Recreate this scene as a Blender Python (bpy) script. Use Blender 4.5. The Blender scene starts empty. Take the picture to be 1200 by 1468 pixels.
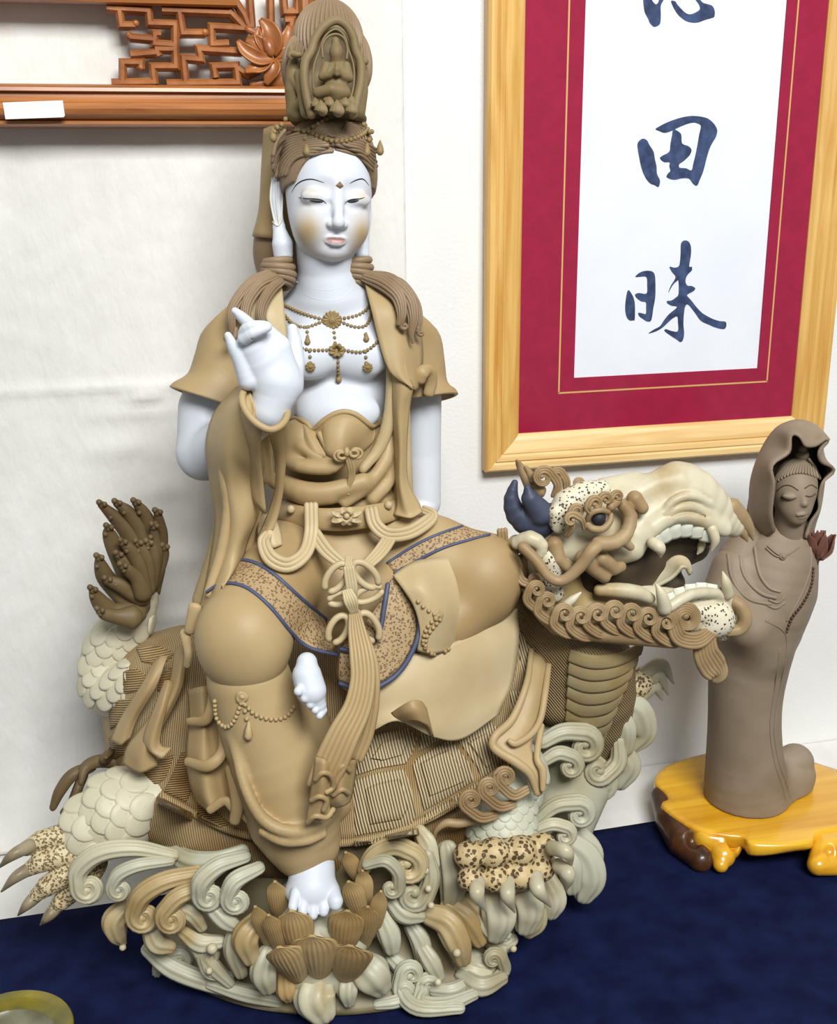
import bpy, math, random
import numpy as np
from mathutils import Vector, Matrix
from mathutils.bvhtree import BVHTree

# ------------------------------------------------------------------ camera, world, light
SCN = bpy.context.scene
COL = SCN.collection
F_PX = 1548.0                       # focal length in pixels of the 1200x1468 frame
CAMZ = 0.88                         # camera height above the table top (metres)
def _cr(px, py): return np.array([px - 600.0, -(py - 734.0), -F_PX])
_dn = _cr(658, 5850); _up = -_dn / np.linalg.norm(_dn)
_rx = _cr(7542, 187); _rx = _rx - _up * (_rx @ _up); _rx /= np.linalg.norm(_rx)
_yy = np.cross(_up, _rx)
RCW = np.array([_rx, _yy, _up])     # camera -> world rotation (world: X along wall, Y into wall, Z up)
CAM = np.array([0.0, 0.0, CAMZ])
cam_data = bpy.data.cameras.new('camera')
cam_data.sensor_fit = 'VERTICAL'; cam_data.sensor_height = 24.0
cam_data.lens = F_PX / 1468.0 * 24.0
cam_data.clip_start = 0.02
cam = bpy.data.objects.new('camera', cam_data); COL.objects.link(cam)
M4 = Matrix([list(RCW[0]) + [0], list(RCW[1]) + [0], list(RCW[2]) + [CAMZ], [0, 0, 0, 1]])
cam.matrix_world = M4
SCN.camera = cam

W = bpy.data.worlds.new('world'); SCN.world = W; W.use_nodes = True
W.node_tree.nodes['Background'].inputs[0].default_value = (0.93, 0.97, 1.0, 1)
W.node_tree.nodes['Background'].inputs[1].default_value = 0.24
def area(name, loc, target, size, power, col=(1, 1, 1)):
    l = bpy.data.lights.new(name, 'AREA'); l.shape = 'RECTANGLE'; l.size = size[0]; l.size_y = size[1]
    l.energy = power; l.color = col
    o = bpy.data.objects.new(name, l); COL.objects.link(o)
    o.location = loc
    o.rotation_euler = (Vector(target) - Vector(loc)).to_track_quat('-Z', 'Y').to_euler()
    return o
area('ceiling_lamp', (0.5, -1.35, 2.75), (0.25, 1.2, 0.4), (1.8, 1.0), 172, (0.985, 0.993, 1.0))
SCN.view_settings.view_transform = 'Standard'
SCN.view_settings.look = 'None'
SCN.view_settings.gamma = 1.0
SCN.view_settings.use_curve_mapping = False
SCN.view_settings.exposure = -0.1

# ------------------------------------------------------------------ pixel <-> place
Y0 = 1.15                            # centre plane of the statue; d is the offset from it (+ towards the wall)
ER = RCW @ np.array([1.0, 0, 0]); EU = RCW @ np.array([0, 1.0, 0]); EF = RCW @ np.array([0, 0, 1.0])   # right, up, towards viewer
def V(px, py, d=0.0):
    r = RCW @ _cr(px, py)
    return CAM + r * ((Y0 + d) / r[1])
def G(px, py, z=0.0):
    r = RCW @ _cr(px, py)
    return CAM + r * ((z - CAMZ) / r[2])
def sc(p):                           # metres per pixel at a point
    return float(-(p - CAM) @ EF) / F_PX
def rayd(px, py):
    r = RCW @ _cr(px, py); return r / np.linalg.norm(r)

# ------------------------------------------------------------------ materials
def lin(c):
    return tuple((x / 255 / 12.92) if x / 255 <= 0.04045 else ((x / 255 + 0.055) / 1.055) ** 2.4 for x in c)
MATS = {}
def mat(name, rgb, rough=0.6, var=None, vscale=8.0, bump=0.0, bscale=60.0, spec=0.35, lo=0.35, hi=0.7, detail=4, coat=0.0, stretch=None):
    if name in MATS: return MATS[name]
    m = bpy.data.materials.new(name); m.use_nodes = True
    nt = m.node_tree; b = nt.nodes['Principled BSDF']
    b.inputs['Roughness'].default_value = rough
    b.inputs['Specular IOR Level'].default_value = spec
    if coat: b.inputs['Coat Weight'].default_value = coat; b.inputs['Coat Roughness'].default_value = 0.15
    c = lin(rgb) + (1,)
    b.inputs['Base Color'].default_value = c
    tc = nt.nodes.new('ShaderNodeTexCoord')
    vec = tc.outputs['Object']
    if stretch:
        mp = nt.nodes.new('ShaderNodeMapping'); mp.inputs['Scale'].default_value = stretch
        nt.links.new(vec, mp.inputs[0]); vec = mp.outputs[0]
    if var is not None:
        n = nt.nodes.new('ShaderNodeTexNoise'); n.inputs['Scale'].default_value = vscale; n.inputs['Detail'].default_value = detail
        nt.links.new(vec, n.inputs['Vector'])
        r = nt.nodes.new('ShaderNodeValToRGB')
        r.color_ramp.elements[0].position = lo; r.color_ramp.elements[0].color = lin(var) + (1,)
        r.color_ramp.elements[1].position = hi; r.color_ramp.elements[1].color = c
        nt.links.new(n.outputs[0], r.inputs[0]); nt.links.new(r.outputs[0], b.inputs['Base Color'])
    if bump:
        n2 = nt.nodes.new('ShaderNodeTexNoise'); n2.inputs['Scale'].default_value = bscale; n2.inputs['Detail'].default_value = 5
        nt.links.new(vec, n2.inputs['Vector'])
        bp = nt.nodes.new('ShaderNodeBump'); bp.inputs['Strength'].default_value = bump; bp.inputs['Distance'].default_value = 0.002
        nt.links.new(n2.outputs[0], bp.inputs['Height']); nt.links.new(bp.outputs[0], b.inputs['Normal'])
    MATS[name] = m
    return m

# ------------------------------------------------------------------ mesh helpers
def mesh_from(name, v, faces, smooth=True, uv=None):
    """v (n,3) array; faces: (m,4) int array or list of tuples"""
    me = bpy.data.meshes.new(name)
    v = np.asarray(v, dtype=np.float32)
    if isinstance(faces, np.ndarray) and faces.size:
        k = faces.shape[1]; m = faces.shape[0]
        me.vertices.add(len(v)); me.vertices.foreach_set('co', v.ravel())
        me.loops.add(m * k); me.loops.foreach_set('vertex_index', faces.astype(np.int32).ravel())
        me.polygons.add(m); me.polygons.foreach_set('loop_start', np.arange(0, m * k, k, dtype=np.int32))
        me.polygons.foreach_set('loop_total', np.full(m, k, dtype=np.int32))
        me.update(calc_edges=True)
    else:
        me.from_pydata([tuple(map(float, p)) for p in v], [], [tuple(int(i) for i in f) for f in faces]); me.update()
    me.polygons.foreach_set('use_smooth', np.full(len(me.polygons), bool(smooth), dtype=bool))
    if uv is not None:
        ul = me.uv_layers.new(name='UVMap')
        idx = np.zeros(len(me.loops), dtype=np.int32); me.loops.foreach_get('vertex_index', idx)
        ul.data.foreach_set('uv', np.asarray(uv, dtype=np.float32)[idx].ravel())
    return me
def obj(name, me, m=None, parent=None, kind=None, label=None):
    o = bpy.data.objects.new(name, me); COL.objects.link(o)
    if m is not None: me.materials.clear(); me.materials.append(m)
    if parent is not None: setparent(o, parent)
    if kind: o['kind'] = kind
    if label: o['label'] = label
    return o
ORIG = {}
def setparent(o, p):
    o.parent = p
    if p.parent is None: o.matrix_parent_inverse = Matrix.Translation(-Vector(p.location))
def thing(name, loc, label, cat, group=None):
    o = bpy.data.objects.new(name, None); COL.objects.link(o); o.location = Vector(loc)
    o.empty_display_size = 0.05
    o['label'] = label; o['category'] = cat
    if group: o['group'] = group
    return o
class MB:
    """collects pieces (v, quad faces) into one mesh"""
    def __init__(s): s.v = []; s.f = []; s.u = []; s.n = 0
    def add(s, v, f, uv=None):
        v = np.asarray(v, dtype=np.float64); f = np.asarray(f, dtype=np.int64)
        s.v.append(v); s.f.append(f + s.n); s.n += len(v)
        s.u.append(np.zeros((len(v), 2)) if uv is None else np.asarray(uv))
        return s
    def mesh(s, name='m', smooth=True): return mesh_from(name, np.concatenate(s.v), np.concatenate(s.f), smooth, np.concatenate(s.u))
    def build(s, name, m, parent=None, kind=None, label=None, smooth=True): return obj(name, s.mesh(name, smooth), m, parent, kind, label)

def crom(P, res=6, closed=False):
    P = np.asarray(P, dtype=float); n = len(P)
    if n < 3 and not closed:
        t = np.linspace(0, 1, res + 1)[:, None]; return P[0] * (1 - t) + P[1] * t
    if closed: Q = np.concatenate([P[-1:], P, P[:2]])
    else: Q = np.concatenate([2 * P[:1] - P[1:2], P, 2 * P[-1:] - P[-2:-1]])
    out = []
    segs = n if closed else n - 1
    t = np.linspace(0, 1, res, endpoint=False)[:, None]
    for i in range(segs):
        a, b, c, d = Q[i], Q[i + 1], Q[i + 2], Q[i + 3]
        out.append(0.5 * ((2 * b) + (-a + c) * t + (2 * a - 5 * b + 4 * c - d) * t ** 2 + (-a + 3 * b - 3 * c + d) * t ** 3))
    if not closed: out.append(P[-1:])
    return np.concatenate(out)
def pxpath(pts, res=6, closed=False):
    """pts: (px,py,d[,r]) -> world pts, radii(m)"""
    A = np.array([tuple(p) + (1.0,) * (4 - len(p)) for p in pts], dtype=float)
    A = crom(A, res, closed)
    P = np.array([V(a[0], a[1], a[2]) for a in A])
    R = np.array([max(a[3], 0.05) * sc(p) for a, p in zip(A, P)])
    return P, R
def frames(P, nrm=None, closed=False):
    T = np.zeros_like(P)
    if closed: T = np.roll(P, -1, 0) - np.roll(P, 1, 0)
    else: T[1:-1] = P[2:] - P[:-2]; T[0] = P[1] - P[0]; T[-1] = P[-1] - P[-2]
    T /= np.linalg.norm(T, axis=1)[:, None] + 1e-12
    if nrm is None:                      # normal faces the viewer as far as it can
        N = np.tile(EF, (len(P), 1))
    else: N = np.tile(np.asarray(nrm, float), (len(P), 1)) if np.ndim(nrm) == 1 else np.asarray(nrm, float)
    N = N - T * np.sum(N * T, 1)[:, None]
    l = np.linalg.norm(N, axis=1)
    for i in range(len(P)):
        if l[i] < 0.15:
            N[i] = N[i - 1] - T[i] * (N[i - 1] @ T[i]) if i else np.cross(T[i], [0.3, 0.5, 0.8])
            l[i] = np.linalg.norm(N[i]) + 1e-9
    N /= np.linalg.norm(N, axis=1)[:, None]
    B = np.cross(T, N)
    return T, N, B
def sweep(P, R, n=12, flat=1.0, nrm=None, ribs=0, ramp=0.12, closed=False, cap=True, prof=None):
    """tube; R: radius across (binormal), flat: thickness factor along normal. returns v,f,uv"""
    P = np.asarray(P); R = np.asarray(R) * np.ones(len(P))
    if cap and not closed:               # rounded ends
        T0 = P[0] - P[1]; T0 /= np.linalg.norm(T0) + 1e-9; T1 = P[-1] - P[-2]; T1 /= np.linalg.norm(T1) + 1e-9
        fl = min(flat, 1.0)
        k = [(0.98, 0.08), (0.85, 0.5), (0.5, 0.82)]
        P = np.concatenate([[P[0] + T0 * R[0] * fl * a for a, b in k], P, [P[-1] + T1 * R[-1] * fl * a for a, b in k[::-1]]])
        R = np.concatenate([[R[0] * b for a, b in k], R, [R[-1] * b for a, b in k[::-1]]])
    if nrm is not None and np.ndim(nrm) == 2 and len(nrm) != len(P):
        q = (len(P) - len(nrm)) // 2; nrm = np.concatenate([np.repeat(nrm[:1], q, 0), nrm, np.repeat(nrm[-1:], q, 0)])
    T, N, B = frames(P, nrm, closed)
    th = np.linspace(0, 2 * np.pi, n, endpoint=False)
    if prof is not None: a, b = prof(th)
    else:
        m = 1.0 + (ramp * np.cos(ribs * th) if ribs else 0 * th)
        a = np.cos(th) * m; b = np.sin(th) * m
    v = P[:, None, :] + R[:, None, None] * (B[:, None, :] * a[None, :, None] + N[:, None, :] * (b * flat)[None, :, None])
    m = len(P); v = v.reshape(-1, 3)
    i = np.arange(m if closed else m - 1)[:, None]; j = np.arange(n)[None, :]
    i2 = (i + 1) % m
    f = np.stack([i * n + j, i * n + (j + 1) % n, i2 * n + (j + 1) % n, i2 * n + j], -1).reshape(-1, 4)
    L = np.concatenate([[0], np.cumsum(np.linalg.norm(np.diff(P, axis=0), axis=1))])
    uv = np.stack([np.tile(th / (2 * np.pi), m), np.repeat(L, n)], 1)
    if cap and not closed:
        c0 = len(v); v = np.concatenate([v, P[:1], P[-1:]]); uv = np.concatenate([uv, uv[:1], uv[-1:]])
        jj = np.arange(n); e = (m - 1) * n
        f = np.concatenate([f, np.stack([np.full(n, c0), (jj + 1) % n, jj, jj], 1)[:, [0, 1, 2, 2]], np.stack([np.full(n, c0 + 1), e + jj, e + (jj + 1) % n, e + (jj + 1) % n], 1)])
        # turn degenerate quads into proper ones by merging pairs of fan triangles
        q = f[:-2 * n]; A = []
        for base, off, rev in ((c0, 0, True), (c0 + 1, e, False)):
            for k in range(0, n, 2):
                t = [base, off + k, off + (k + 1) % n, off + (k + 2) % n]
                A.append(t[::-1] if rev else t)
        f = np.concatenate([q, np.array(A)])
    return v, f, uv
def tube(pts, n=12, res=6, **kw):
    P, R = pxpath(pts, res, kw.get('closed', False)); return sweep(P, R, n, **kw)
def cords(pts, k=4, res=6, n=8, nrm=None, over=1.25, arch=0.0, flat=1.0):
    """k parallel cords side by side; the 4th entry is the half width in px"""
    P, R = pxpath(pts, res); T, N, B = frames(P, nrm)
    mb = MB()
    for i in range(k):
        t = (i + 0.5) / k * 2 - 1
        r = R / k * over
        c = P + B * (R * t * (1 - 1 / k * 0.3))[:, None] + N * (R * arch * (1 - t * t))[:, None]
        mb.add(*sweep(c, r, n, flat=flat, nrm=N))
    return mb
def ellip(c, r, n=16, m=10, ax=None):
    """r in metres along ax rows (default screen right/up/viewer)"""
    A = np.array([ER, EU, EF]) if ax is None else np.asarray(ax)
    th = np.linspace(0, 2 * np.pi, n, endpoint=False); ph = np.linspace(0, np.pi, m + 1)[1:-1]
    v = [np.array([0, 1.0, 0])]
    P = np.stack([np.cos(th)[None] * np.sin(ph)[:, None], np.repeat(np.cos(ph)[:, None], n, 1), -np.sin(th)[None] * np.sin(ph)[:, None]], -1).reshape(-1, 3)
    P = np.concatenate([[[0, 1, 0]], P, [[0, -1, 0]]])
    v = np.asarray(c) + (P * np.asarray(r)) @ A
    f = []
    for k in range(0, n, 2): f.append([0, 1 + k, 1 + (k + 1) % n, 1 + (k + 2) % n])
    j = np.arange(n)
    for i in range(m - 2):
        f += np.stack([1 + i * n + j, 1 + (i + 1) * n + j, 1 + (i + 1) * n + (j + 1) % n, 1 + i * n + (j + 1) % n], 1).tolist()
    e = 1 + (m - 2) * n; L = len(P) - 1
    for k in range(0, n, 2): f.append([L, e + (k + 2) % n, e + (k + 1) % n, e + k])
    return v, np.array(f)
def ball(px, py, d, r, sq=(1, 1, 1), n=12, m=8):
    c = V(px, py, d); s = sc(c) * r
    return ellip(c, (s * sq[0], s * sq[1], s * sq[2]), n, m)
def beads(P, r, n=6, m=5, gap=1.9):
    """balls along a world polyline"""
    L = np.concatenate([[0], np.cumsum(np.linalg.norm(np.diff(P, axis=0), axis=1))])
    k = max(2, int(L[-1] / (r * gap)))
    mb = MB()
    for s in np.linspace(0, L[-1], k):
        c = np.array([np.interp(s, L, P[:, i]) for i in range(3)])
        mb.add(*ellip(c, (r, r, r), n, m))
    return mb
def grid_sheet(rows, res=5, thick=3.0, closed_u=False, res2=None, flip=False):
    """rows: list of rows of (px,py,d); smooth surface through them, given thickness (px)"""
    A = np.array(rows, dtype=float)
    A = np.stack([crom(r, res, closed_u) for r in A])
    A = np.stack([crom(A[:, j], res2 or res) for j in range(A.shape[1])], 1)
    h, w = A.shape[:2]
    Pn = np.array([V(*a) for a in A.reshape(-1, 3)]).reshape(h, w, 3)
    return solid(Pn, thick, closed_u, flip)
def solid(Pn, thick, closed_u=False, flip=False):
    h, w = Pn.shape[:2]
    if closed_u: du = np.roll(Pn, -1, 1) - np.roll(Pn, 1, 1)
    else: du = np.gradient(Pn, axis=1)
    dv = np.gradient(Pn, axis=0)
    Nn = np.cross(du, dv); Nn /= np.linalg.norm(Nn, axis=2)[..., None] + 1e-12
    if (np.mean(Nn, (0, 1)) @ EF < 0) != flip: Nn = -Nn
    t = thick * sc(Pn.reshape(-1, 3).mean(0))
    top = Pn.reshape(-1, 3); bot = (Pn - Nn * t).reshape(-1, 3)
    nn = h * w
    i = np.arange(h - 1)[:, None]; j = np.arange(w if closed_u else w - 1)[None, :]
    j2 = (j + 1) % w
    q = np.stack([i * w + j, i * w + j2, (i + 1) * w + j2, (i + 1) * w + j], -1).reshape(-1, 4)
    f = [q, q[:, ::-1] + nn]
    def rim(idx):
        a = idx[:-1]; b = idx[1:]
        return np.stack([b, a, a + nn, b + nn], 1)
    if closed_u:
        r0 = np.arange(w + 1) % w; f.append(rim(r0)); f.append(rim(((h - 1) * w + r0)[::-1]))
    else:
        border = list(range(w)) + [k * w + w - 1 for k in range(1, h)] + [(h - 1) * w + k for k in range(w - 2, -1, -1)] + [k * w for k in range(h - 2, -1, -1)]
        f.append(rim(np.array(border)))
    uu, vv = np.meshgrid(np.linspace(0, 1, w), np.linspace(0, 1, h))
    uv = np.stack([uu.ravel(), vv.ravel()], 1)
    return np.concatenate([top, bot]), np.concatenate(f), np.concatenate([uv, uv])

# ------------------------------------------------------------------ sculpting by distance fields
class Clay:
    def __init__(s, vox):
        s.vox = vox; s.ops = []
    def _push(s, kind, fn, lo, hi, k): s.ops.append((kind, fn, np.asarray(lo, float), np.asarray(hi, float), k)); return s
    def chain(s, pts, k=6, res=0, sub=False, flat=1.0, nrm=None):
        """pts (px,py,d,r): round chain; k blend in px"""
        if res: P, R = pxpath(pts, res)
        else:
            P = np.array([V(*p[:3]) for p in pts]); R = np.array([p[3] * sc(q) for p, q in zip(pts, P)])
        if len(P) == 1: P = np.repeat(P, 2, 0); R = np.repeat(R, 2)
        kk = k * sc(P.mean(0))
        nv = EF if nrm is None else np.asarray(nrm, float)
        def fn(X):
            d = None
            for i in range(len(P) - 1):
                ab = P[i + 1] - P[i]; pa = X - P[i]
                if flat != 1.0:
                    pa = pa + nv * ((pa @ nv) * (1 / flat - 1))[..., None]
                    ab = ab + nv * ((ab @ nv) * (1 / flat - 1))
                L = ab @ ab
                t = np.clip((pa @ ab) / (L + 1e-12), 0, 1)
                q = pa - t[..., None] * ab
                e = np.sqrt(np.einsum('...i,...i', q, q)) - (R[i] + (R[i + 1] - R[i]) * t)
                if flat < 1.0: e = e * max(flat, 0.35)
                d = e if d is None else np.minimum(d, e)
            return d
        m = R.max() * max(1.0, flat) + kk
        return s._push('sub' if sub else 'add', fn, P.min(0) - m, P.max(0) + m, kk)
    def ell(s, px, py, d, r, k=6, sub=False, rot=0.0, yaw=0.0, pitch=0.0):
        """ellipsoid; r px along right/up/viewer; rot: roll in the screen (deg), yaw about up, pitch about right"""
        c = V(px, py, d); u = sc(c); rr = np.array(r, float) * u; kk = k * u
        A = np.array([ER, EU, EF])
        a = math.radians(rot); y = math.radians(yaw); p = math.radians(pitch)
        Rz = np.array([[math.cos(a), math.sin(a), 0], [-math.sin(a), math.cos(a), 0], [0, 0, 1]])
        Ry = np.array([[math.cos(y), 0, -math.sin(y)], [0, 1, 0], [math.sin(y), 0, math.cos(y)]])
        Rx = np.array([[1, 0, 0], [0, math.cos(p), math.sin(p)], [0, -math.sin(p), math.cos(p)]])
        A = Rz @ Ry @ Rx @ A
        def fn(X):
            q = (X - c) @ A.T
            k0 = np.sqrt(np.sum((q / rr) ** 2, -1)); k1 = np.sqrt(np.sum((q / rr ** 2) ** 2, -1))
            return k0 * (k0 - 1) / (k1 + 1e-9)
        ext = np.sqrt(((A * rr[:, None]) ** 2).sum(0)) + kk
        return s._push('sub' if sub else 'add', fn, c - ext, c + ext, kk)
    def ellw(s, c, r, A, k, sub=False):
        c = np.asarray(c); rr = np.asarray(r, float); A = np.asarray(A)
        def fn(X):
            q = (X - c) @ A.T
            k0 = np.sqrt(np.sum((q / rr) ** 2, -1)); k1 = np.sqrt(np.sum((q / rr ** 2) ** 2, -1))
            return k0 * (k0 - 1) / (k1 + 1e-9)
        ext = np.sqrt(((A * rr[:, None]) ** 2).sum(0)) + k
        return s._push('sub' if sub else 'add', fn, c - ext, c + ext, k)
    def chainw(s, P, R, k, sub=False):
        P = np.asarray(P); R = np.asarray(R)
        def fn(X):
            d = None
            for i in range(len(P) - 1):
                ab = P[i + 1] - P[i]; pa = X - P[i]
                t = np.clip((pa @ ab) / (ab @ ab + 1e-12), 0, 1); q = pa - t[..., None] * ab
                e = np.sqrt(np.einsum('...i,...i', q, q)) - (R[i] + (R[i + 1] - R[i]) * t)
                d = e if d is None else np.minimum(d, e)
            return d
        m = R.max() + k
        return s._push('sub' if sub else 'add', fn, P.min(0) - m, P.max(0) + m, k)
    def cutz(s, z, k=0.001):
        return s._push('sub', lambda X: X[..., 2] - z, np.array([-9., -9., -9.]), np.array([9., 9., z + 0.01]), k)
    def groove(s, pts, k=3, res=4):
        """carve a soft groove; pts (px,py,d,r) in space"""
        return s.chain(pts, k, res, sub=True)
    def wgroove(s, P, r, k=3):
        P = np.asarray(P); u = sc(P.mean(0)); rr = r * u; kk = k * u
        def fn(X):
            d = None
            for i in range(len(P) - 1):
                ab = P[i + 1] - P[i]; pa = X - P[i]
                t = np.clip((pa @ ab) / (ab @ ab + 1e-12), 0, 1); q = pa - t[..., None] * ab
                e = np.sqrt(np.einsum('...i,...i', q, q)) - rr
                d = e if d is None else np.minimum(d, e)
            return d
        return s._push('sub', fn, P.min(0) - rr - kk, P.max(0) + rr + kk, kk)
    def field(s):
        lo = np.min([o[2] for o in s.ops if o[0] == 'add'], 0) - 3 * s.vox; hi = np.max([o[3] for o in s.ops if o[0] == 'add'], 0) + 3 * s.vox
        n = np.ceil((hi - lo) / s.vox).astype(int) + 1
        Fd = np.full(n, 1.0, dtype=np.float32)
        ax = [lo[i] + s.vox * np.arange(n[i]) for i in range(3)]
        for kind, fn, a, b, k in s.ops:
            i0 = np.clip(np.floor((a - lo) / s.vox).astype(int) - 2, 0, n); i1 = np.clip(np.ceil((b - lo) / s.vox).astype(int) + 3, 0, n)
            if np.any(i1 <= i0): continue
            sl = tuple(slice(i0[j], i1[j]) for j in range(3))
            X = np.stack(np.meshgrid(ax[0][sl[0]], ax[1][sl[1]], ax[2][sl[2]], indexing='ij'), -1)
            d = fn(X).astype(np.float32); c = Fd[sl]
            if kind == 'add':
                h = np.maximum(k - np.abs(c - d), 0) / max(k, 1e-9); Fd[sl] = np.minimum(c, d) - h * h * k / 4
            else:
                d = -d; h = np.maximum(k - np.abs(c - d), 0) / max(k, 1e-9); Fd[sl] = np.maximum(c, d) + h * h * k / 4
        return Fd, lo
    def mesh(s, name='clay', smooth=1):
        Fd, lo = s.field()
        v, f = surfnet(Fd, lo, s.vox)
        for _ in range(smooth): v = lap(v, f, 0.5)
        return mesh_from(name, v, f)
    def build(s, name, m, parent=None, label=None, smooth=1):
        return obj(name, s.mesh(name, smooth), m, parent, None, label)
def surfnet(Fd, lo, h):
    n = np.array(Fd.shape); ins = Fd < 0
    c = n - 1
    acc = np.zeros(tuple(c) + (3,), dtype=np.float32); cnt = np.zeros(tuple(c), dtype=np.float32)
    def cell(o): return tuple(slice(o[j], o[j] + c[j]) for j in range(3))
    corners = [(a, b, d) for a in (0, 1) for b in (0, 1) for d in (0, 1)]
    for p in corners:
        for axx in range(3):
            if p[axx]: continue
            q = list(p); q[axx] = 1
            fa = Fd[cell(p)]; fb = Fd[cell(q)]
            x = (fa < 0) != (fb < 0)
            t = np.where(x, fa / np.where(x, fa - fb, 1), 0)
            for j in range(3): acc[..., j] += x * (p[j] + (t if j == axx else 0))
            cnt += x
    act = cnt > 0
    ids = np.full(tuple(c), -1, dtype=np.int64); ids[act] = np.arange(act.sum())
    ii = np.argwhere(act)
    v = lo + h * (ii + acc[act] / cnt[act][:, None])
    fs = []
    for axx in range(3):
        o1, o2 = (axx + 1) % 3, (axx + 2) % 3
        sa = [slice(0, n[j]) for j in range(3)]; sb = list(sa); sa[axx] = slice(0, n[axx] - 1); sb[axx] = slice(1, n[axx])
        a = ins[tuple(sa)]; b = ins[tuple(sb)]
        e = np.argwhere(a != b)
        e = e[(e[:, o1] > 0) & (e[:, o2] > 0) & (e[:, o1] < n[o1] - 1) & (e[:, o2] < n[o2] - 1)]
        sg = a[tuple(e.T)]
        def cid(d1, d2):
            q = e.copy(); q[:, o1] -= d1; q[:, o2] -= d2; return ids[tuple(q.T)]
        q = np.stack([cid(1, 1), cid(0, 1), cid(0, 0), cid(1, 0)], 1)
        q[~sg] = q[~sg][:, ::-1]
        fs.append(q)
    f = np.concatenate(fs); f = f[(f >= 0).all(1)]
    return v, f
def lap(v, f, w=0.5):
    s = np.zeros_like(v); c = np.zeros(len(v))
    for a, b in ((0, 1), (1, 2), (2, 3), (3, 0)):
        for x, y in ((a, b), (b, a)):
            for j in range(3): s[:, j] += np.bincount(f[:, x], v[f[:, y], j], len(v))
            c += np.bincount(f[:, x], minlength=len(v))
    return v * (1 - w) + w * s / np.maximum(c, 1)[:, None]

# ------------------------------------------------------------------ pinning details onto surfaces already modelled
class Skin:
    def __init__(s, *objs):
        V_, F_ = [], []; n = 0
        for o in objs:
            me = o.data if hasattr(o, 'data') else o
            a = np.zeros(len(me.vertices) * 3, dtype=np.float32); me.vertices.foreach_get('co', a); a = a.reshape(-1, 3)
            V_.append(a); F_ += [tuple(i + n for i in p.vertices) for p in me.polygons]; n += len(a)
        s.t = BVHTree.FromPolygons([tuple(map(float, p)) for p in np.concatenate(V_)], F_)
    def hit(s, px, py):
        r = rayd(px, py); h = s.t.ray_cast(Vector(CAM), Vector(r), 5.0)
        return (None, None) if h[0] is None else (np.array(h[0]), np.array(h[1]))
    def path(s, pts, lift=1.0, res=6, closed=False, smooth=2, d0=0.0):
        """pts (px,py[,r]) -> world points on the surface, radii, normals"""
        A = np.array([tuple(p) + (1.0,) * (3 - len(p)) for p in pts], float); A = crom(A, res, closed)
        P = []; N = []; last = None
        for a in A:
            p, n = s.hit(a[0], a[1]); P.append(p); N.append(n)
        ok = [i for i, p in enumerate(P) if p is not None]
        for i in range(len(P)):
            if P[i] is None:
                if ok:
                    j = min(ok, key=lambda q: abs(q - i)); y = P[j][1] - Y0; N[i] = N[j]
                else: y = d0; N[i] = EF
                P[i] = V(A[i][0], A[i][1], y)
        P = np.array(P); N = np.array(N)
        if (N * EF).sum(1).mean() < 0: N = -N
        for _ in range(smooth):
            if len(P) > 4:
                for arr in (P, N): arr[1:-1] = 0.25 * arr[:-2] + 0.5 * arr[1:-1] + 0.25 * arr[2:]
        N /= np.linalg.norm(N, axis=1)[:, None] + 1e-9
        u = np.array([sc(p) for p in P])
        return P + N * (lift * u)[:, None], A[:, 2] * u, N

def scroll(pts, r, turn=1, turns=1.4, tip=0.45, k=None, n=10, flat=1.0, ribs=0, cone=0.0, res=6, shrink=0.28, ball_end=True, over=1.25, ramp=0.12):
    """a tail along pts (px,py,d,r) that ends in a flat spiral of radius r px. turn=+1 clockwise on screen."""
    A = np.array(pts, float); A = crom(A, res)
    T = A[-1, :2] - A[-2, :2]; T /= np.linalg.norm(T)
    Nn = np.array([-T[1], T[0]]) * turn            # screen y is down: this is clockwise for +1
    c = A[-1, :2] + Nn * r
    a0 = math.atan2(*( (A[-1, :2] - c)[::-1]))
    m = int(14 * turns) + 2
    out = []
    for i in range(1, m + 1):
        t = i / m; ang = a0 + turn * t * turns * 2 * math.pi
        rr = r * (1 - t * (1 - shrink)); rad = A[-1, 3] * (1 - t * (1 - tip))
        out.append((c[0] + rr * math.cos(ang), c[1] + rr * math.sin(ang), A[-1, 2] - cone * t, rad))
    A = np.concatenate([A, np.array(out)])
    P = np.array([V(*a[:3]) for a in A]); R = np.array([a[3] * sc(p) for a, p in zip(A, P)])
    mb = MB()
    if k:
        Tn, N, B = frames(P)
        for i in range(k):
            t = (i + 0.5) / k * 2 - 1
            mb.add(*sweep(P + B * (R * t * 0.85)[:, None], R / k * over, 8, nrm=N, flat=flat * 1.3))
    else: mb.add(*sweep(P, R, n, flat=flat, ribs=ribs, ramp=ramp))
    if ball_end:
        mb.add(*ellip(P[-1], [R[-1] * 1.35] * 3, 10, 7))
    return mb
# ------------------------------------------------------------------ the setting
YW = 1.40                            # wall
def box(x0, x1, y0, y1, z0, z1):
    v = np.array([[x, y, z] for z in (z0, z1) for y in (y0, y1) for x in (x0, x1)])
    f = np.array([[0, 2, 3, 1], [4, 5, 7, 6], [0, 1, 5, 4], [2, 6, 7, 3], [0, 4, 6, 2], [1, 3, 7, 5]])
    return v, f
m_wall = mat('white_plaster', (233, 232, 228), 0.8, (226, 225, 220), 5, 0.25, 220)
m_cloth = mat('white_fabric', (229, 227, 220), 0.85, (219, 217, 209), 14, 1.0, 85, stretch=(1, 1, 0.4))
m_table = mat('white_tablecloth', (232, 230, 224), 0.85, (222, 220, 213), 20, 0.3, 600)
m_navy = mat('navy_velvet', (24, 33, 72), 0.9, (9, 15, 44), 26, 0.5, 900, spec=0.1, lo=0.3, hi=0.8, detail=8)
m_floor = mat('grey_floor', (120, 116, 110), 0.6, (105, 100, 95), 3)
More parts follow.
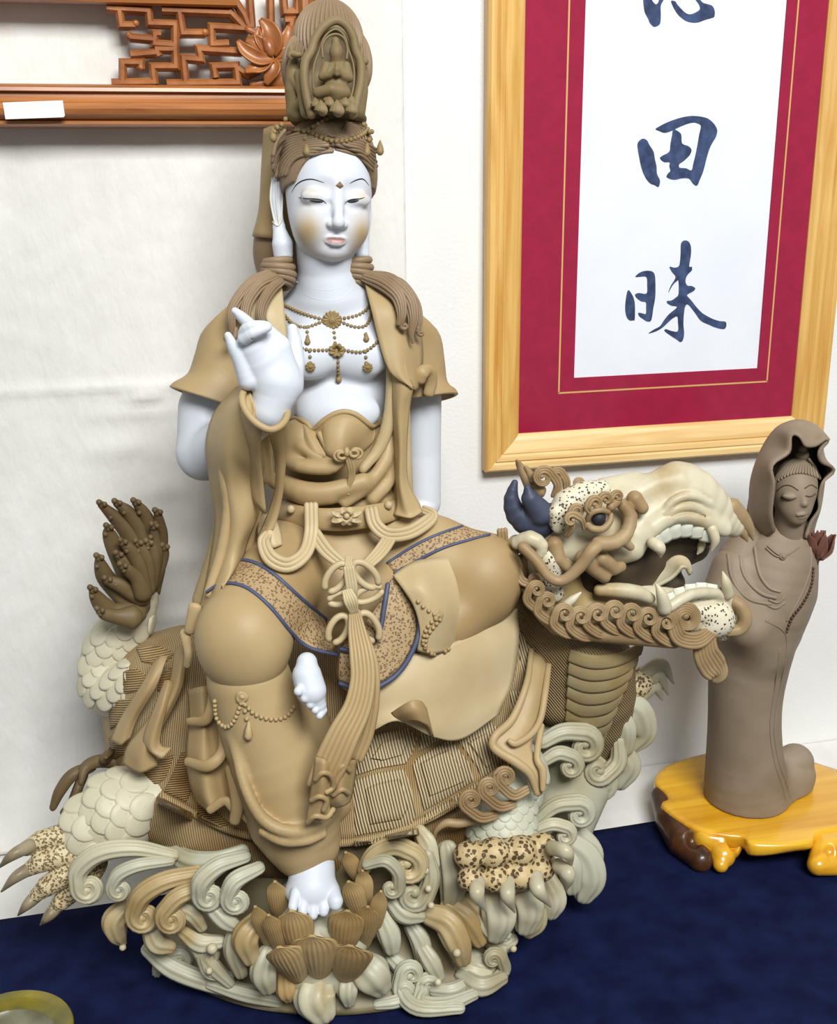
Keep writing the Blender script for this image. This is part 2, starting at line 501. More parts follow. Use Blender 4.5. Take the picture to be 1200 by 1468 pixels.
w = obj('wall_back', mesh_from('wall_back', *box(-3, 4, YW, YW + 0.1, -0.76, 2.6), smooth=False), m_wall, kind='structure')
w['label'] = 'smooth white wall behind the statues'; w['category'] = 'wall'
w = obj('floor', mesh_from('floor', *box(-3, 4, -3, YW + 0.1, -0.86, -0.76), smooth=False), m_floor, kind='structure')
w['label'] = 'grey floor below the display table'; w['category'] = 'floor'
tb = thing('display_table', (0.3, 0.9, -0.76), 'long display table covered with white cloth against the wall', 'table')
obj('table_top', mesh_from('table_top', *box(-1.2, 1.9, 0.45, YW - 0.002, -0.04, -0.004), smooth=False), m_table, tb)
for x in (-1.1, 1.8):
    for y in (0.52, 1.3):
        obj('leg', mesh_from('leg', *box(x - 0.03, x + 0.03, y - 0.03, y + 0.03, -0.76, -0.04), smooth=False), m_table, tb)
# navy runner: draped top with soft waviness
rng = np.random.default_rng(4)
nx, ny = 120, 50
gx = np.linspace(-1.15, 1.85, nx); gy = np.linspace(0.47, 1.248, ny)
X, Yg = np.meshgrid(gx, gy)
Z = 0.0 * X
Pn = np.stack([X, Yg + 0.002 * np.sin(X * 9) * (Yg > 1.2), Z], -1)
v, f, uv = solid(Pn, 4.0, flip=False)
o = obj('navy_cloth', mesh_from('navy_cloth', v, f), m_navy)
o['label'] = 'dark navy velvet cloth spread over the table under the statues'; o['category'] = 'tablecloth'
# crinkled cloth on the left of the wall, its edge is the seam behind the big statue
def noise2(X, Z, s, seed):
    r = np.random.default_rng(seed); out = 0
    for i in range(14):
        a = r.uniform(0, 2 * np.pi); k = s * r.uniform(0.6, 1.7); out = out + np.sin(k * (X * np.cos(a) + Z * np.sin(a)) + r.uniform(0, 6.3) + 1.5 * np.sin(k * 0.37 * (Z * np.cos(a) - X * np.sin(a)) + r.uniform(0, 6)))
    return out / 14
xe = V(578, 200, YW - Y0)[0]
gx = np.linspace(-0.75, xe, 190); gz = np.linspace(0.0, 1.3, 220)
X, Zg = np.meshgrid(gx, gz)
fold = V(100, 556, YW - Y0)[2]
H = 0.0016 * noise2(X, Zg * 0.7, 45, 1) + 0.0009 * noise2(X, Zg, 110, 2)
H += 0.005 * np.exp(-((Zg - fold) / 0.006) ** 2) * (0.4 + 0.6 * np.abs(np.sin(X * 5 + 1)))
for (px, py, wx, wz, hh) in ((210, 566, 26, 10, 14), (170, 640, 40, 18, 8), (235, 700, 40, 16, 7), (250, 800, 50, 20, 9), (250, 880, 40, 12, 8), (200, 590, 60, 10, 6)):
    p = V(px, py, YW - Y0); u = sc(p)
    H += hh * u * 0.6 * np.exp(-((X - p[0] - 0.3 * (Zg - p[2])) / (wx * u)) ** 2 - ((Zg - p[2]) / (wz * u)) ** 2)
H = H * np.clip((xe - X) / 0.05, 0.05, 1)
Pn = np.stack([X, YW - 0.006 - np.maximum(H + 0.002, 0.0), Zg], -1)
v, f, uv = solid(Pn, 3)
o = obj('wall_cloth', mesh_from('wall_cloth', v, f), m_cloth, kind='structure')
o['label'] = 'crinkled white cloth covering the wall behind the carved panel'; o['category'] = 'wall cloth'
# ------------------------------------------------------------------ shared builders for flat carved pieces
def leaf(pts, cup=0.3, thick=2.0, ribs=0, ramp=0.05, res=5, m=10, nrm=None, curl=0.0):
    """petal: pts (px,py,d,halfwidth). edges come towards the normal by cup*width"""
    P, R = pxpath(pts, res); T, N, B = frames(P, nrm)
    t = np.linspace(-1, 1, m + 1)
    h = cup * (t ** 2)
    if ribs: h = h + ramp * np.cos(ribs * math.pi * t)
    Pn = P[:, None] + B[:, None] * (R[:, None] * t[None])[..., None] + N[:, None] * (R[:, None] * h[None])[..., None]
    if curl: Pn = Pn + N[:, None] * ((np.linspace(0, 1, len(P)) ** 3) * curl)[:, None, None]
    return solid(Pn, thick)
def barpoly(pts, w, dep, bev=0.25, nrm=(0, -1, 0), sharp=True):
    """bar with mitred corners along a px polyline (px,py,d); half width w px, half depth dep px"""
    P = np.array([V(*p) for p in pts]); u = sc(P.mean(0)); nv = np.array(nrm, float)
    T = np.diff(P, axis=0); T /= np.linalg.norm(T, axis=1)[:, None]
    prof = np.array([(-1, -1), (-1, 1 - bev * 2), (-1 + bev * 2, 1), (1 - bev * 2, 1), (1, 1 - bev * 2), (1, -1)])
    rings = []
    for i in range(len(P)):
        if i == 0: b = np.cross(T[0], nv); k = 1; c = P[0] - T[0] * 0
        elif i == len(P) - 1: b = np.cross(T[-1], nv); k = 1
        else:
            t = T[i - 1] + T[i]; t /= np.linalg.norm(t); b = np.cross(t, nv); k = 1 / max(0.5, abs(t @ T[i]))
        b /= np.linalg.norm(b)
        rings.append([P[i] + b * (q[0] * w * u * k) + nv * (q[1] * dep * u) for q in prof])
    v = np.array(rings).reshape(-1, 3); n = 6; f = []
    for i in range(len(P) - 1):
        for j in range(n): f.append([i * n + j, i * n + (j + 1) % n, (i + 1) * n + (j + 1) % n, (i + 1) * n + j])
    for off in (0, (len(P) - 1) * n):
        f.append([off, off + 1, off + 4, off + 5]); f.append([off + 1, off + 2, off + 3, off + 4])
    return v, np.array(f)
def woodmat(name, a, b, axis, scale=30, rough=0.42, dist=3.0, coat=0.15):
    m = bpy.data.materials.new(name); m.use_nodes = True; nt = m.node_tree; bs = nt.nodes['Principled BSDF']
    bs.inputs['Roughness'].default_value = rough; bs.inputs['Coat Weight'].default_value = coat; bs.inputs['Coat Roughness'].default_value = 0.25
    tc = nt.nodes.new('ShaderNodeTexCoord'); mp = nt.nodes.new('ShaderNodeMapping')
    s = [scale] * 3; s[axis] = scale * 0.06; mp.inputs['Scale'].default_value = s
    n = nt.nodes.new('ShaderNodeTexNoise'); n.inputs['Scale'].default_value = 1.6; n.inputs['Detail'].default_value = 6; n.inputs['Distortion'].default_value = dist * 0.3
    r = nt.nodes.new('ShaderNodeValToRGB'); r.color_ramp.elements[0].color = lin(b) + (1,); r.color_ramp.elements[1].color = lin(a) + (1,)
    r.color_ramp.elements[0].position = 0.32; r.color_ramp.elements[1].position = 0.62
    nt.links.new(tc.outputs['Object'], mp.inputs[0]); nt.links.new(mp.outputs[0], n.inputs['Vector']); nt.links.new(n.outputs[0], r.inputs[0]); nt.links.new(r.outputs[0], bs.inputs['Base Color'])
    bp = nt.nodes.new('ShaderNodeBump'); bp.inputs['Strength'].default_value = 0.15; bp.inputs['Distance'].default_value = 0.001
    nt.links.new(n.outputs[0], bp.inputs['Height']); nt.links.new(bp.outputs[0], bs.inputs['Normal'])
    return m

# ------------------------------------------------------------------ calligraphy in a pine frame
m_pine_v = woodmat('pine_upright', (222, 180, 104), (198, 146, 66), 2, 45)
m_pine_h_lit = woodmat('pine_cross_lit', (234, 202, 142), (214, 170, 104), 0, 45)  # paler than the uprights: light on the bottom rail is put into the colour
m_maroon = mat('maroon_mat', (160, 22, 62), 0.75, (150, 18, 56), 60, 0.1, 900, spec=0.2)
m_gold = mat('gold_line', (214, 168, 104), 0.5)
m_paper = mat('rice_paper', (236, 239, 243), 0.85, (230, 234, 240), 12, 0.1, 500)
m_ink = mat('ink', (62, 82, 122), 0.7, (36, 50, 84), 90, lo=0.35, hi=0.7)
DF = YW - Y0                          # wall in d units
def onw(px, py, off): return V(px, py, DF - off)
fr_x0 = onw(697, 640, 0.022)[0]; fr_x1 = onw(1184, 600, 0.022)[0]
fr_z0 = onw(800, 670.5, 0.022)[2]; fr_z1 = fr_z0 + 1.05
rail = onw(745, 620, 0.016)[0] - fr_x0
fr = thing('calligraphy_frame', ((fr_x0 + fr_x1) / 2, YW, fr_z0), 'pine picture frame holding black brush calligraphy on white paper with maroon mat', 'picture')
def framerail(a, b, ia, ib, name, m):
    """outer edge a->b, inner edge ia->ib (x,z); moulded profile"""
    prof = [(0, 0.002), (0, 0.020), (0.06, 0.0235), (0.2, 0.0235), (0.25, 0.0215), (0.3, 0.0235), (0.42, 0.0225), (0.46, 0.020), (0.5, 0.021), (0.8, 0.018), (0.93, 0.015), (1, 0.011), (1, 0.002)]
    v = []; n = len(prof)
    for o_, i_ in ((a, ia), (b, ib)):
        for t, h in prof: v.append((o_[0] + (i_[0] - o_[0]) * t, YW - h, o_[1] + (i_[1] - o_[1]) * t))
    f = [[j, j + 1, n + j + 1, n + j] for j in range(n - 1)]
    me = mesh_from(name, np.array(v), np.array(f)); me.set_sharp_from_angle(angle=0.5)
    return obj(name, me, m, fr)
o4 = [(fr_x0, fr_z0), (fr_x1, fr_z0), (fr_x1, fr_z1), (fr_x0, fr_z1)]
i4 = [(fr_x0 + rail, fr_z0 + rail), (fr_x1 - rail, fr_z0 + rail), (fr_x1 - rail, fr_z1 - rail), (fr_x0 + rail, fr_z1 - rail)]
for k in range(4):
    framerail(o4[k], o4[(k + 1) % 4], i4[k], i4[(k + 1) % 4], 'frame_rail', m_pine_h_lit if k % 2 == 0 else m_pine_v)
pa_l = onw(823, 530, 0.008)[0]; pa_r = onw(1086, 527, 0.008)[0]; pa_b = onw(950, 535, 0.008)[2]
gl_l = onw(801, 550, 0.008)[0]; gl_r = onw(1099, 545, 0.008)[0]; gl_b = onw(950, 555, 0.008)[2]
top = fr_z1 - rail
# mat board: a border of four strips around the paper window
mb = MB()
for (x0, x1, z0, z1) in ((i4[0][0] - .004, pa_l, i4[0][1] - .004, top + .004), (pa_r, i4[1][0] + .004, i4[0][1] - .004, top + .004), (pa_l, pa_r, i4[0][1] - .004, pa_b), (pa_l, pa_r, top - 0.12, top + .004)):
    mb.add(*box(x0, x1, YW - 0.009, YW - 0.004, z0, z1))
mb.build('mat_board', m_maroon, fr, smooth=False)
mb = MB(); g = 0.0011
for (x0, x1, z0, z1) in ((gl_l - g, gl_l + g, gl_b, top - 0.1), (gl_r - g, gl_r + g, gl_b, top - 0.1), (gl_l - g, gl_r + g, gl_b - g, gl_b + g), (gl_l - g, gl_r + g, top - 0.1 - g, top - 0.1 + g)):
    mb.add(*box(x0, x1, YW - 0.0094, YW - 0.0085, z0, z1))
mb.build('gold_border_line', m_gold, fr, smooth=False, label='thin gold line around the paper')
obj('paper', mesh_from('paper', *box(pa_l - .003, pa_r + .003, YW - 0.007, YW - 0.004, pa_b - .003, top - 0.118), smooth=False), m_paper, fr)
# ink strokes traced as outlines lying on the paper
INK = {'field': [[(398,235),(440,205),(520,165),(620,130),(700,112),(780,108),(880,125),(935,160),(972,205),(988,250),(975,310),(945,360),(915,420),(890,500),(870,580),(850,650),(825,710),(795,775),(755,755),(718,708),(650,705),(590,718),(540,712),(503,690),(520,655),(540,635),(530,590),(532,552),(480,550),(440,512),(470,485),(530,450),(540,380),(555,300),(568,238),(615,255),(645,290),(652,370),(710,395),(742,430),(730,475),(700,510),(660,545),(625,570),(628,602),(690,608),(742,628),(760,560),(780,480),(800,380),(815,290),(832,205),(800,180),(760,172),(710,182),(650,205),(590,232),(530,260),(480,270),(440,255)],
                 [(225,400),(235,355),(275,325),(315,340),(340,385),(380,450),(392,520),(408,590),(412,660),(438,715),(440,750),(425,788),(390,770),(345,752),(300,695),(265,610),(245,520)]],
       'day': [[(205,447),(240,410),(290,390),(345,388),(380,405),(395,450),(398,560),(395,650),(378,740),(358,860),(318,872),(280,850),(245,825),(232,790),(270,793),(305,800),(308,740),(305,690),(260,680),(215,645),(203,615),(240,600),(312,605),(318,530),(312,450),(260,445)],
               [(125,600),(140,572),(165,600),(190,650),(202,720),(200,850),(185,862),(150,862),(122,830),(108,760),(112,680)]],
       'wood': [[(640,140),(655,108),(685,97),(720,115),(738,170),(735,250),(720,345),(745,348),(745,385),(710,420),(690,455),(685,495),(705,530),(740,532),(777,552),(765,580),(720,605),(700,625),(740,670),(790,735),(850,795),(940,845),(1010,868),(1072,878),(1062,942),(985,935),(900,900),(830,865),(775,790),(710,712),(682,730),(670,800),(665,900),(672,985),(660,1050),(635,1070),(600,1045),(545,1010),(485,965),(497,945),(550,962),(612,965),(612,880),(605,825),(560,845),(510,890),(460,935),(395,970),(330,987),(385,948),(440,918),(480,860),(530,800),(605,735),(550,722),(508,695),(512,675),(550,672),(590,645),(618,610),(618,490),(605,485),(560,530),(520,600),(545,530),(590,450),(555,400),(532,350),(580,358),(620,345),(632,300),(638,220)]],
       'heart': [[(170,-40),(175,100),(195,160),(220,205),(235,245),(270,282),(300,288),(340,265),(352,230),(355,150),(355,60),(385,0),(390,-40),(350,-40),(325,30),(298,45),(262,5),(250,-40)],
                 [(465,10),(490,80),(530,145),(580,195),(640,232),(710,245),(770,238),(830,215),(900,195),(930,180),(935,120),(910,65),(860,45),(810,30),(780,0),(760,-30),(715,-40),(730,0),(765,50),(775,100),(735,130),(690,150),(650,152),(610,130),(565,85),(530,45),(510,15)]]}
ORG = {'field': (880, 150, 6.667), 'day': (880, 330, 6.667), 'wood': (880, 330, 6.667), 'heart': (900, 0, 7.5)}
from mathutils.geometry import tessellate_polygon
def plate(P, nv, t):
    """closed outline P (world, planar) extruded by t along nv; triangulated"""
    P = np.asarray(P); n = len(P); nv = np.asarray(nv, float)
    tri = tessellate_polygon([[Vector(p) for p in P]])
    v = np.concatenate([P + nv * t, P]); f = [tuple(x) for x in tri] + [(a + n, c + n, b + n) for a, b, c in tri] + [(i, (i + 1) % n, n + (i + 1) % n, n + i) for i in range(n)]
    return v, f
for key, polys in INK.items():
    ox, oy, s = ORG[key]
    for poly in polys:
        q = crom(np.array([(ox + x / s, oy + y / s) for x, y in poly]), 3, True)
        P = np.array([onw(a, b, 0.0071) for a, b in q])
        v, f = plate(P, (0, -1, 0), 0.0003)
        obj('brush_stroke', mesh_from('brush_stroke', v, f, smooth=False), m_ink, fr)
# glass over the sheet
mg = bpy.data.materials.new('picture_glass'); mg.use_nodes = True; nt = mg.node_tree
for n in list(nt.nodes):
    if n.type != 'OUTPUT_MATERIAL': nt.nodes.remove(n)
out = [n for n in nt.nodes if n.type == 'OUTPUT_MATERIAL'][0]
tr = nt.nodes.new('ShaderNodeBsdfTransparent'); gl = nt.nodes.new('ShaderNodeBsdfGlossy'); gl.inputs['Roughness'].default_value = 0.12
mx = nt.nodes.new('ShaderNodeMixShader'); mx.inputs[0].default_value = 0.06
nt.links.new(tr.outputs[0], mx.inputs[1]); nt.links.new(gl.outputs[0], mx.inputs[2]); nt.links.new(mx.outputs[0], out.inputs[0])
v = np.array([(i4[0][0] - .003, YW - 0.0105, i4[0][1] - .003), (i4[1][0] + .003, YW - 0.0105, i4[0][1] - .003), (i4[1][0] + .003, YW - 0.0105, top + .003), (i4[0][0] - .003, YW - 0.0105, top + .003)])
obj('glass_pane', mesh_from('glass_pane', v, np.array([[0, 1, 2, 3]]), smooth=False), mg, fr)

# ------------------------------------------------------------------ carved wooden panel on the left
m_ros_h = woodmat('carved_wood_cross', (178, 114, 60), (138, 82, 38), 0, 60, 0.38, coat=0.3)
m_ros = mat('carved_wood', (176, 112, 60), 0.4, (140, 82, 40), 40, 0.1, 200, coat=0.25)
m_tag = mat('white_tag', (238, 238, 238), 0.6)
DP = DF - 0.042                       # front plane of the lattice
pan = thing('carved_panel', V(240, 183, DF - 0.03), 'reddish carved wooden panel with fretwork and a lotus, hung on the wall', 'wall panel')
def railbar(px0, px1, prof, name):
    """horizontal moulding; prof: list of (py, off from wall) from top to bottom at px 200"""
    xa = V(px0, prof[0][0], DF - 0.04)[0]; xb = V(px1, prof[0][0], DF - 0.04)[0]; v = []; n = len(prof)
    for x in (xa, xb):
        for py, off in prof: v.append((x, YW - off, V(200, py, DF - off)[2]))
    f = [[j, j + 1, n + j + 1, n + j] for j in range(n - 1)]
    me = mesh_from(name, np.array(v), np.array(f)); me.set_sharp_from_angle(angle=0.6); return obj(name, me, m_ros_h, pan)
railbar(-330, 487, [(121, 0.008), (122, 0.046), (126, 0.05), (131, 0.051), (133, 0.045), (139, 0.046), (146, 0.05), (148, 0.056), (156, 0.06), (164, 0.058), (171, 0.05), (172, 0.046), (174, 0.05), (178, 0.05), (181, 0.046), (184, 0.008)], 'bottom_rail')
railbar(-330, 338, [(-12, 0.008), (-11, 0.045), (-4, 0.05), (4, 0.048), (8, 0.042), (9, 0.008)], 'inner_rail')
mb = MB()
xa = [(430, 0.008), (431, 0.045), (436, 0.05), (444, 0.05), (446, 0.044), (452, 0.048), (462, 0.058), (472, 0.056), (476, 0.046), (482, 0.05), (486, 0.045), (487, 0.008)]
v = []; n = len(xa)
for z in (V(470, 183, DF - 0.03)[2], V(470, 183, DF - 0.03)[2] + 0.42):
    for px, off in xa: v.append((V(px, 60, DF - off)[0], YW - off, z))
me = mesh_from('stile', np.array(v), np.array([[j, n + j, n + j + 1, j + 1] for j in range(n - 1)])); me.set_sharp_from_angle(angle=0.6)
obj('stile', me, woodmat('carved_wood_upright', (178, 114, 60), (138, 82, 38), 2, 60, 0.38, coat=0.3), pan)
BARS = [[(153, 12), (171, 14), (174, 37), (194, 37)], [(166, 13), (213, 16), (215, 34), (251, 35), (251, 65), (222, 63), (222, 49), (231, 49)], [(183, 50), (188, 54), (222, 57)],
        [(187, 79), (224, 76)], [(222, 71), (251, 71), (252, 96), (219, 96), (222, 121)], [(160, 119), (222, 118)], [(176, 118), (176, 90), (202, 90), (202, 99)], [(224, 72), (228, 81)],
        [(232, 15), (331, 19)], [(257, 18), (262, 48), (294, 48)], [(328, 63), (304, 64), (303, 39), (356, 42)], [(328, 16), (356, 46)], [(347, 75), (285, 71), (288, 86), (263, 84), (266, 119)],
        [(239, 120), (341, 119), (338, 95), (306, 96), (309, 112)], [(333, -14), (337, 2), (350, 22), (358, 42)], [(357, -14), (361, 40)], [(387, -14), (388, 38)], [(405, -14), (408, 18), (426, 18), (426, -14)],
        [(408, 30), (418, 30), (416, 44)], [(340, 98), (356, 108), (372, 100)], [(251, 65), (251, 74)]]
for b in BARS:
    obj('fret_bar', mesh_from('fret_bar', *barpoly([(x, y, DP + 0.0085) for x, y in b], 5.8, 9.5, 0.3), smooth=False), m_ros, pan)
for (x, y, r) in ((195, 34, 5), (294, 47, 5.5), (184, 50, 4), (202, 97, 4)):
    MB().add(*ball(x, y, DP + 0.004, r, (1, 1, 1.2))).build('fret_knob', m_ros, pan)
PET = [[(392, 84, 5), (372, 84, 9), (352, 72, 8), (341, 58, 2)], [(388, 78, 4), (378, 70, 9), (366, 60, 9), (352, 57, 2)], [(390, 80, 5), (392, 62, 13), (386, 42, 11), (373, 27, 2)],
       [(394, 82, 5), (408, 68, 11), (415, 50, 9), (416, 37, 4)], [(393, 84, 5), (404, 80, 8), (414, 72, 6), (420, 60, 2)], [(391, 84, 3), (376, 95, 8), (362, 98, 6), (351, 102, 2)],
       [(392, 84, 4), (393, 98, 9), (386, 110, 7), (381, 121, 2)], [(390, 80, 4), (379, 66, 8), (370, 52, 5), (372, 38, 2)]]
for i, p in enumerate(PET):
    MB().add(*leaf([(x, y, DP - 0.002 - 0.004 * math.sin(k / 3 * 3.1) - (0.004 if i in (6, 5, 0) else 0), w_) for k, (x, y, w_) in enumerate(p)], 0.45, 2.5)).build('carved_petal', m_ros, pan)
c = Clay(0.0012)
c.ell(385, 66, DP - 0.004, (9, 16, 9), 4, rot=18).ell(375, 50, DP - 0.004, (4, 9, 5), 3, rot=10)
c.build('lotus_bud', m_ros, pan)
c = Clay(0.0016)
c.chain([(362, 122, DP + 0.004, 5), (385, 118, DP + 0.004, 7), (405, 116, DP + 0.004, 12), (425, 118, DP + 0.004, 8)], 3)
c.chain([(355, 42, DP + .002, 5), (370, 50, DP, 6), (380, 60, DP, 5)], 3)
c.build('carved_leaf', m_ros, pan)
tg = np.array([V(x, y, DF - 0.0605) for x, y in ((4, 147), (90, 144), (93, 166), (91, 168), (8, 171))])
v, f = plate(tg, (0, -1, 0), 0.0006)
obj('name_tag', mesh_from('name_tag', v, f, smooth=False), m_tag, pan, label='blank white paper tag stuck to the rail')
# ------------------------------------------------------------------ root-wood stand, small robed figure, dish
m_stand = woodmat('golden_rootwood', (232, 178, 44), (206, 142, 22), 0, 26, 0.25, coat=0.6)
m_bark = mat('dark_rootwood', (92, 54, 26), 0.4, (48, 28, 16), 30, 0.4, 90, coat=0.4)
ZS = 0.047
st = thing('wooden_stand', G(1075, 1215, 0), 'glossy yellow root wood slab stand with dark bark edges under the small statue', 'stand')
edge = [(1013, 1078), (976, 1088), (950, 1099), (938, 1117), (953, 1134), (957, 1144), (948, 1151), (968, 1170), (1000, 1188), (1042, 1196), (1066, 1199), (1078, 1209), (1120, 1211), (1163, 1206), (1170, 1194), (1205, 1186), (1240, 1172), (1262, 1150), (1255, 1128), (1228, 1112), (1190, 1098), (1150, 1086), (1100, 1074), (1055, 1068)]
E2 = crom(np.array([G(x, y, ZS) for x, y in edge]), 4, True)
ctr = E2.mean(0)
rg = np.random.default_rng(3)
ph = np.linspace(0, 2 * np.pi, len(E2), endpoint=False)
rings = []
for (s, z) in ((0.0, ZS), (0.5, ZS), (0.93, ZS), (0.985, ZS - 0.001), (1.0, ZS - 0.004), (0.99, ZS - 0.012), (0.95, ZS - 0.018 - 0.0), (0.8, ZS - 0.022), (0.0, ZS - 0.022)):
    r = ctr + (E2 - ctr) * s; r[:, 2] = z
    if z < ZS - 0.005 and s > 0: r[:, 2] -= 0.006 * (0.5 + 0.5 * np.sin(5 * ph + 1)) ; r[:, :2] += (E2 - ctr)[:, :2] * (0.02 * np.sin(9 * ph)[:, None])
    rings.append(r)
n = len(E2); v = np.concatenate(rings)
f = np.array([[i * n + j, i * n + (j + 1) % n, (i + 1) * n + (j + 1) % n, (i + 1) * n + j] for i in range(len(rings) - 1) for j in range(n)])
obj('slab', mesh_from('slab', v, f), m_stand, st)
def gd(px, py, z): return G(px, py, z)[1] - Y0
for legs, mm in (([(948, 1142, 15), (962, 1176, 22), (982, 1206, 26), (1004, 1232, 18)], m_bark), ([(1016, 1200, 24), (1038, 1208, 26), (1036, 1226, 18), (1033, 1240, 11)], m_stand), ([(1192, 1200, 26), (1182, 1222, 20), (1172, 1240, 15), (1196, 1242, 13)], m_stand), ([(1090, 1190, 26), (1120, 1196, 28), (1150, 1190, 26)], m_bark), ([(1240, 1170, 22), (1236, 1190, 20), (1230, 1205, 16)], m_bark), ([(1150, 1110, 22), (1160, 1125, 18)], m_bark)):
    c = Clay(0.0022); nL = len(legs)
    c.chain([(x, y, gd(x, y, max(ZS - 0.018 - (ZS - 0.03) * i / (nL - 1), 0.012)), r) for i, (x, y, r) in enumerate(legs)], 10)
    for (x, y, r) in legs[1:]: c.ell(x + r * 0.5, y - 2, gd(x, y, 0.02) - 0.02, (r * 0.4, r * 0.5, r * 0.5), 6, sub=True)
    c.cutz(0.0005); c._push('sub', lambda X: (ZS - 0.004) - X[..., 2], np.array([-9., -9., ZS - 0.012]), np.array([9., 9., 9.]), 0.001)
    c.build('root_leg', mm, st)
# --- small figure
m_taupe = mat('taupe_clay', (146, 130, 109), 0.6, (130, 114, 93), 14, 0.1, 300)
m_taupe_d = mat('taupe_dark', (92, 66, 52), 0.6, (78, 54, 42), 40)
m_bud = mat('brown_lotus', (124, 84, 68), 0.55, (104, 66, 52), 50)
sf = thing('robed_figurine', G(1075, 1150, ZS), 'slender hooded robed statue in matte taupe clay holding a brown lotus', 'statue')
D = 0.055
c = Clay(0.0025)
c.chain([(1070, 1150, D, 60), (1068, 1110, D, 56), (1067, 1040, D, 51), (1070, 980, D, 53), (1082, 900, D, 62), (1095, 850, D, 68), (1105, 810, D, 62), (1115, 770, D, 46)], 10, res=3)
c.chain([(1122, 1150, D + 0.01, 34), (1136, 1110, D + 0.012, 32), (1140, 1092, D + 0.014, 26)], 34)          # train of the robe
c.chain([(1045, 860, D - 0.03, 26), (1075, 900, D - 0.04, 34), (1092, 930, D - 0.03, 34)], 20)      # bent arm under the cloth
c.chain([(1050, 815, D - 0.005, 30), (1040, 850, D - 0.015, 32)], 14)
c.chain([(1148, 800, D - 0.005, 22), (1143, 850, D - 0.01, 26), (1125, 905, D - 0.01, 22)], 14)
for g in ([(1046, 800, 3), (1052, 835, 3), (1075, 858, 3.5), (1105, 866, 3)], [(1062, 795, 3), (1068, 828, 3), (1090, 850, 3), (1112, 856, 3)], [(1082, 790, 2.5), (1088, 820, 3), (1100, 840, 3), (1115, 846, 2)]):
    pass
c.cutz(ZS + 0.0003)
body = c.build('robe', m_taupe, sf)
sk = Skin(body)
for pts, r in (([(1044, 795), (1050, 830), (1072, 858), (1104, 866)], 3), ([(1060, 788), (1067, 825), (1090, 850), (1112, 857)], 3), ([(1082, 785), (1088, 820), (1102, 842), (1118, 848)], 2.6), ([(1098, 866), (1112, 872), (1125, 864)], 2.2), ([(1103, 860), (1115, 864), (1124, 856)], 2),
               ([(1098, 890), (1124, 905), (1128, 930), (1120, 980), (1110, 1040), (1116, 1090), (1128, 1125), (1133, 1143)], 1.6), ([(1118, 930), (1112, 980), (1104, 1040), (1110, 1090), (1121, 1125), (1126, 1145)], 1.4), ([(1160, 770), (1163, 810), (1150, 850), (1128, 890)], 2.0)):
    P, R, N = sk.path(pts, 0.2, 6); MB().add(*sweep(P, np.ones(len(P)) * r * sc(P[0]), 8, flat=0.8, nrm=N)).build('robe_fold', m_taupe, sf)
P, R, N = sk.path([(1165, 815), (1162, 840), (1150, 865), (1135, 885), (1127, 905)], 1.2, 8)
beads(P, 2.6 * sc(P[0])).build('prayer_beads', m_taupe_d, sf, label='string of dark brown beads')
P, R, N = sk.path([(1099, 786), (1112, 797), (1122, 799)], 1.2, 6); mb = MB().add(*sweep(P, np.ones(len(P)) * 1.5 * sc(P[0]), 6, nrm=N))
P, R, N = sk.path([(1101, 783), (1114, 794), (1122, 797)], 1.2, 6); mb.add(*sweep(P, np.ones(len(P)) * 1.2 * sc(P[0]), 6, nrm=N))
P, R, N = sk.path([(1124, 798), (1135, 792), (1146, 784)], 1.2, 6); mb.add(*sweep(P, np.ones(len(P)) * 1.0 * sc(P[0]), 6, nrm=N))
p, nn = sk.hit(1122, 798)
mb.add(*ellip(p + nn * 0.001, [5.5 * sc(p)] * 2 + [3 * sc(p)], 12, 8)); mb.add(*ellip(p + nn * 0.003, [2.6 * sc(p)] * 3, 10, 6)); mb.build('pendant', m_taupe, sf)
# head
DH = D - 0.03
c = Clay(0.0011)
c.ell(1139, 700, DH, (31, 44, 36), 4, rot=-6)
c.ell(1140, 728, DH - 0.012, (22, 22, 22), 8).ell(1143, 744, DH - 0.02, (10, 8, 8), 8)
c.chain([(1132, 740, DH, 20), (1128, 775, DH + 0.012, 24)], 8)
c.chain([(1150, 704, DH - 0.026, 3), (1153, 722, DH - 0.032, 5)], 4).ell(1148, 725, DH - 0.027, (3.5, 3, 3), 3).ell(1157, 724, DH - 0.026, (3, 3, 3), 3)
c.ell(1131, 712, DH - 0.022, (10, 5, 7), 3, rot=-8).ell(1161, 707, DH - 0.017, (8, 5, 6), 3, rot=8)
c.chain([(1144, 738, DH - 0.03, 2.6), (1151, 737, DH - 0.032, 3), (1157, 735, DH - 0.028, 2)], 2).chain([(1147, 742, DH - 0.029, 2.5), (1154, 740.5, DH - 0.029, 2.4)], 2)
for g in ([(1121, 713, 1.2), (1131, 716, 1.5), (1141, 713, 1.0)], [(1155, 709, 1), (1162, 711, 1.3), (1168, 706, 1)]): pass
head = c.build('head', m_taupe, sf)
sk = Skin(head)
mb = MB()
for pts in ([(1114, 704), (1122, 697), (1133, 696), (1144, 703)], [(1154, 700), (1163, 695), (1171, 700)], [(1120, 713), (1130, 717), (1141, 714)], [(1155, 711), (1162, 712), (1169, 708)]):
    P, R, N = sk.path(pts, 0.1, 5); mb.add(*sweep(P, np.ones(len(P)) * 0.9 * sc(P[0]), 6, nrm=N))
mb.build('brow_and_lid', m_taupe_d, sf, label='thin incised brow and eyelid lines')
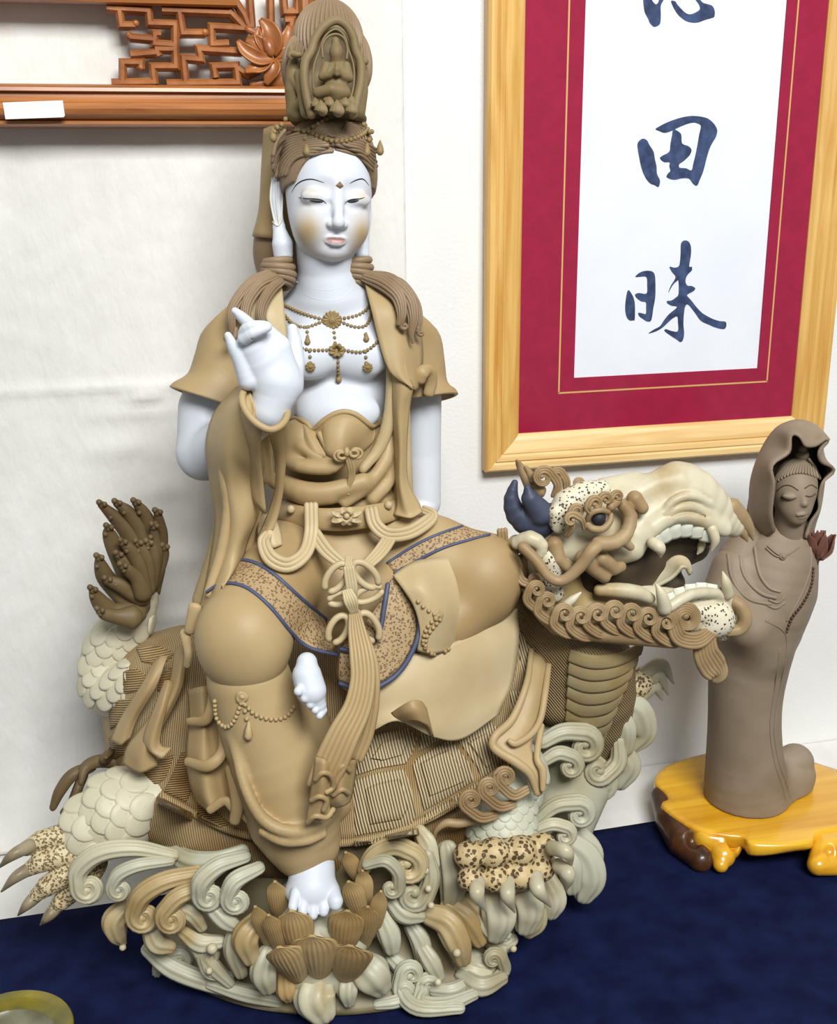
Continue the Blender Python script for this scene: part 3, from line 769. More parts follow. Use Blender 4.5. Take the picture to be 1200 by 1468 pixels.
# hair under the hood: strands from the hairline up to a topknot
mb = MB()
for i in range(17):
    t = i / 16; a = (1109 + 66 * t, 694 - 12 * math.sin(t * math.pi) - 8 * t); e = (1140 + 20 * t, 658 + 3 * math.sin(t * math.pi))
    P, R, N = sk.path([a, (a[0] * 0.62 + e[0] * 0.38, a[1] * 0.55 + e[1] * 0.45 - 3), e], 1.2, 6, d0=DH); mb.add(*sweep(P, np.linspace(2.4, 1.8, len(P)) * sc(P[0]), 6, nrm=N))
mb.add(*ball(1150, 653, DH - 0.002, 10, (1, 0.8, 1))); mb.add(*ball(1151, 644, DH - 0.002, 7)); mb.build('hair', m_taupe, sf)
# hood: open sheet wrapped over the head with a wavy front edge
rows = []
fr_e = [(1112, 760, DH - 0.008), (1108, 735, DH - 0.02), (1112, 695, DH - 0.028), (1109, 668, DH - 0.03), (1133, 650, DH - 0.03), (1136, 626, DH - 0.028), (1146, 628, DH - 0.034), (1154, 641, DH - 0.036), (1170, 641, DH - 0.034), (1186, 631, DH - 0.03), (1172, 648, DH - 0.028), (1176, 664, DH - 0.026), (1194, 674, DH - 0.02), (1178, 690, DH - 0.02), (1172, 712, DH - 0.018), (1172, 730, DH - 0.018), (1160, 748, DH - 0.014), (1152, 770, DH - 0.012)]
bk = [(1096, 770, D), (1080, 745, D), (1078, 700, D), (1086, 665, D), (1100, 635, D), (1114, 617, D), (1128, 609, D), (1142, 605, D), (1156, 607, D), (1168, 614, D), (1174, 628, D), (1177, 650, D + .005), (1180, 668, D + .005), (1178, 690, D + .005), (1176, 710, D + .005), (1172, 730, D + .005), (1166, 750, D + .005), (1160, 775, D + .005)]
fr_e = np.array(fr_e); bk = np.array(bk)
mid = bk * 0.72 + fr_e * 0.28; mid[:, 2] = D - 0.022; cc = np.array([1135, 700, 0])
mid[:, :2] += (mid[:, :2] - cc[:2]) * 0.02
bb = bk.copy(); bb[:, 2] = D + 0.028; bb[:, :2] = cc[:2] + (bk[:, :2] - cc[:2]) * 0.86
b3 = bk.copy(); b3[:, 2] = D + 0.045; b3[:, :2] = cc[:2] + (bk[:, :2] - cc[:2]) * 0.3
v, f, uv = grid_sheet([b3, bb, bk, mid, fr_e], 4, 4.0)
obj('hood', mesh_from('hood', v, f, uv=uv), m_taupe, sf)
c = Clay(0.003)
c.chain([(1060, 800, D, 30), (1086, 750, D, 18), (1090, 700, D + .01, 14)], 14)
c.chain([(1130, 760, D + 0.03, 36), (1130, 700, D + 0.035, 36), (1138, 650, D + 0.03, 30)], 12)
c.build('hood_back', m_taupe, sf)
# lotus in the raised hand
lc = (1172, 792)
for i in range(11):
    a = i / 11 * 2 * math.pi; x, z = math.cos(a), math.sin(a); op = 0.55 if i % 2 else 1.0
    MB().add(*leaf([(1173 + 3 * x, 802, D - 0.03 - 0.003 * z, 4), (1173 + 14 * x * op, 788 + 3 * op, D - 0.03 - 0.012 * z * op, 9), (1174 + 19 * x * op, 772 + 4 * op, D - 0.03 - 0.016 * z * op, 7), (1174 + 23 * x * op, 754 + 12 * op, D - 0.03 - 0.018 * z * op, 1)], 0.35, 2.2, nrm=-(ER * x + np.array([0, -1, 0]) * z))).build('lotus_petal', m_bud, sf)
c = Clay(0.0013); c.chain([(1150, 835, D - 0.012, 12), (1160, 815, D - 0.02, 11), (1168, 802, D - 0.027, 7)], 5)
c.build('raised_hand', m_taupe_d, sf)
# --- glazed dish in the corner
m_dish = mat('olive_glaze', (134, 118, 30), 0.25, (86, 84, 30), 26, coat=0.6); m_dish_in = mat('grey_glaze', (128, 124, 104), 0.25, (96, 92, 66), 30, coat=0.5)
dc = G(8, 1490, 0.03)
def lathe(prof, c, n=64):
    th = np.linspace(0, 2 * np.pi, n, endpoint=False)
    v = np.array([[c[0] + r * np.cos(t), c[1] + r * np.sin(t), z] for r, z in prof for t in th]); m = len(prof)
    f = np.array([[i * n + j, i * n + (j + 1) % n, (i + 1) * n + (j + 1) % n, (i + 1) * n + j] for i in range(m - 1) for j in range(n)])
    return v, f
ds = thing('glazed_dish', (dc[0], dc[1], 0), 'small round olive glazed dish with a grey centre on the navy cloth', 'dish')
obj('rim', mesh_from('rim', *lathe([(0.001, 0.001), (0.035, 0.001), (0.04, 0.006), (0.058, 0.022), (0.0675, 0.031), (0.069, 0.033), (0.0675, 0.034), (0.06, 0.029), (0.05, 0.024)], dc)), m_dish, ds)
obj('well', mesh_from('well', *lathe([(0.0505, 0.0243), (0.045, 0.019), (0.03, 0.013), (0.012, 0.012), (0.0005, 0.012)], dc)), m_dish_in, ds)
# ------------------------------------------------------------------ the big statue: materials
m_skin = mat('white_porcelain', (208, 213, 219), 0.48, (201, 206, 212), 10, spec=0.4)
m_tan = mat('tan_clay', (176, 153, 111), 0.5, (154, 128, 86), 6, 0.06, 350, lo=0.3, hi=0.62)
m_pale = mat('pale_tan_clay', (194, 176, 138), 0.5, (176, 155, 114), 8, 0.06, 350, lo=0.3, hi=0.62)
m_hair = mat('brown_clay', (146, 124, 97), 0.5, (122, 100, 74), 18, 0.06, 350)
m_crown = mat('olive_clay', (134, 116, 80), 0.6, (114, 96, 62), 14, 0.1, 300)
m_bead = mat('ochre_clay', (140, 118, 76), 0.55)
m_dark = mat('dark_line', (40, 38, 42), 0.6)
m_blue = mat('slate_blue_paint', (82, 88, 112), 0.5, (68, 74, 98), 40)
m_bone = mat('bone_clay', (208, 200, 174), 0.45, (184, 170, 132), 9, 0.05, 300, lo=0.32, hi=0.62)
m_wave = mat('sage_clay', (190, 184, 156), 0.42, (166, 144, 98), 14, 0.05, 300, lo=0.34, hi=0.5)
m_wave2 = mat('grey_sage_clay', (183, 181, 158), 0.42, (158, 147, 112), 9, 0.05, 300, lo=0.34, hi=0.58)
ST = thing('bodhisattva_statue', G(480, 1400, 0), 'large tan and white clay statue of a crowned figure riding a dragon turtle over waves', 'statue')

# ------------------------------------------------------------------ head
HC = V(471, 300, 0.02); HS = sc(HC)
def rotv(v, ax, a):
    ax = ax / np.linalg.norm(ax); return v * math.cos(a) + np.cross(ax, v) * math.sin(a) + ax * (ax @ v) * (1 - math.cos(a))
hz = CAM - HC; hz /= np.linalg.norm(hz); hx = np.cross(np.array([0, 0, 1.0]), hz); hx /= np.linalg.norm(hx); hy = np.cross(hz, hx)
for ax, a in ((hy.copy(), math.radians(12)), ):
    hx, hz = rotv(hx, ax, a), rotv(hz, ax, a)
a = math.radians(-4.5); hx, hy = rotv(hx, hz, a), rotv(hy, hz, a)
HA = np.array([hx, hy, hz])
def FV(u, v, w): return HC + (u * hx + v * hy + w * hz) * HS
class FClay(Clay):
    def e(s, u, v, w, r, k=6, sub=False): return s.ellw(FV(u, v, w), np.array(r) * HS, HA, k * HS, sub)
    def ch(s, pts, k=4, sub=False):
        return s.chainw(np.array([FV(*p[:3]) for p in pts]), np.array([p[3] for p in pts]) * HS, k * HS, sub)
c = FClay(0.00085)
c.e(0, 32, -4, (62, 84, 66), 6).e(0, -8, 6, (57, 62, 54), 10).e(0, -38, 12, (44, 35, 42), 14)
c.e(0, -57, 38, (16, 11, 14), 14)
for s in (-1, 1):
    c.e(s * 27, -22, 30, (23, 24, 24), 16)
    c.e(s * 31, 28, 70, (25, 9, 13), 12, sub=True)
    c.e(s * 29, 15, 47, (20, 12, 12.5), 5)
    c.ch([(s * 12, 6, 62, 3.2), (s * 20, 2, 62, 3), (s * 34, 3, 58, 2.6)], 6, sub=True)
c.ch([(0, 36, 56, 4), (0, 12, 59.5, 5.5), (0, -14, 69, 7.2)], 9)
c.e(0, -19, 69, (8.5, 7, 7.5), 5)
for s in (-1, 1): c.e(s * 9, -21, 61, (5.8, 5.2, 7), 4)
for s in (-1, 1): c.e(s * 4.5, -26, 65, (2.2, 1.4, 3), 2, sub=True)
c.ch([(0, -30, 64, 1.6), (0, -34, 63, 1.8)], 4, sub=True)
c.ch([(-17, -40, 52.5, 1.6), (-8, -38.5, 58.5, 3.2), (-3, -37.5, 60.5, 3.6), (0, -38.5, 60.5, 3.2), (3, -37.5, 60.5, 3.6), (8, -38.5, 58.5, 3.2), (17, -40, 52.5, 1.6)], 3)
c.ch([(-12, -44.5, 55.5, 2.6), (-5, -46, 59.5, 4.2), (5, -46, 59.5, 4.2), (12, -44.5, 55.5, 2.6)], 3)
c.ch([(-17, -41, 57, 0.9), (-8, -41.5, 63, 0.9), (0, -41.8, 65, 0.9), (8, -41.5, 63, 0.9), (17, -41, 57, 0.9)], 2, sub=True)
c.ch([(-16, -52, 60, 1.5), (0, -54, 64, 2), (16, -52, 60, 1.5)], 5, sub=True)
c.ch([(-30, -66, 36, 1.2), (0, -73, 45, 1.2), (30, -66, 36, 1.2)], 3, sub=True)
head = c.build('head', None, ST)
me = head.data
# painted colour of the porcelain: blush, lids and lips
co = np.zeros(len(me.vertices) * 3, dtype=np.float32); me.vertices.foreach_get('co', co); co = co.reshape(-1, 3).astype(float)
L = ((co - HC) @ HA.T) / HS
base = np.array(lin((210, 214, 220))); tan_ = np.array(lin((178, 148, 92))); lip = np.array(lin((166, 108, 90))); lid = np.array(lin((214, 200, 168)))
colr = np.tile(base, (len(co), 1)); front = np.clip((L[:, 2] - 15) / 20, 0, 1)
def mixc(c0, c1, m): return c0 * (1 - m[:, None]) + c1 * m[:, None]
for s in (-1, 1):
    m_ = 0.9 * np.exp(-((L[:, 0] - s * 39) / 19) ** 2 - ((L[:, 1] + 32) / 25) ** 2) * front; colr = mixc(colr, tan_, m_)
    m_ = 0.6 * np.exp(-((L[:, 0] - s * 34) / 17) ** 2 - ((L[:, 1] - 20) / 8) ** 2) * front; colr = mixc(colr, tan_, 0.7 * m_)
m_ = 0.25 * np.exp(-((L[:, 0]) / 30) ** 2 - ((L[:, 1] + 66) / 9) ** 2) * front; colr = mixc(colr, tan_, m_)
m_ = np.exp(-np.maximum(((L[:, 0]) / 15.5) ** 2 + ((L[:, 1] + 42.0) / 5.4) ** 2 - 0.75, 0) * 7) * (L[:, 2] > 48); colr = mixc(colr, lip, 0.75 * m_)
ca = me.color_attributes.new('paint', 'FLOAT_COLOR', 'POINT')
ca.data.foreach_set('color', np.concatenate([colr, np.ones((len(co), 1))], 1).astype(np.float32).ravel())
mf = bpy.data.materials.new('painted_porcelain'); mf.use_nodes = True; nt = mf.node_tree; bs = nt.nodes['Principled BSDF']
bs.inputs['Roughness'].default_value = 0.48; at = nt.nodes.new('ShaderNodeAttribute'); at.attribute_name = 'paint'; nt.links.new(at.outputs['Color'], bs.inputs['Base Color'])
me.materials.clear(); me.materials.append(mf)
fs = Skin(head)
def fline(pts, r, lift=0.0, res=6, taper=True):
    P, R, N = fs.path(pts, lift, res, smooth=1); t = np.linspace(0, 1, len(P)); k = (np.sin(t * math.pi) ** 0.6 * 0.8 + 0.2) if taper else 1
    return sweep(P, np.ones(len(P)) * r * HS * k, 6, flat=0.6, nrm=N)
for pts in ([(418, 276), (424, 266), (434, 259), (448, 257), (465, 262)], [(501, 263), (511, 258), (521, 257), (529, 266)]):
    MB().add(*fline(pts, 0.9, 0.3)).build('eyebrow', m_dark, head)
for lidp, pup in (([(428, 283), (439, 284.5), (452, 285), (462, 287), (468, 292)], [(443, 287.5), (453, 288.8), (464, 289.5)]), ([(494, 292), (499, 287.5), (508, 285.5), (516, 285), (523, 283)], [(498, 289.5), (506, 289), (515, 287.3)])):
    MB().add(*fline(lidp, 0.8, 0.4)).build('eyelid_line', m_dark, head)
    MB().add(*fline(pup, 2.1, -0.3)).build('eye', m_dark, head)
p, n = fs.hit(487, 266); fr_ = np.array([hx + hy, hy - hx, hz]) / np.array([[2 ** .5], [2 ** .5], [1]])
bx = np.array([[-1, -1, 0], [1, -1, 0], [1, 1, 0], [-1, 1, 0], [0, 0, 0.6]]) * 4 * HS
obj('forehead_mark', mesh_from('forehead_mark', p + bx @ fr_, [(0, 1, 4), (1, 2, 4), (2, 3, 4), (3, 0, 4)], smooth=False), m_hair, head)
# ears
c = Clay(0.001)
c.chain([(399, 258, 0.035, 8), (395, 285, 0.035, 9), (400, 322, 0.032, 7)], 3).chain([(400, 328, 0.03, 9), (405, 350, 0.026, 15), (406, 364, 0.026, 14)], 6, flat=0.8)
c.chain([(402, 268, 0.02, 4), (401, 290, 0.021, 4.5), (403, 312, 0.021, 4)], 3, sub=True)
eo = c.build('ear', m_skin, head); ek = Skin(eo); mb = MB()
for pts in ([(391, 256), (388, 285), (394, 318)], [(397, 256), (396, 285), (400, 320)], [(404, 258), (404, 290), (403, 318)], [(392, 318), (398, 324), (404, 316)]):
    P, R, N = ek.path(pts, 0.4, 6); mb.add(*sweep(P, np.ones(len(P)) * 1.5 * HS, 6, nrm=N))
mb.build('ear_ridge', mat('ivory_porcelain', (206, 204, 192), 0.5), head)
c = Clay(0.001)
c.chain([(527, 262, 0.03, 4), (528, 310, 0.03, 5), (522, 345, 0.028, 7), (519, 364, 0.026, 11)], 5)
c.build('ear', m_skin, head)
# neck and chest
c = Clay(0.0022)
c.chain([(466, 350, 0.025, 42), (468, 385, 0.03, 41), (472, 420, 0.035, 50)], 16)
c.ell(477, 470, 0.045, (92, 66, 56), 22).ell(480, 545, 0.045, (80, 90, 58), 22).ell(482, 620, 0.045, (74, 60, 56), 16)
c.ell(440, 505, 0.0, (46, 40, 26), 22).ell(518, 503, 0.0, (44, 40, 26), 22)
c.ell(485, 590, 0.0, (60, 34, 26), 16)
chest = c.build('torso', m_skin, ST)
ck = Skin(chest)
for pts in ([(424, 412), (445, 426), (470, 431), (492, 427), (507, 412)], [(418, 400), (440, 412), (468, 416), (490, 412)]):
    P, R, N = ck.path(pts, -0.4, 6); MB().add(*sweep(P, np.ones(len(P)) * 0.9 * HS, 6, nrm=N)).build('neck_crease', m_skin, chest)
# ------------------------------------------------------------------ necklace
nk = MB()
def chn(sk, pts, r, lift=1.0): 
    P, R, N = sk.path(pts, lift, 8); return beads(P, r * sc(P[0]))
def addmb(a, b): a.v += [x for x in b.v]; off = a.n; a.f += [x + off for x in b.f]; a.u += b.u; a.n += b.n; return a
for pts in ([(405, 436), (425, 445), (445, 453), (463, 458)], [(410, 453), (422, 466), (440, 470), (463, 461)], [(488, 457), (510, 453), (524, 445), (531, 433)], [(488, 461), (508, 469), (525, 467), (533, 448)], [(428, 498), (445, 502), (468, 502)], [(494, 502), (515, 505), (530, 500), (543, 488)], [(484, 512), (485, 538)], [(444, 503), (445, 520)], [(524, 504), (525, 520)], [(440, 470), (441, 484)], [(520, 469), (524, 480)], [(478, 470), (480, 492)]):
    addmb(nk, chn(ck, pts, 2.7))
neck = nk.build('necklace', m_bead, ST)
def rosette(sk, px, py, r, n, name, m, parent, tilt=0, lift=2.0, inner=0.35):
    p, nn = sk.hit(px, py); u = sc(p); nn = nn if nn @ EF > 0 else -nn
    x = np.cross(EU, nn); x /= np.linalg.norm(x); y = np.cross(nn, x)
    th = np.linspace(0, 2 * np.pi, n * 6, endpoint=False); v = []; rr_ = (0.02, 0.3, 0.36, 0.75, 1.0, 1.02, 0.98)
    hh = (3.2, 2.8, 1.6, 2.6, 1.6, 0.4, -1)
    for q, h in zip(rr_, hh):
        m_ = (1 + (0.08 * np.cos(n * th) if q > 0.35 else 0)); hm = h * (1 + (0.25 * np.cos(n * th) if 0.35 < q < 1 else 0))
        v.append(p + nn * (lift * u) + (x[None] * (np.cos(th) * m_ * q)[:, None] + y[None] * (np.sin(th) * m_ * q)[:, None]) * r * u + nn[None] * (hm * u * r / 12 * np.ones(len(th)))[:, None])
    k = len(th); v = np.concatenate(v)
    f = np.array([[i * k + j, (i + 1) * k + j, (i + 1) * k + (j + 1) % k, i * k + (j + 1) % k] for i in range(6) for j in range(k)])
    return obj(name, mesh_from(name, v, f[:, ::-1]), m, parent)
rosette(ck, 476, 459, 13, 14, 'medallion', m_bead, neck); rosette(ck, 445, 525, 7, 9, 'pendant', m_bead, neck); rosette(ck, 527, 526, 7, 9, 'pendant', m_bead, neck); fp = rosette(ck, 483, 502, 5, 6, 'flower_pendant', m_bead, neck)
p0, n0 = ck.hit(483, 502); d0_ = p0[1] - Y0
for i in range(8):
    a_ = i / 8 * 2 * math.pi + 0.39; x_, y_ = math.cos(a_), math.sin(a_); MB().add(*leaf([(483 + 3 * x_, 502 + 3 * y_, d0_ - 0.003, 2), (483 + 7 * x_, 502 + 6 * y_, d0_ - 0.006, 3.4), (483 + 12 * x_, 502 + 10 * y_, d0_ - 0.006, 0.8)], 0.3, 1.8)).build('pendant_petal', m_bead, neck)
for (x, y, h) in ((441, 489, 9), (525, 485, 8), (486, 541, 8)):
    p, n = ck.hit(x, y); u = sc(p); mb = MB(); mb.add(*sweep(np.array([p + EU * u * h, p + EU * u * 2 + n * u, p - EU * u * 2 + n * u * 2]), np.array([1.2, 3.2, 4.6]) * u, 10)); mb.build('drop_pendant', m_bead, neck)

# ------------------------------------------------------------------ hair
c = FClay(0.0018)
c.e(0, 46, -8, (70, 82, 70), 4).e(0, 80, -6, (62, 46, 62), 10)
c.e(1, 4, 62, (68, 80, 70), 2, sub=True).e(0, -22, 30, (96, 66, 100), 2, sub=True)
c.e(0, -20, 60, (64, 100, 46), 2, sub=True)
cap = c.build('hair_cap', m_hair, ST)
hs = Skin(cap, head)
mb = MB()
def lerp2(A, t): A = np.array(A, float); q = t * (len(A) - 1); k = min(int(q), len(A) - 2); return tuple(A[k] + (A[k + 1] - A[k]) * (q - k))
for i in range(12):                                  # left fan of strands from the ear to the parting
    t = i / 11
    pts = [lerp2([(411, 250), (398, 254), (392, 240), (392, 222)], t), lerp2([(417, 236), (404, 232), (397, 222), (395, 208)], t), lerp2([(433, 223), (425, 212), (412, 204), (400, 198)], t), lerp2([(476, 217), (468, 206), (446, 197), (408, 188)], t)]
    P, R, N = hs.path(pts, 1.4, 6); mb.add(*sweep(P, np.ones(len(P)) * 3.0 * HS, 7, nrm=N))
for i in range(7):                                   # right side
    q = i / 6
    pts = [(482, 214 - 22 * q), (500, 219 - 20 * q), (518, 226 - 24 * q), (534 + 4 * q, 244 - 30 * q)]
    P, R, N = hs.path(pts, 0.6, 6); mb.add(*sweep(P, np.ones(len(P)) * 2.5 * HS, 7, nrm=N))
for i in range(7):                                   # top swirl between the beads
    r_ = 4 + 5 * i
    for s, cx in ((-1, 470), (1, 505)):
        pts = [(cx + s * 0 - 0.6 * r_ * s + 4, 196 - 0), (cx - 0.2 * r_ * s, 196 - r_ * 0.55), (cx + 0.5 * r_ * s, 194 - r_ * 0.35), (cx + 0.8 * r_ * s, 200)]
        P, R, N = hs.path(pts, 0.8, 5); mb.add(*sweep(P, np.ones(len(P)) * 2.0 * HS, 6, nrm=N))
for (x, y) in ((537, 232), (538, 238), (537, 244), (535, 250), (534, 228)):
    mb.add(*ball(x, y, 0.012, 4.5, (1, 0.8, 1)))
mb.build('hair_strands', m_hair, ST)
def ridged(px, py, d, r, n, amp=0.05, rot=0, m=26, k=8, yaw=0):
    """ridged bun: an ellipsoid combed into n strands running over the top"""
    c0 = V(px, py, d); u = sc(c0); th = np.linspace(0, np.pi, m); K = n * k
    ph = np.linspace(0, 2 * np.pi, K, endpoint=False)
    a = math.radians(rot); X = ER * math.cos(a) + EU * math.sin(a); Yv = -ER * math.sin(a) + EU * math.cos(a)
    v = []
    for t in th:
        q = 1 + amp * np.abs(np.cos(ph * n / 2)) * np.sin(t) ** 0.5 - amp
        v.append(c0 + (X[None] * (-np.cos(t) * r[0]) * 1.0 + (Yv[None] * (np.cos(ph) * np.sin(t) * r[1] * q)[:, None] + EF[None] * (np.sin(ph) * np.sin(t) * r[2] * q)[:, None])) * u)
    v = np.concatenate(v)
    f = np.array([[i * K + j, i * K + (j + 1) % K, (i + 1) * K + (j + 1) % K, (i + 1) * K + j] for i in range(m - 1) for j in range(K)])
    return v, f
tk = MB()
tk.add(*ridged(470, 62, 0.03, (62, 52, 46), 48, 0.09, rot=88)); tk.add(*ridged(430, 92, 0.03, (46, 26, 36), 34, 0.11, rot=80)); tk.add(*ridged(512, 88, 0.03, (44, 22, 34), 32, 0.11, rot=96)); tk.add(*ridged(470, 130, 0.03, (50, 52, 44), 48, 0.08, rot=88))
tk.build('topknot', m_hair, ST)
# ------------------------------------------------------------------ crown plaque with a small praying figure
c = Clay(0.0011)
PD = -0.035
out = [(447, 165), (440, 140), (436, 110), (438, 88), (446, 74), (452, 55), (464, 38), (482, 29), (498, 38), (507, 55), (510, 72), (517, 90), (517, 118), (511, 145), (506, 165)]
P = crom(np.array([(x, y) for x, y in out]), 5)
def plaque(P2, d, t, name, m, parent, lean=0.02):
    """outline (px) -> slab of thickness t m; leans back with height"""
    W_ = np.array([V(x, y, d + lean * (165 - y) / 140) for x, y in P2]); v, f = plate(W_, EF, t)
    me = mesh_from(name, v, f, smooth=False); return obj(name, me, m, parent)
crown = plaque(P, PD + 0.022, 0.006, 'crown_plaque', m_crown, ST)
P, R = pxpath([(x, y, PD + 0.0005 + 0.02 * (165 - y) / 140, 6.5) for x, y in out], 5)
mb = MB().add(*sweep(P, R, 12, flat=0.9)); 
inn = [(455, 150), (449, 120), (450, 95), (458, 72), (466, 52), (481, 42), (494, 52), (500, 72), (507, 95), (507, 122), (501, 150)]
P, R = pxpath([(x, y, PD - 0.001 + 0.02 * (165 - y) / 140, 1.6) for x, y in inn], 5); mb.add(*sweep(P, R, 8)); mb.build('plaque_rim', m_crown, crown)
c = Clay(0.0009); q = PD - 0.004
c.ell(482, 75, q + 0.010, (10, 13, 10), 3).ell(481, 60, q + 0.013, (6, 7, 6), 4)
c.chain([(482, 90, q + 0.009, 7), (482, 110, q + 0.006, 16), (481, 130, q + 0.002, 17)], 6, flat=0.7)
c.chain([(468, 95, q + 0.008, 7), (462, 110, q + 0.002, 6), (473, 108, q - 0.003, 4.5), (482, 100, q - 0.007, 3.5)], 4).chain([(496, 95, q + 0.008, 7), (501, 112, q + 0.002, 6), (492, 110, q - 0.003, 4.5), (484, 100, q - 0.007, 3.5)], 4)
c.chain([(483, 106, q - 0.007, 4), (482, 92, q - 0.007, 2.5)], 2)
c.chain([(456, 133, q + 0.002, 8), (475, 128, q - 0.004, 8), (495, 133, q - 0.001, 8)], 5)
c.e = None
c.build('praying_figure', m_crown, crown)
P, R = pxpath([(463, 82, q + 0.01, 1.8), (462, 66, q + 0.013, 1.8), (470, 53, q + 0.014, 1.8), (482, 49, q + 0.015, 1.8), (493, 55, q + 0.014, 1.8), (498, 70, q + 0.013, 1.8), (497, 84, q + 0.01, 1.8)], 5)
MB().add(*sweep(P, R, 8)).build('halo', m_crown, crown)
for i, (x, y, w_, h, dd) in enumerate(((452, 150, 8, 16, 0.002), (470, 142, 7, 20, 0.004), (486, 142, 7, 20, 0.004), (503, 146, 7, 18, 0.003), (460, 156, 10, 20, -0.004), (483, 157, 11, 22, -0.006), (504, 157, 9, 20, -0.003), (472, 148, 8, 18, 0.0), (494, 148, 8, 18, 0.0))):
    MB().add(*leaf([(x, y + h * 0.5, PD - 0.006 + dd, w_ * 0.4), (x, y + h * 0.2, PD - 0.012 + dd, w_ * 0.95), (x, y - h * 0.25, PD - 0.011 + dd, w_ * 0.8), (x, y - h * 0.65, PD - 0.007 + dd, 0.8)], -0.35, 2.5, ribs=4, ramp=0.07)).build('crown_petal', m_crown, crown)
c = Clay(0.0013)
c.chain([(425, 160, 0.0, 14), (422, 130, 0.0, 14), (420, 100, 0.004, 10), (424, 82, 0.0, 8)], 4).chain([(440, 160, -0.02, 10), (434, 130, -0.018, 9), (428, 105, -0.01, 6)], 4).ell(425, 79, -0.012, (9, 4.5, 6), 3)
c.chain([(512, 160, 0.0, 12), (518, 130, 0.004, 10), (519, 105, 0.004, 8)], 4).ell(523, 88, 0.0, (6, 6, 6), 2).chain([(415, 80, 0, 5), (418, 70, 0, 5)], 2).chain([(420, 160, 0.0, 10), (435, 140, -0.02, 5), (418, 112, -0.004, 4)], 3)
c.ell(470, 170, 0.025, (56, 14, 50), 4)
c.build('crown_band', m_crown, crown)
# strings of beads in the hair
hb = MB()
for pts in ([(404, 180), (415, 166), (430, 161), (445, 163)], [(398, 184), (415, 187), (440, 188), (458, 180), (476, 168)], [(440, 188), (455, 196), (475, 203), (500, 202), (520, 193), (524, 184), (505, 172), (487, 170)], [(512, 170), (522, 180), (530, 190)], [(398, 184), (394, 190)], [(438, 190), (439, 200)], [(524, 188), (527, 202)], [(520, 184), (531, 191)]):
    addmb(hb, chn(hs, pts, 3.7, 3.0))
hbo = hb.build('hair_beads', m_bead, ST)
for (x, y) in ((440, 215), (526, 216), (545, 214), (392, 195)):
    p, n = hs.hit(min(x, 534), y)
    if p is None: p, n = V(x, y, 0.0), EF
    else: p = V(x, y, p[1] - Y0)
    u = sc(p); MB().add(*sweep(np.array([p + EU * u * 12, p + EU * u * 4 + EF * u * 1.5, p - EU * u * 4 + EF * u * 2]), np.array([1.2, 4.2, 5.6]) * u, 10)).build('drop_pendant', m_bead, hbo)
# veil behind the head
v, f, uv = grid_sheet([[(400, 178, 0.03), (389, 182, 0.05), (388, 186, 0.075), (470, 180, 0.105), (500, 182, 0.09)], [(402, 240, 0.045), (384, 240, 0.06), (386, 240, 0.085), (470, 240, 0.115), (505, 240, 0.095)], [(398, 300, 0.05), (378, 300, 0.065), (384, 300, 0.09), (470, 300, 0.12), (505, 300, 0.1)], [(396, 342, 0.05), (369, 340, 0.065), (376, 340, 0.09), (470, 340, 0.115), (505, 340, 0.1)]], 5, 4)
obj('veil', mesh_from('veil', v, f), m_tan, ST)
v, f, uv = grid_sheet([[(400, 335, 0.055), (371, 335, 0.07), (380, 335, 0.095), (470, 340, 0.11), (515, 340, 0.08)], [(404, 370, 0.055), (370, 368, 0.07), (380, 370, 0.095), (470, 370, 0.11), (515, 370, 0.08)], [(420, 405, 0.06), (378, 402, 0.07), (390, 405, 0.095), (470, 405, 0.11), (515, 400, 0.08)]], 5, 4)
obj('veil_fold', mesh_from('veil_fold', v, f), m_hair, ST)
# coiled hair at the neck
for side in ((398, 1), (511, -1)):
    mb = MB()
    for i, (y, r) in enumerate(((374, 17), (382, 20), (391, 21), (400, 19), (408, 14))):
        t = np.linspace(0, 2 * np.pi, 20, endpoint=False); x0 = side[0] + (0 if side[1] > 0 else 1) * 1 + i * 0.8 * side[1]
        c0 = V(x0, y, 0.022); u = sc(c0)
        P = c0 + (ER[None] * np.cos(t)[:, None] * r + EF[None] * np.sin(t)[:, None] * r * 0.8 + EU[None] * (3 * np.cos(t + 1 + i))[:, None]) * u
        mb.add(*sweep(P, np.ones(20) * 5.6 * u, 8, closed=True, nrm=EU))
    mb.build('coiled_hair', m_hair, ST)
# ------------------------------------------------------------------ arms, cape, dress
c = Clay(0.002)
c.chain([(335, 500, 0.04, 40), (292, 585, 0.03, 36), (292, 645, 0.015, 38)], 12).chain([(292, 652, 0.012, 37), (325, 632, -0.03, 33), (365, 600, -0.075, 30), (388, 580, -0.098, 29)], 10)
arm = c.build('arm', m_skin, ST)
c = Clay(0.0016)
c.chain([(600, 530, 0.05, 28), (604, 570, 0.05, 29), (606, 650, 0.05, 26), (608, 720, 0.045, 24), (600, 745, 0.03, 20)], 12)
c.build('arm', m_skin, ST)
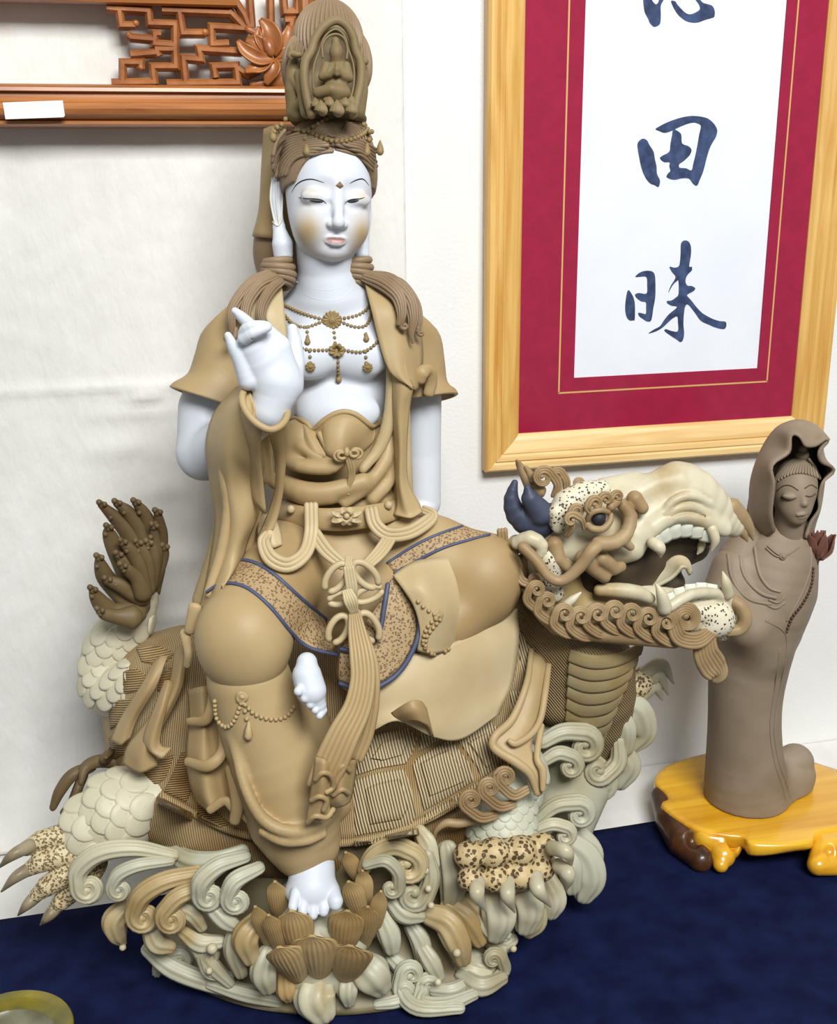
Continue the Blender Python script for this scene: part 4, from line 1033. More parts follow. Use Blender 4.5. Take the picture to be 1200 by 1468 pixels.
# raised hand (palm to the side, index and little finger free, the middle fingers folded to the thumb)
c = Clay(0.001)
HD = -0.105
c.chain([(386, 588, HD, 28), (396, 566, HD, 29), (398, 548, HD, 31)], 10)
c.chain([(392, 555, HD, 30), (374, 515, HD - 0.002, 29), (362, 496, HD - 0.004, 24)], 10, flat=0.75)
c.chain([(404, 548, HD, 28), (396, 500, HD, 22), (383, 484, HD + 0.002, 18)], 10, flat=0.8)
c.chain([(418, 555, HD, 16), (424, 520, HD + 0.012, 13), (422, 490, HD + 0.018, 11), (419, 472, HD + 0.02, 8)], 6)      # thumb side
c.chain([(356, 545, HD - 0.004, 15), (345, 520, HD - 0.006, 11), (334, 497, HD - 0.008, 8.5), (327, 481, HD - 0.008, 5.5)], 4, res=3)       # little finger
c.chain([(352, 496, HD - 0.008, 10), (350, 478, HD - 0.014, 9), (358, 468, HD - 0.02, 8), (378, 466, HD - 0.02, 6.5), (386, 467, HD - 0.018, 4.5)], 2, res=3)   # folded middle finger
c.chain([(350, 486, HD - 0.016, 9.5), (362, 478, HD - 0.022, 8.5), (378, 472, HD - 0.022, 7), (385, 470, HD - 0.02, 5)], 1.5, res=3)   # folded ring finger
c.chain([(372, 488, HD + 0.004, 11), (360, 468, HD + 0.004, 9.5), (347, 455, HD + 0.002, 8), (337, 446, HD, 5.5)], 3, res=3)       # index finger
c.groove([(361, 485, HD - 0.024, 1.3), (370, 498, HD - 0.024, 1.3), (378, 502, HD - 0.024, 1)], 2).groove([(350, 503, HD - 0.024, 1.3), (362, 512, HD - 0.026, 1.2), (372, 517, HD - 0.026, 1)], 2)
c.build('hand', m_skin, ST)
# shoulder cape: bell over each upper arm
def bell(rings, thick=4, wav=None, n=28, res=4):
    """rings: (px,py,d, ax px right, az px depth, rot deg of the right axis in the screen)"""
    A = crom(np.array(rings, float), res); th = np.linspace(0, 2 * np.pi, n, endpoint=False); Pn = []
    for i, a in enumerate(A):
        c0 = V(a[0], a[1], a[2]); u = sc(c0); r = math.radians(a[5]); X = ER * math.cos(r) + EU * math.sin(r)
        k = i / (len(A) - 1); w_ = 1 + (wav(th, k) if wav else 0 * th)
        Pn.append(c0 + (X[None] * (np.cos(th) * a[3] * w_)[:, None] + EF[None] * (np.sin(th) * a[4] * w_)[:, None]) * u)
    v, f, uv = solid(np.array(Pn), thick, True)
    return v, f, uv
v, f, uv = bell([(414, 396, 0.045, 2, 3, 50), (402, 404, 0.045, 18, 26, 50), (366, 420, 0.04, 47, 44, 42), (342, 453, 0.038, 55, 52, 26), (328, 500, 0.034, 49, 54, 12), (320, 540, 0.03, 50, 54, -4), (310, 566, 0.026, 62, 62, -16), (307, 576, 0.025, 66, 66, -18)], 4, lambda t, k: 0.05 * k ** 3 * np.sin(3 * t + 1))
obj('cape_sleeve', mesh_from('cape_sleeve', v, f, uv=uv), m_tan, ST)
v, f, uv = bell([(512, 396, 0.05, 2, 3, -50), (525, 404, 0.05, 16, 26, -50), (556, 424, 0.05, 40, 44, -40), (582, 458, 0.05, 46, 48, -24), (596, 505, 0.05, 38, 46, -12), (602, 545, 0.048, 36, 46, -6), (606, 566, 0.046, 44, 56, 6), (607, 574, 0.045, 46, 58, 8)], 4, lambda t, k: 0.06 * k ** 3 * np.sin(3 * t))
obj('cape_sleeve', mesh_from('cape_sleeve', v, f, uv=uv), m_tan, ST)
# front lapels of the cape
lap_l = grid_sheet([[(352, 404, 0.03), (385, 404, 0.015), (404, 408, 0.01)], [(345, 440, -0.012), (385, 440, -0.02), (408, 446, -0.018)], [(350, 490, -0.02), (385, 490, -0.03), (413, 495, -0.028)], [(355, 540, -0.02), (385, 545, -0.032), (408, 548, -0.03)], [(360, 580, -0.01), (385, 590, -0.024), (402, 590, -0.022)]], 5, 4)
obj('lapel', mesh_from('lapel', lap_l[0], lap_l[1], uv=lap_l[2]), m_pale, ST)
lap_r = grid_sheet([[(524, 405, 0.01), (545, 405, 0.016), (575, 412, 0.03)], [(533, 445, -0.016), (562, 440, -0.016), (596, 445, 0.0)], [(545, 495, -0.026), (575, 485, -0.024), (606, 490, -0.002)], [(557, 530, -0.032), (580, 535, -0.034), (606, 530, -0.006)], [(570, 545, -0.034), (592, 556, -0.038), (600, 560, -0.014)]], 5, 4)
obj('lapel', mesh_from('lapel', lap_r[0], lap_r[1], uv=lap_r[2]), m_tan, ST)
# right-hand front strip of the robe, hanging to the seat
strip = grid_sheet([[(566, 470, -0.012), (580, 520, -0.03), (590, 556, -0.036)], [(560, 520, -0.016), (575, 560, -0.034), (592, 560, -0.034)], [(562, 580, -0.02), (572, 592, -0.034), (588, 585, -0.03)], [(565, 640, -0.02), (574, 645, -0.036), (584, 640, -0.03)], [(567, 690, -0.022), (574, 695, -0.036), (586, 690, -0.03)], [(568, 722, -0.026), (584, 734, -0.04), (602, 722, -0.032)], [(564, 738, -0.03), (588, 742, -0.044), (606, 734, -0.036)]], 5, 4)
obj('robe_strip', mesh_from('robe_strip', strip[0], strip[1]), m_tan, ST)
c = Clay(0.0016)
c.chain([(556, 470, -0.008, 8), (563, 530, -0.014, 10), (560, 590, -0.014, 10), (545, 640, -0.016, 9), (520, 672, -0.022, 7)], 6, res=3, flat=0.8)
c.chain([(574, 560, 0.0, 13), (577, 640, 0.0, 13), (578, 720, 0.0, 15)], 6)
c.build('robe_fold', m_pale, ST)
# curled cuff at the right sleeve
MB().add(*sweep(*pxpath([(600, 545, -0.014, 10), (606, 533, -0.016, 10), (616, 532, -0.01, 9), (618, 548, -0.006, 9), (614, 565, -0.006, 8)], 5), 12, flat=0.5)).build('cuff_curl', m_tan, ST)
# tan dress around the waist
c = Clay(0.002)
c.ell(482, 680, 0.045, (92, 96, 66), 10).ell(484, 640, 0.04, (86, 60, 64), 12).ell(490, 622, 0.0, (46, 32, 22), 10).ell(430, 635, 0.004, (30, 36, 26), 8).ell(486, 725, 0.03, (96, 40, 64), 10)
c.chain([(402, 655, 0.005, 10), (430, 668, -0.022, 10), (470, 672, -0.034, 9), (490, 662, -0.036, 7)], 12, res=3).chain([(400, 690, 0.005, 14), (430, 703, -0.018, 15), (470, 705, -0.028, 14), (520, 690, -0.03, 12)], 15, res=3)
c.chain([(408, 700, 0.0, 8), (440, 716, -0.022, 9), (475, 716, -0.03, 7)], 11, res=3).chain([(560, 620, -0.004, 9), (552, 660, -0.016, 10), (525, 698, -0.026, 9), (495, 722, -0.03, 7)], 12, res=3).chain([(562, 650, -0.0, 10), (556, 690, -0.014, 10), (535, 715, -0.022, 9)], 13, res=3)
c.chain([(432, 640, -0.016, 6), (450, 652, -0.026, 6), (478, 660, -0.034, 5)], 11, res=3).chain([(458, 622, -0.02, 5), (470, 642, -0.03, 6), (485, 655, -0.034, 5)], 11, res=3)
c.ell(480, 560, 0.02, (140, 42, 120), 8, sub=True)
dress = c.build('dress', m_tan, ST)
dk = Skin(dress, chest)
for pts in ([(404, 640), (425, 649), (455, 655), (478, 656)], [(402, 674), (425, 684), (455, 688), (474, 682)], [(434, 622), (446, 636), (462, 650)], [(462, 624), (470, 636), (480, 648)]):
    pass
# rim of the bodice
rim = [(410, 596), (424, 600), (440, 609), (452, 613), (462, 604), (478, 594), (494, 590), (510, 594), (524, 604), (534, 611), (544, 605), (552, 590), (556, 560)]
P, R, N = dk.path([(x, y, 4.0) for x, y in rim], 3.0, 6, smooth=4); MB().add(*sweep(P, R, 10, nrm=N, flat=0.9)).build('bodice_rim', m_tan, dress)
def under(sk, top, bot, lift=(3, 3), n=7, res=5, thick=4, name='x', m=None, parent=None, bulge=0):
    """cloth panel between two px lines lying on the surface"""
    T_, _, N1 = sk.path(top, lift[0], res, smooth=4); B_, _, N2 = sk.path(bot, lift[1], res, smooth=4)
    def rs(A):
        L = np.concatenate([[0], np.cumsum(np.linalg.norm(np.diff(A, axis=0), axis=1))]); q = np.linspace(0, L[-1], 40); return np.stack([np.interp(q, L, A[:, i]) for i in range(3)], 1)
    i1 = np.linspace(0, len(N1) - 1, 40).astype(int); i2 = np.linspace(0, len(N2) - 1, 40).astype(int); T_, B_, N1, N2 = rs(T_), rs(B_), N1[i1], N2[i2]
    k = np.linspace(0, 1, n)[:, None, None]; Pn = T_[None] * (1 - k) + B_[None] * k
    if bulge: Pn = Pn + (np.sin(k * math.pi) * bulge * sc(T_[0])) * (N1 * 0.5 + N2 * 0.5)[None]
    v, f, uv = solid(Pn, thick); return obj(name, mesh_from(name, v, f, uv=uv), m, parent)
under(dk, [(452, 613), (466, 601), (480, 593), (494, 590), (510, 594), (524, 603), (534, 610)], [(448, 642), (464, 652), (480, 658), (494, 660), (508, 655), (520, 648), (532, 636)], (3, 1), name='bodice_panel', m=m_tan, parent=dress, bulge=7)
under(dk, [(408, 596), (420, 599), (436, 607), (452, 613)], [(404, 640), (424, 650), (446, 656), (470, 656)], (3, 0), name='bodice_panel', m=m_tan, parent=dress, bulge=4)
# little bow
mb = MB()
for s, cx in ((-1, 488), (1, 511)):
    for k in range(2):
        r = 9 - 3 * k
        t = np.linspace(-0.3, 5.2, 14); pts = [(499 + s * (3 + r * (1 + math.cos(a + math.pi)) * 0.95), 648 + r * 0.75 * math.sin(a) * (1 if s > 0 else 1) + (3 if s < 0 else 0) + 2, -0.048 - 0.002 * k, 2.6) for a in t]
        mb.add(*sweep(*pxpath(pts, 3), 8))
mb.add(*ball(497, 648, -0.05, 6, (0.8, 1.2, 1)))
addmb(mb, cords([(498, 652, -0.048, 5), (503, 668, -0.044, 6), (504, 682, -0.04, 5), (500, 698, -0.038, 3)], 3))
for (x, y) in ((500, 700), (502, 704), (499, 708)): mb.add(*ball(x, y, -0.036, 2.5))
mb.build('bow', m_tan, dress)
# belt with lotus ornament
P, R = pxpath([(398, 728, 0.012, 15), (420, 737, -0.018, 15), (455, 744, -0.038, 16), (497, 744, -0.044, 17), (540, 738, -0.036, 16), (572, 728, -0.012, 14), (588, 718, 0.01, 13)], 6)
belt = MB().add(*sweep(P, R, 16, flat=0.35)).build('belt', m_tan, ST)
for (x, y) in ((417, 730), (557, 724)): MB().add(*ball(x, y, -0.026 if x < 450 else -0.032, 6, (1, 1, 0.8))).build('belt_stud', m_pale, belt)
for i in range(8):
    a = i / 8 * 2 * math.pi + 0.39; L_ = 22 if i % 4 in (0, 3) else 17
    if i in (1, 2, 5, 6): L_ = 16
    x, y = math.cos(a), math.sin(a) * 0.8
    MB().add(*leaf([(497 + 2 * x, 740 + 2 * y, -0.056, 3), (497 + L_ * 0.5 * x, 740 + L_ * 0.5 * y, -0.062, 5), (497 + L_ * 0.85 * x, 740 + L_ * 0.85 * y, -0.06, 4), (497 + L_ * 1.1 * x, 740 + L_ * 1.1 * y, -0.058, 0.6)], 0.3, 2.2)).build('lotus_petal', m_pale, belt)
MB().add(*ball(497, 740, -0.062, 4.5)).build('lotus_centre', m_pale, belt)
# scarf hanging from the raised forearm
sc1 = grid_sheet([[(336, 556, -0.04), (346, 551, -0.075), (355, 553, -0.1), (364, 585, -0.118)], [(306, 592, -0.045), (326, 588, -0.09), (345, 592, -0.112), (366, 615, -0.118)], [(294, 638, -0.045), (318, 645, -0.092), (340, 648, -0.1), (372, 660, -0.094)], [(300, 690, -0.03), (325, 700, -0.076), (350, 690, -0.074), (374, 700, -0.07)], [(307, 740, -0.03), (330, 745, -0.07), (352, 745, -0.075), (372, 735, -0.06)], [(302, 790, -0.035), (325, 790, -0.07), (340, 790, -0.075), (358, 770, -0.055)], [(293, 840, -0.045), (310, 840, -0.085), (330, 825, -0.09), (348, 800, -0.06)], [(284, 875, -0.06), (298, 868, -0.09), (318, 845, -0.098), (335, 820, -0.07)]], 6, 4)
obj('scarf', mesh_from('scarf', sc1[0], sc1[1], uv=sc1[2]), m_tan, ST)
c = Clay(0.0017)
c.chain([(350, 600, -0.05, 20), (355, 660, -0.03, 26), (345, 740, -0.02, 32), (330, 800, -0.02, 34), (300, 860, -0.02, 24)], 14)
c.chain([(345, 565, -0.075, 8), (328, 620, -0.075, 10), (322, 680, -0.072, 9), (326, 730, -0.066, 7), (318, 790, -0.066, 8), (300, 850, -0.075, 8)], 8, res=3)
c.build('scarf_lining', m_tan, ST)
# rolled cuff ring and the open sleeve beneath it
ring = [(347, 570, -0.118), (353, 590, -0.13), (368, 607, -0.138), (388, 616, -0.14), (404, 609, -0.134), (412, 594, -0.12), (408, 575, -0.09), (395, 560, -0.07), (375, 548, -0.07), (356, 552, -0.09)]
P, R = pxpath([r + (5.2,) for r in ring], 5, True)
MB().add(*sweep(P, R, 10, closed=True, nrm=EU * 0.7 + EF * 0.7)).build('cuff', m_tan, ST)
R1 = np.array(ring, float); rows = [R1]
for (dx, dy, dd, k) in ((-4, 22, 0.012, 0.95), (-4, 55, 0.03, 0.85), (0, 95, 0.045, 0.75), (4, 135, 0.05, 0.7)):
    q = R1.copy(); cc = R1.mean(0); q = cc + (q - cc) * k + np.array([dx, dy, dd]); rows.append(q)
rows = [[tuple(q) for q in np.concatenate([r[7:], r[:3], 0.55 * r[2:3] + 0.45 * r[3:4]])] for r in rows]
v, f, uv = grid_sheet(rows, 4, 4)
obj('sleeve', mesh_from('sleeve', v, f), m_tan, ST)
# fold between sleeve and waist
fold = grid_sheet([[(384, 618, -0.12), (396, 614, -0.122), (411, 598, -0.115)], [(393, 655, -0.075), (401, 652, -0.08), (411, 645, -0.08)], [(394, 700, -0.058), (400, 698, -0.064), (407, 696, -0.066)], [(382, 740, -0.05), (391, 740, -0.058), (400, 735, -0.06)], [(366, 775, -0.05), (378, 770, -0.06), (392, 760, -0.06)]], 5, 4)
obj('sleeve_fold', mesh_from('sleeve_fold', fold[0], fold[1]), m_tan, ST)
# hair locks over the shoulders
for pts in ([(386, 394, 0.012, 8), (364, 405, 0.0, 9), (344, 426, -0.012, 8.5), (332, 450, -0.02, 7.5), (334, 478, -0.024, 4)], [(394, 398, 0.008, 8), (372, 410, -0.006, 9), (356, 433, -0.02, 8.5), (352, 456, -0.03, 7), (356, 476, -0.034, 4)], [(402, 404, 0.004, 7), (389, 416, -0.01, 8), (377, 436, -0.026, 8), (375, 456, -0.034, 7), (388, 474, -0.038, 3)],
            [(522, 396, 0.012, 8), (548, 406, -0.002, 11), (570, 425, -0.016, 10), (576, 450, -0.026, 7), (572, 466, -0.028, 4)], [(530, 396, 0.01, 8), (560, 404, 0.0, 11), (585, 428, -0.012, 10), (592, 455, -0.022, 8), (590, 478, -0.026, 4), (592, 492, -0.026, 2)], [(540, 398, 0.012, 6), (572, 408, 0.002, 9), (594, 435, -0.008, 8), (600, 460, -0.016, 6), (598, 476, -0.02, 3)]):
    cords(pts, 5, over=1.45, n=8, arch=0.75).build('hair_lock', m_hair, ST)
for pts, r, tr in (([(338, 472, -0.026, 4), (336, 484, -0.028, 4), (328, 488, -0.028, 3)], 5, 1), ([(572, 464, -0.028, 3), (576, 470, -0.028, 3)], 5, -1), ([(599, 470, -0.02, 3), (600, 478, -0.02, 3)], 4, -1)):
    scroll(pts, r, tr, 0.8).build('hair_curl', m_hair, ST)
# ------------------------------------------------------------------ skirt and legs
c = Clay(0.0026)
c.chain([(452, 775, 0.02, 62), (395, 840, -0.05, 66), (350, 905, -0.105, 66)], 20)                     # thigh to the hanging knee
c.ell(350, 920, -0.112, (68, 74, 62), 14, rot=6)
c.ell(490, 800, 0.0, (96, 66, 62), 20).ell(495, 860, -0.04, (70, 70, 40), 20)
c.chain([(540, 775, 0.02, 62), (620, 800, -0.02, 62), (688, 826, -0.05, 58)], 20)                       # thigh to the raised knee
c.ell(692, 830, -0.055, (56, 66, 54), 14, rot=-14)
c.chain([(690, 852, -0.06, 46), (640, 895, -0.075, 42), (585, 930, -0.08, 36), (520, 965, -0.09, 34)], 14)
c.chain([(565, 840, -0.05, 34), (560, 900, -0.06, 36), (520, 950, -0.08, 34)], 18)
c.chain([(590, 790, -0.03, 26), (575, 850, -0.06, 20)], 14)
c.chain([(430, 770, -0.02, 18), (400, 790, -0.03, 22), (385, 815, -0.06, 20)], 16)
c.groove([(640, 830, -0.125, 6), (655, 810, -0.115, 7), (690, 792, -0.11, 4)], 8)
skirt = c.build('skirt', m_tan, ST)
c = Clay(0.0024)
c.chain([(357, 975, -0.11, 60), (385, 1060, -0.118, 64), (412, 1130, -0.125, 70), (428, 1180, -0.13, 60), (432, 1208, -0.134, 46)], 20, res=3)
c.chain([(398, 1180, -0.13, 40), (430, 1220, -0.145, 34), (458, 1214, -0.14, 28)], 14)
c.chain([(430, 1000, -0.1, 30), (455, 1080, -0.1, 34), (480, 1150, -0.105, 26)], 16)
c.ell(440, 1282, -0.15, (70, 32, 60), 4, sub=True)
c.chain([(330, 1010, -0.12, 8), (338, 1070, -0.145, 8), (352, 1130, -0.165, 8), (378, 1175, -0.178, 9), (415, 1192, -0.185, 9), (452, 1185, -0.175, 9), (480, 1160, -0.15, 8)], 8, res=8)
c.chain([(375, 1192, -0.175, 6), (405, 1206, -0.185, 7), (440, 1206, -0.185, 6), (465, 1196, -0.175, 5)], 7, res=6)
shin = c.build('skirt_leg', m_tan, ST)
lk = Skin(skirt, shin)
# decorated bands
m_band = bpy.data.materials.new('incised_band'); m_band.use_nodes = True; nt = m_band.node_tree; bs = nt.nodes['Principled BSDF']; bs.inputs['Roughness'].default_value = 0.6
tc = nt.nodes.new('ShaderNodeTexCoord'); vo = nt.nodes.new('ShaderNodeTexVoronoi'); vo.inputs['Scale'].default_value = 330
nz = nt.nodes.new('ShaderNodeTexNoise'); nz.inputs['Scale'].default_value = 70; nz.inputs['Distortion'].default_value = 2.5
va = nt.nodes.new('ShaderNodeVectorMath'); va.operation = 'ADD'; vs = nt.nodes.new('ShaderNodeVectorMath'); vs.operation = 'SCALE'; vs.inputs['Scale'].default_value = 0.005
nt.links.new(tc.outputs['Object'], nz.inputs['Vector']); nt.links.new(nz.outputs['Color'], vs.inputs[0]); nt.links.new(tc.outputs['Object'], va.inputs[0]); nt.links.new(vs.outputs[0], va.inputs[1]); nt.links.new(va.outputs[0], vo.inputs['Vector'])
rp = nt.nodes.new('ShaderNodeValToRGB'); rp.color_ramp.elements[0].position = 0.3; rp.color_ramp.elements[0].color = lin((112, 86, 58)) + (1,); rp.color_ramp.elements[1].position = 0.46; rp.color_ramp.elements[1].color = lin((170, 144, 104)) + (1,)
nt.links.new(vo.outputs['Distance'], rp.inputs[0]); nt.links.new(rp.outputs[0], bs.inputs['Base Color'])
bp = nt.nodes.new('ShaderNodeBump'); bp.inputs['Strength'].default_value = 0.8; bp.inputs['Distance'].default_value = 0.002; nt.links.new(rp.outputs[0], bp.inputs['Height']); nt.links.new(bp.outputs[0], bs.inputs['Normal'])
def band(sk, a, b, lift=2.0, lines=(0, 1), w=3.0, parent=None):
    o = under(sk, a, b, (lift, lift), n=9, res=6, thick=3, name='patterned_band', m=m_band, parent=parent)
    for k in lines:
        P, R, N = sk.path(a if k == 0 else b, lift + 0.5, 6, smooth=4)
        MB().add(*sweep(P, np.ones(len(P)) * w * sc(P[0]), 8, nrm=N, flat=0.7)).build('blue_edge', m_blue, o, label='slate blue edging')
    return o
band(lk, [(334, 804), (362, 806), (395, 826), (430, 858), (468, 887)], [(298, 850), (318, 838), (352, 842), (388, 872), (414, 905), (440, 928), (482, 938)], parent=ST)
band(lk, [(556, 808), (590, 785), (625, 768), (662, 756)], [(566, 822), (600, 803), (640, 784), (702, 768)], parent=ST, w=2.2)
# hanging hem with the wide band between the knees
hem = grid_sheet([[(490, 905, -0.115), (515, 900, -0.115), (540, 870, -0.11), (558, 838, -0.1), (565, 825, -0.09)], [(488, 935, -0.125), (515, 935, -0.128), (545, 912, -0.12), (565, 870, -0.112), (576, 838, -0.1)], [(486, 955, -0.13), (518, 962, -0.134), (558, 938, -0.126), (584, 895, -0.118), (592, 858, -0.105)], [(486, 975, -0.132), (525, 985, -0.138), (568, 962, -0.13), (594, 918, -0.12), (598, 878, -0.108)]], 6, 4)
ho = obj('hem_band', mesh_from('hem_band', hem[0], hem[1]), m_band, ST)
for r in ([(488, 930, -0.127), (515, 934, -0.132), (542, 910, -0.124), (551, 870, -0.114), (556, 838, -0.104)], [(488, 980, -0.136), (525, 990, -0.142), (570, 966, -0.134), (597, 920, -0.124), (600, 880, -0.112), (586, 850, -0.106), (572, 834, -0.1)]):
    MB().add(*sweep(*pxpath([q + (3.6,) for q in r], 6), 8)).build('blue_edge', m_blue, ho, label='slate blue edging')
# flap of the calf cloth
fl = grid_sheet([[(564, 824, -0.1), (590, 806, -0.085), (620, 800, -0.075), (650, 800, -0.07)], [(578, 845, -0.114), (605, 836, -0.116), (632, 840, -0.104), (660, 845, -0.085)], [(594, 872, -0.122), (616, 868, -0.126), (640, 876, -0.118), (668, 882, -0.09)], [(602, 905, -0.126), (618, 908, -0.128), (642, 912, -0.118), (668, 905, -0.09)], [(598, 934, -0.124), (620, 938, -0.126), (644, 932, -0.112), (668, 918, -0.085)]], 6, 4)
obj('calf_flap', mesh_from('calf_flap', fl[0], fl[1]), m_pale, ST)
# cloth spread over the shell
fan = grid_sheet([[(545, 944, -0.112), (590, 938, -0.116), (640, 926, -0.112), (700, 896, -0.088), (742, 872, -0.066)], [(538, 985, -0.128), (585, 975, -0.128), (640, 962, -0.122), (700, 935, -0.1), (744, 918, -0.078)], [(536, 1020, -0.13), (580, 1012, -0.135), (632, 1015, -0.13), (690, 990, -0.11), (738, 970, -0.088)], [(534, 1040, -0.135), (574, 1030, -0.142), (622, 1045, -0.136), (672, 1035, -0.122), (726, 1000, -0.1)], [(534, 1048, -0.136), (570, 1034, -0.142), (620, 1056, -0.136), (662, 1060, -0.126), (716, 1024, -0.106)]], 6, 4)
obj('spread_cloth', mesh_from('spread_cloth', fan[0], fan[1]), m_pale, ST)
cu = grid_sheet([[(560, 1022, -0.136), (575, 1012, -0.15), (590, 1004, -0.155), (604, 1005, -0.15), (612, 1015, -0.14)], [(566, 1030, -0.14), (582, 1022, -0.156), (598, 1018, -0.16), (612, 1022, -0.15), (617, 1035, -0.14)], [(576, 1036, -0.14), (590, 1034, -0.154), (604, 1036, -0.158), (616, 1042, -0.15), (622, 1055, -0.138)]], 5, 4)
obj('cloth_curl', mesh_from('cloth_curl', cu[0], cu[1]), m_tan, ST)
ul = grid_sheet([[(540, 965, -0.1), (590, 940, -0.1), (640, 930, -0.1), (690, 905, -0.08)], [(540, 985, -0.115), (600, 968, -0.115), (650, 950, -0.11), (700, 925, -0.09)], [(542, 1000, -0.12), (590, 990, -0.12), (640, 972, -0.115), (690, 948, -0.095)]], 5, 5)
obj('under_cloth', mesh_from('under_cloth', ul[0], ul[1]), m_tan, ST)
# ribbon falling over the right of the shell
rb = grid_sheet([[(762, 930, -0.04), (776, 935, -0.045), (788, 940, -0.04)], [(755, 980, -0.085), (770, 990, -0.09), (782, 990, -0.08)], [(735, 1030, -0.105), (756, 1035, -0.11), (776, 1030, -0.1)], [(710, 1055, -0.115), (735, 1070, -0.125), (762, 1068, -0.12)], [(708, 1072, -0.12), (740, 1092, -0.135), (770, 1085, -0.13)], [(745, 1096, -0.135), (762, 1110, -0.142), (778, 1100, -0.138)], [(766, 1140, -0.145), (772, 1142, -0.147), (778, 1138, -0.145)]], 6, 5)
rbo = obj('side_ribbon', mesh_from('side_ribbon', rb[0], rb[1]), m_tan, ST)
for e in ([(762, 932, -0.046, 4), (755, 980, -0.09, 5), (735, 1030, -0.11, 6), (710, 1055, -0.122, 6), (709, 1073, -0.128, 6), (740, 1093, -0.142, 7), (760, 1110, -0.148, 6), (770, 1138, -0.15, 4)], [(788, 942, -0.044, 4), (782, 990, -0.086, 5), (775, 1030, -0.106, 5), (762, 1052, -0.12, 5), (740, 1066, -0.13, 5), (730, 1062, -0.128, 4)], [(776, 1040, -0.108, 5), (770, 1085, -0.136, 5), (778, 1105, -0.144, 6), (778, 1132, -0.15, 4)]):
    MB().add(*sweep(*pxpath(e, 6), 10, flat=0.8)).build('ribbon_edge', m_tan, rbo)
# robe train on the left: wavy folds
tr = grid_sheet([[(268, 990, -0.06), (285, 985, -0.09), (302, 985, -0.09), (318, 990, -0.1), (335, 1000, -0.11)], [(270, 1030, -0.075), (290, 1040, -0.1), (302, 1035, -0.095), (322, 1045, -0.11), (340, 1060, -0.12)], [(266, 1080, -0.085), (290, 1090, -0.112), (310, 1085, -0.105), (330, 1095, -0.118), (350, 1110, -0.13)], [(272, 1125, -0.09), (296, 1140, -0.122), (318, 1130, -0.112), (334, 1140, -0.125), (356, 1160, -0.135)], [(282, 1152, -0.095), (305, 1165, -0.126), (325, 1150, -0.116), (338, 1165, -0.13), (362, 1190, -0.14)]], 6, 5)
obj('robe_train', mesh_from('robe_train', tr[0], tr[1]), m_tan, ST)
for r in ([(298, 960, -0.085, 7), (306, 990, -0.1, 7), (297, 1030, -0.11, 8), (270, 1035, -0.09, 6)], [(318, 1030, -0.11, 7), (320, 1075, -0.12, 8), (298, 1098, -0.124, 9), (268, 1092, -0.1, 7)], [(330, 1100, -0.125, 8), (340, 1150, -0.14, 9), (336, 1178, -0.14, 8)], [(265, 905, -0.06, 8), (270, 935, -0.08, 6), (268, 955, -0.08, 5)], [(280, 870, -0.07, 10), (272, 905, -0.07, 8)], [(300, 1162, -0.126, 6), (322, 1148, -0.13, 7), (336, 1160, -0.135, 7)]):
    MB().add(*sweep(*pxpath(r, 6), 12, flat=0.6)).build('train_fold', m_tan, ST)
STRIPS = [[[(250, 930, -0.02), (258, 925, -0.03), (268, 925, -0.035)], [(240, 985, -0.04), (252, 985, -0.055), (262, 985, -0.05)], [(205, 1040, -0.04), (222, 1045, -0.058), (236, 1040, -0.05)], [(182, 1070, -0.035), (202, 1080, -0.06), (222, 1070, -0.055)], [(175, 1095, -0.035), (200, 1108, -0.062), (226, 1098, -0.06)]],
          [[(236, 975, -0.04), (242, 975, -0.045), (248, 978, -0.045)], [(222, 1010, -0.05), (232, 1012, -0.062), (240, 1012, -0.058)], [(205, 1062, -0.055), (216, 1070, -0.07), (230, 1064, -0.064)], [(222, 1085, -0.06), (232, 1088, -0.075), (246, 1072, -0.068)]],
          [[(222, 945, 0.0), (230, 940, -0.01), (240, 940, -0.014)], [(200, 985, -0.02), (212, 985, -0.032), (224, 985, -0.03)], [(172, 1030, -0.005), (184, 1035, -0.022), (198, 1030, -0.02)], [(158, 1062, 0.0), (172, 1068, -0.018), (186, 1060, -0.018)]]]
for s_ in STRIPS:
    v, f, uv = grid_sheet(s_, 6, 4); obj('robe_strip', mesh_from('robe_strip', v, f), m_tan, ST)
# ------------------------------------------------------------------ feet
c = Clay(0.001)
FD = -0.165
c.chain([(440, 950, FD, 15), (440, 968, FD - 0.006, 21), (446, 990, FD - 0.012, 22), (455, 1010, FD - 0.014, 13)], 8)
for i, (x, y, r) in enumerate(((428, 991, 7), (437, 1001, 6.5), (445, 1010, 6.3), (452, 1018, 6), (458, 1026, 5.5))): c.chain([(x + 6, y - 8, FD - 0.016, r), (x, y, FD - 0.022, r)], 2)
foot = c.build('foot', m_skin, ST)
c = Clay(0.001)
c.chain([(448, 1215, -0.14, 30), (447, 1245, -0.15, 33), (447, 1272, -0.165, 34)], 8).ell(448, 1278, -0.168, (40, 22, 24), 8)
for (x0, x, y, r) in ((424, 420, 1303, 7), (436, 434, 1309, 7.5), (449, 449, 1312, 8), (462, 464, 1307, 8.5), (476, 481, 1296, 11)): c.chain([(x0, 1280, -0.178, r + 1), (x, y - 4, -0.19, r), (x, y, -0.192, r * 0.85)], 2.2)
c.build('foot', m_skin, ST)
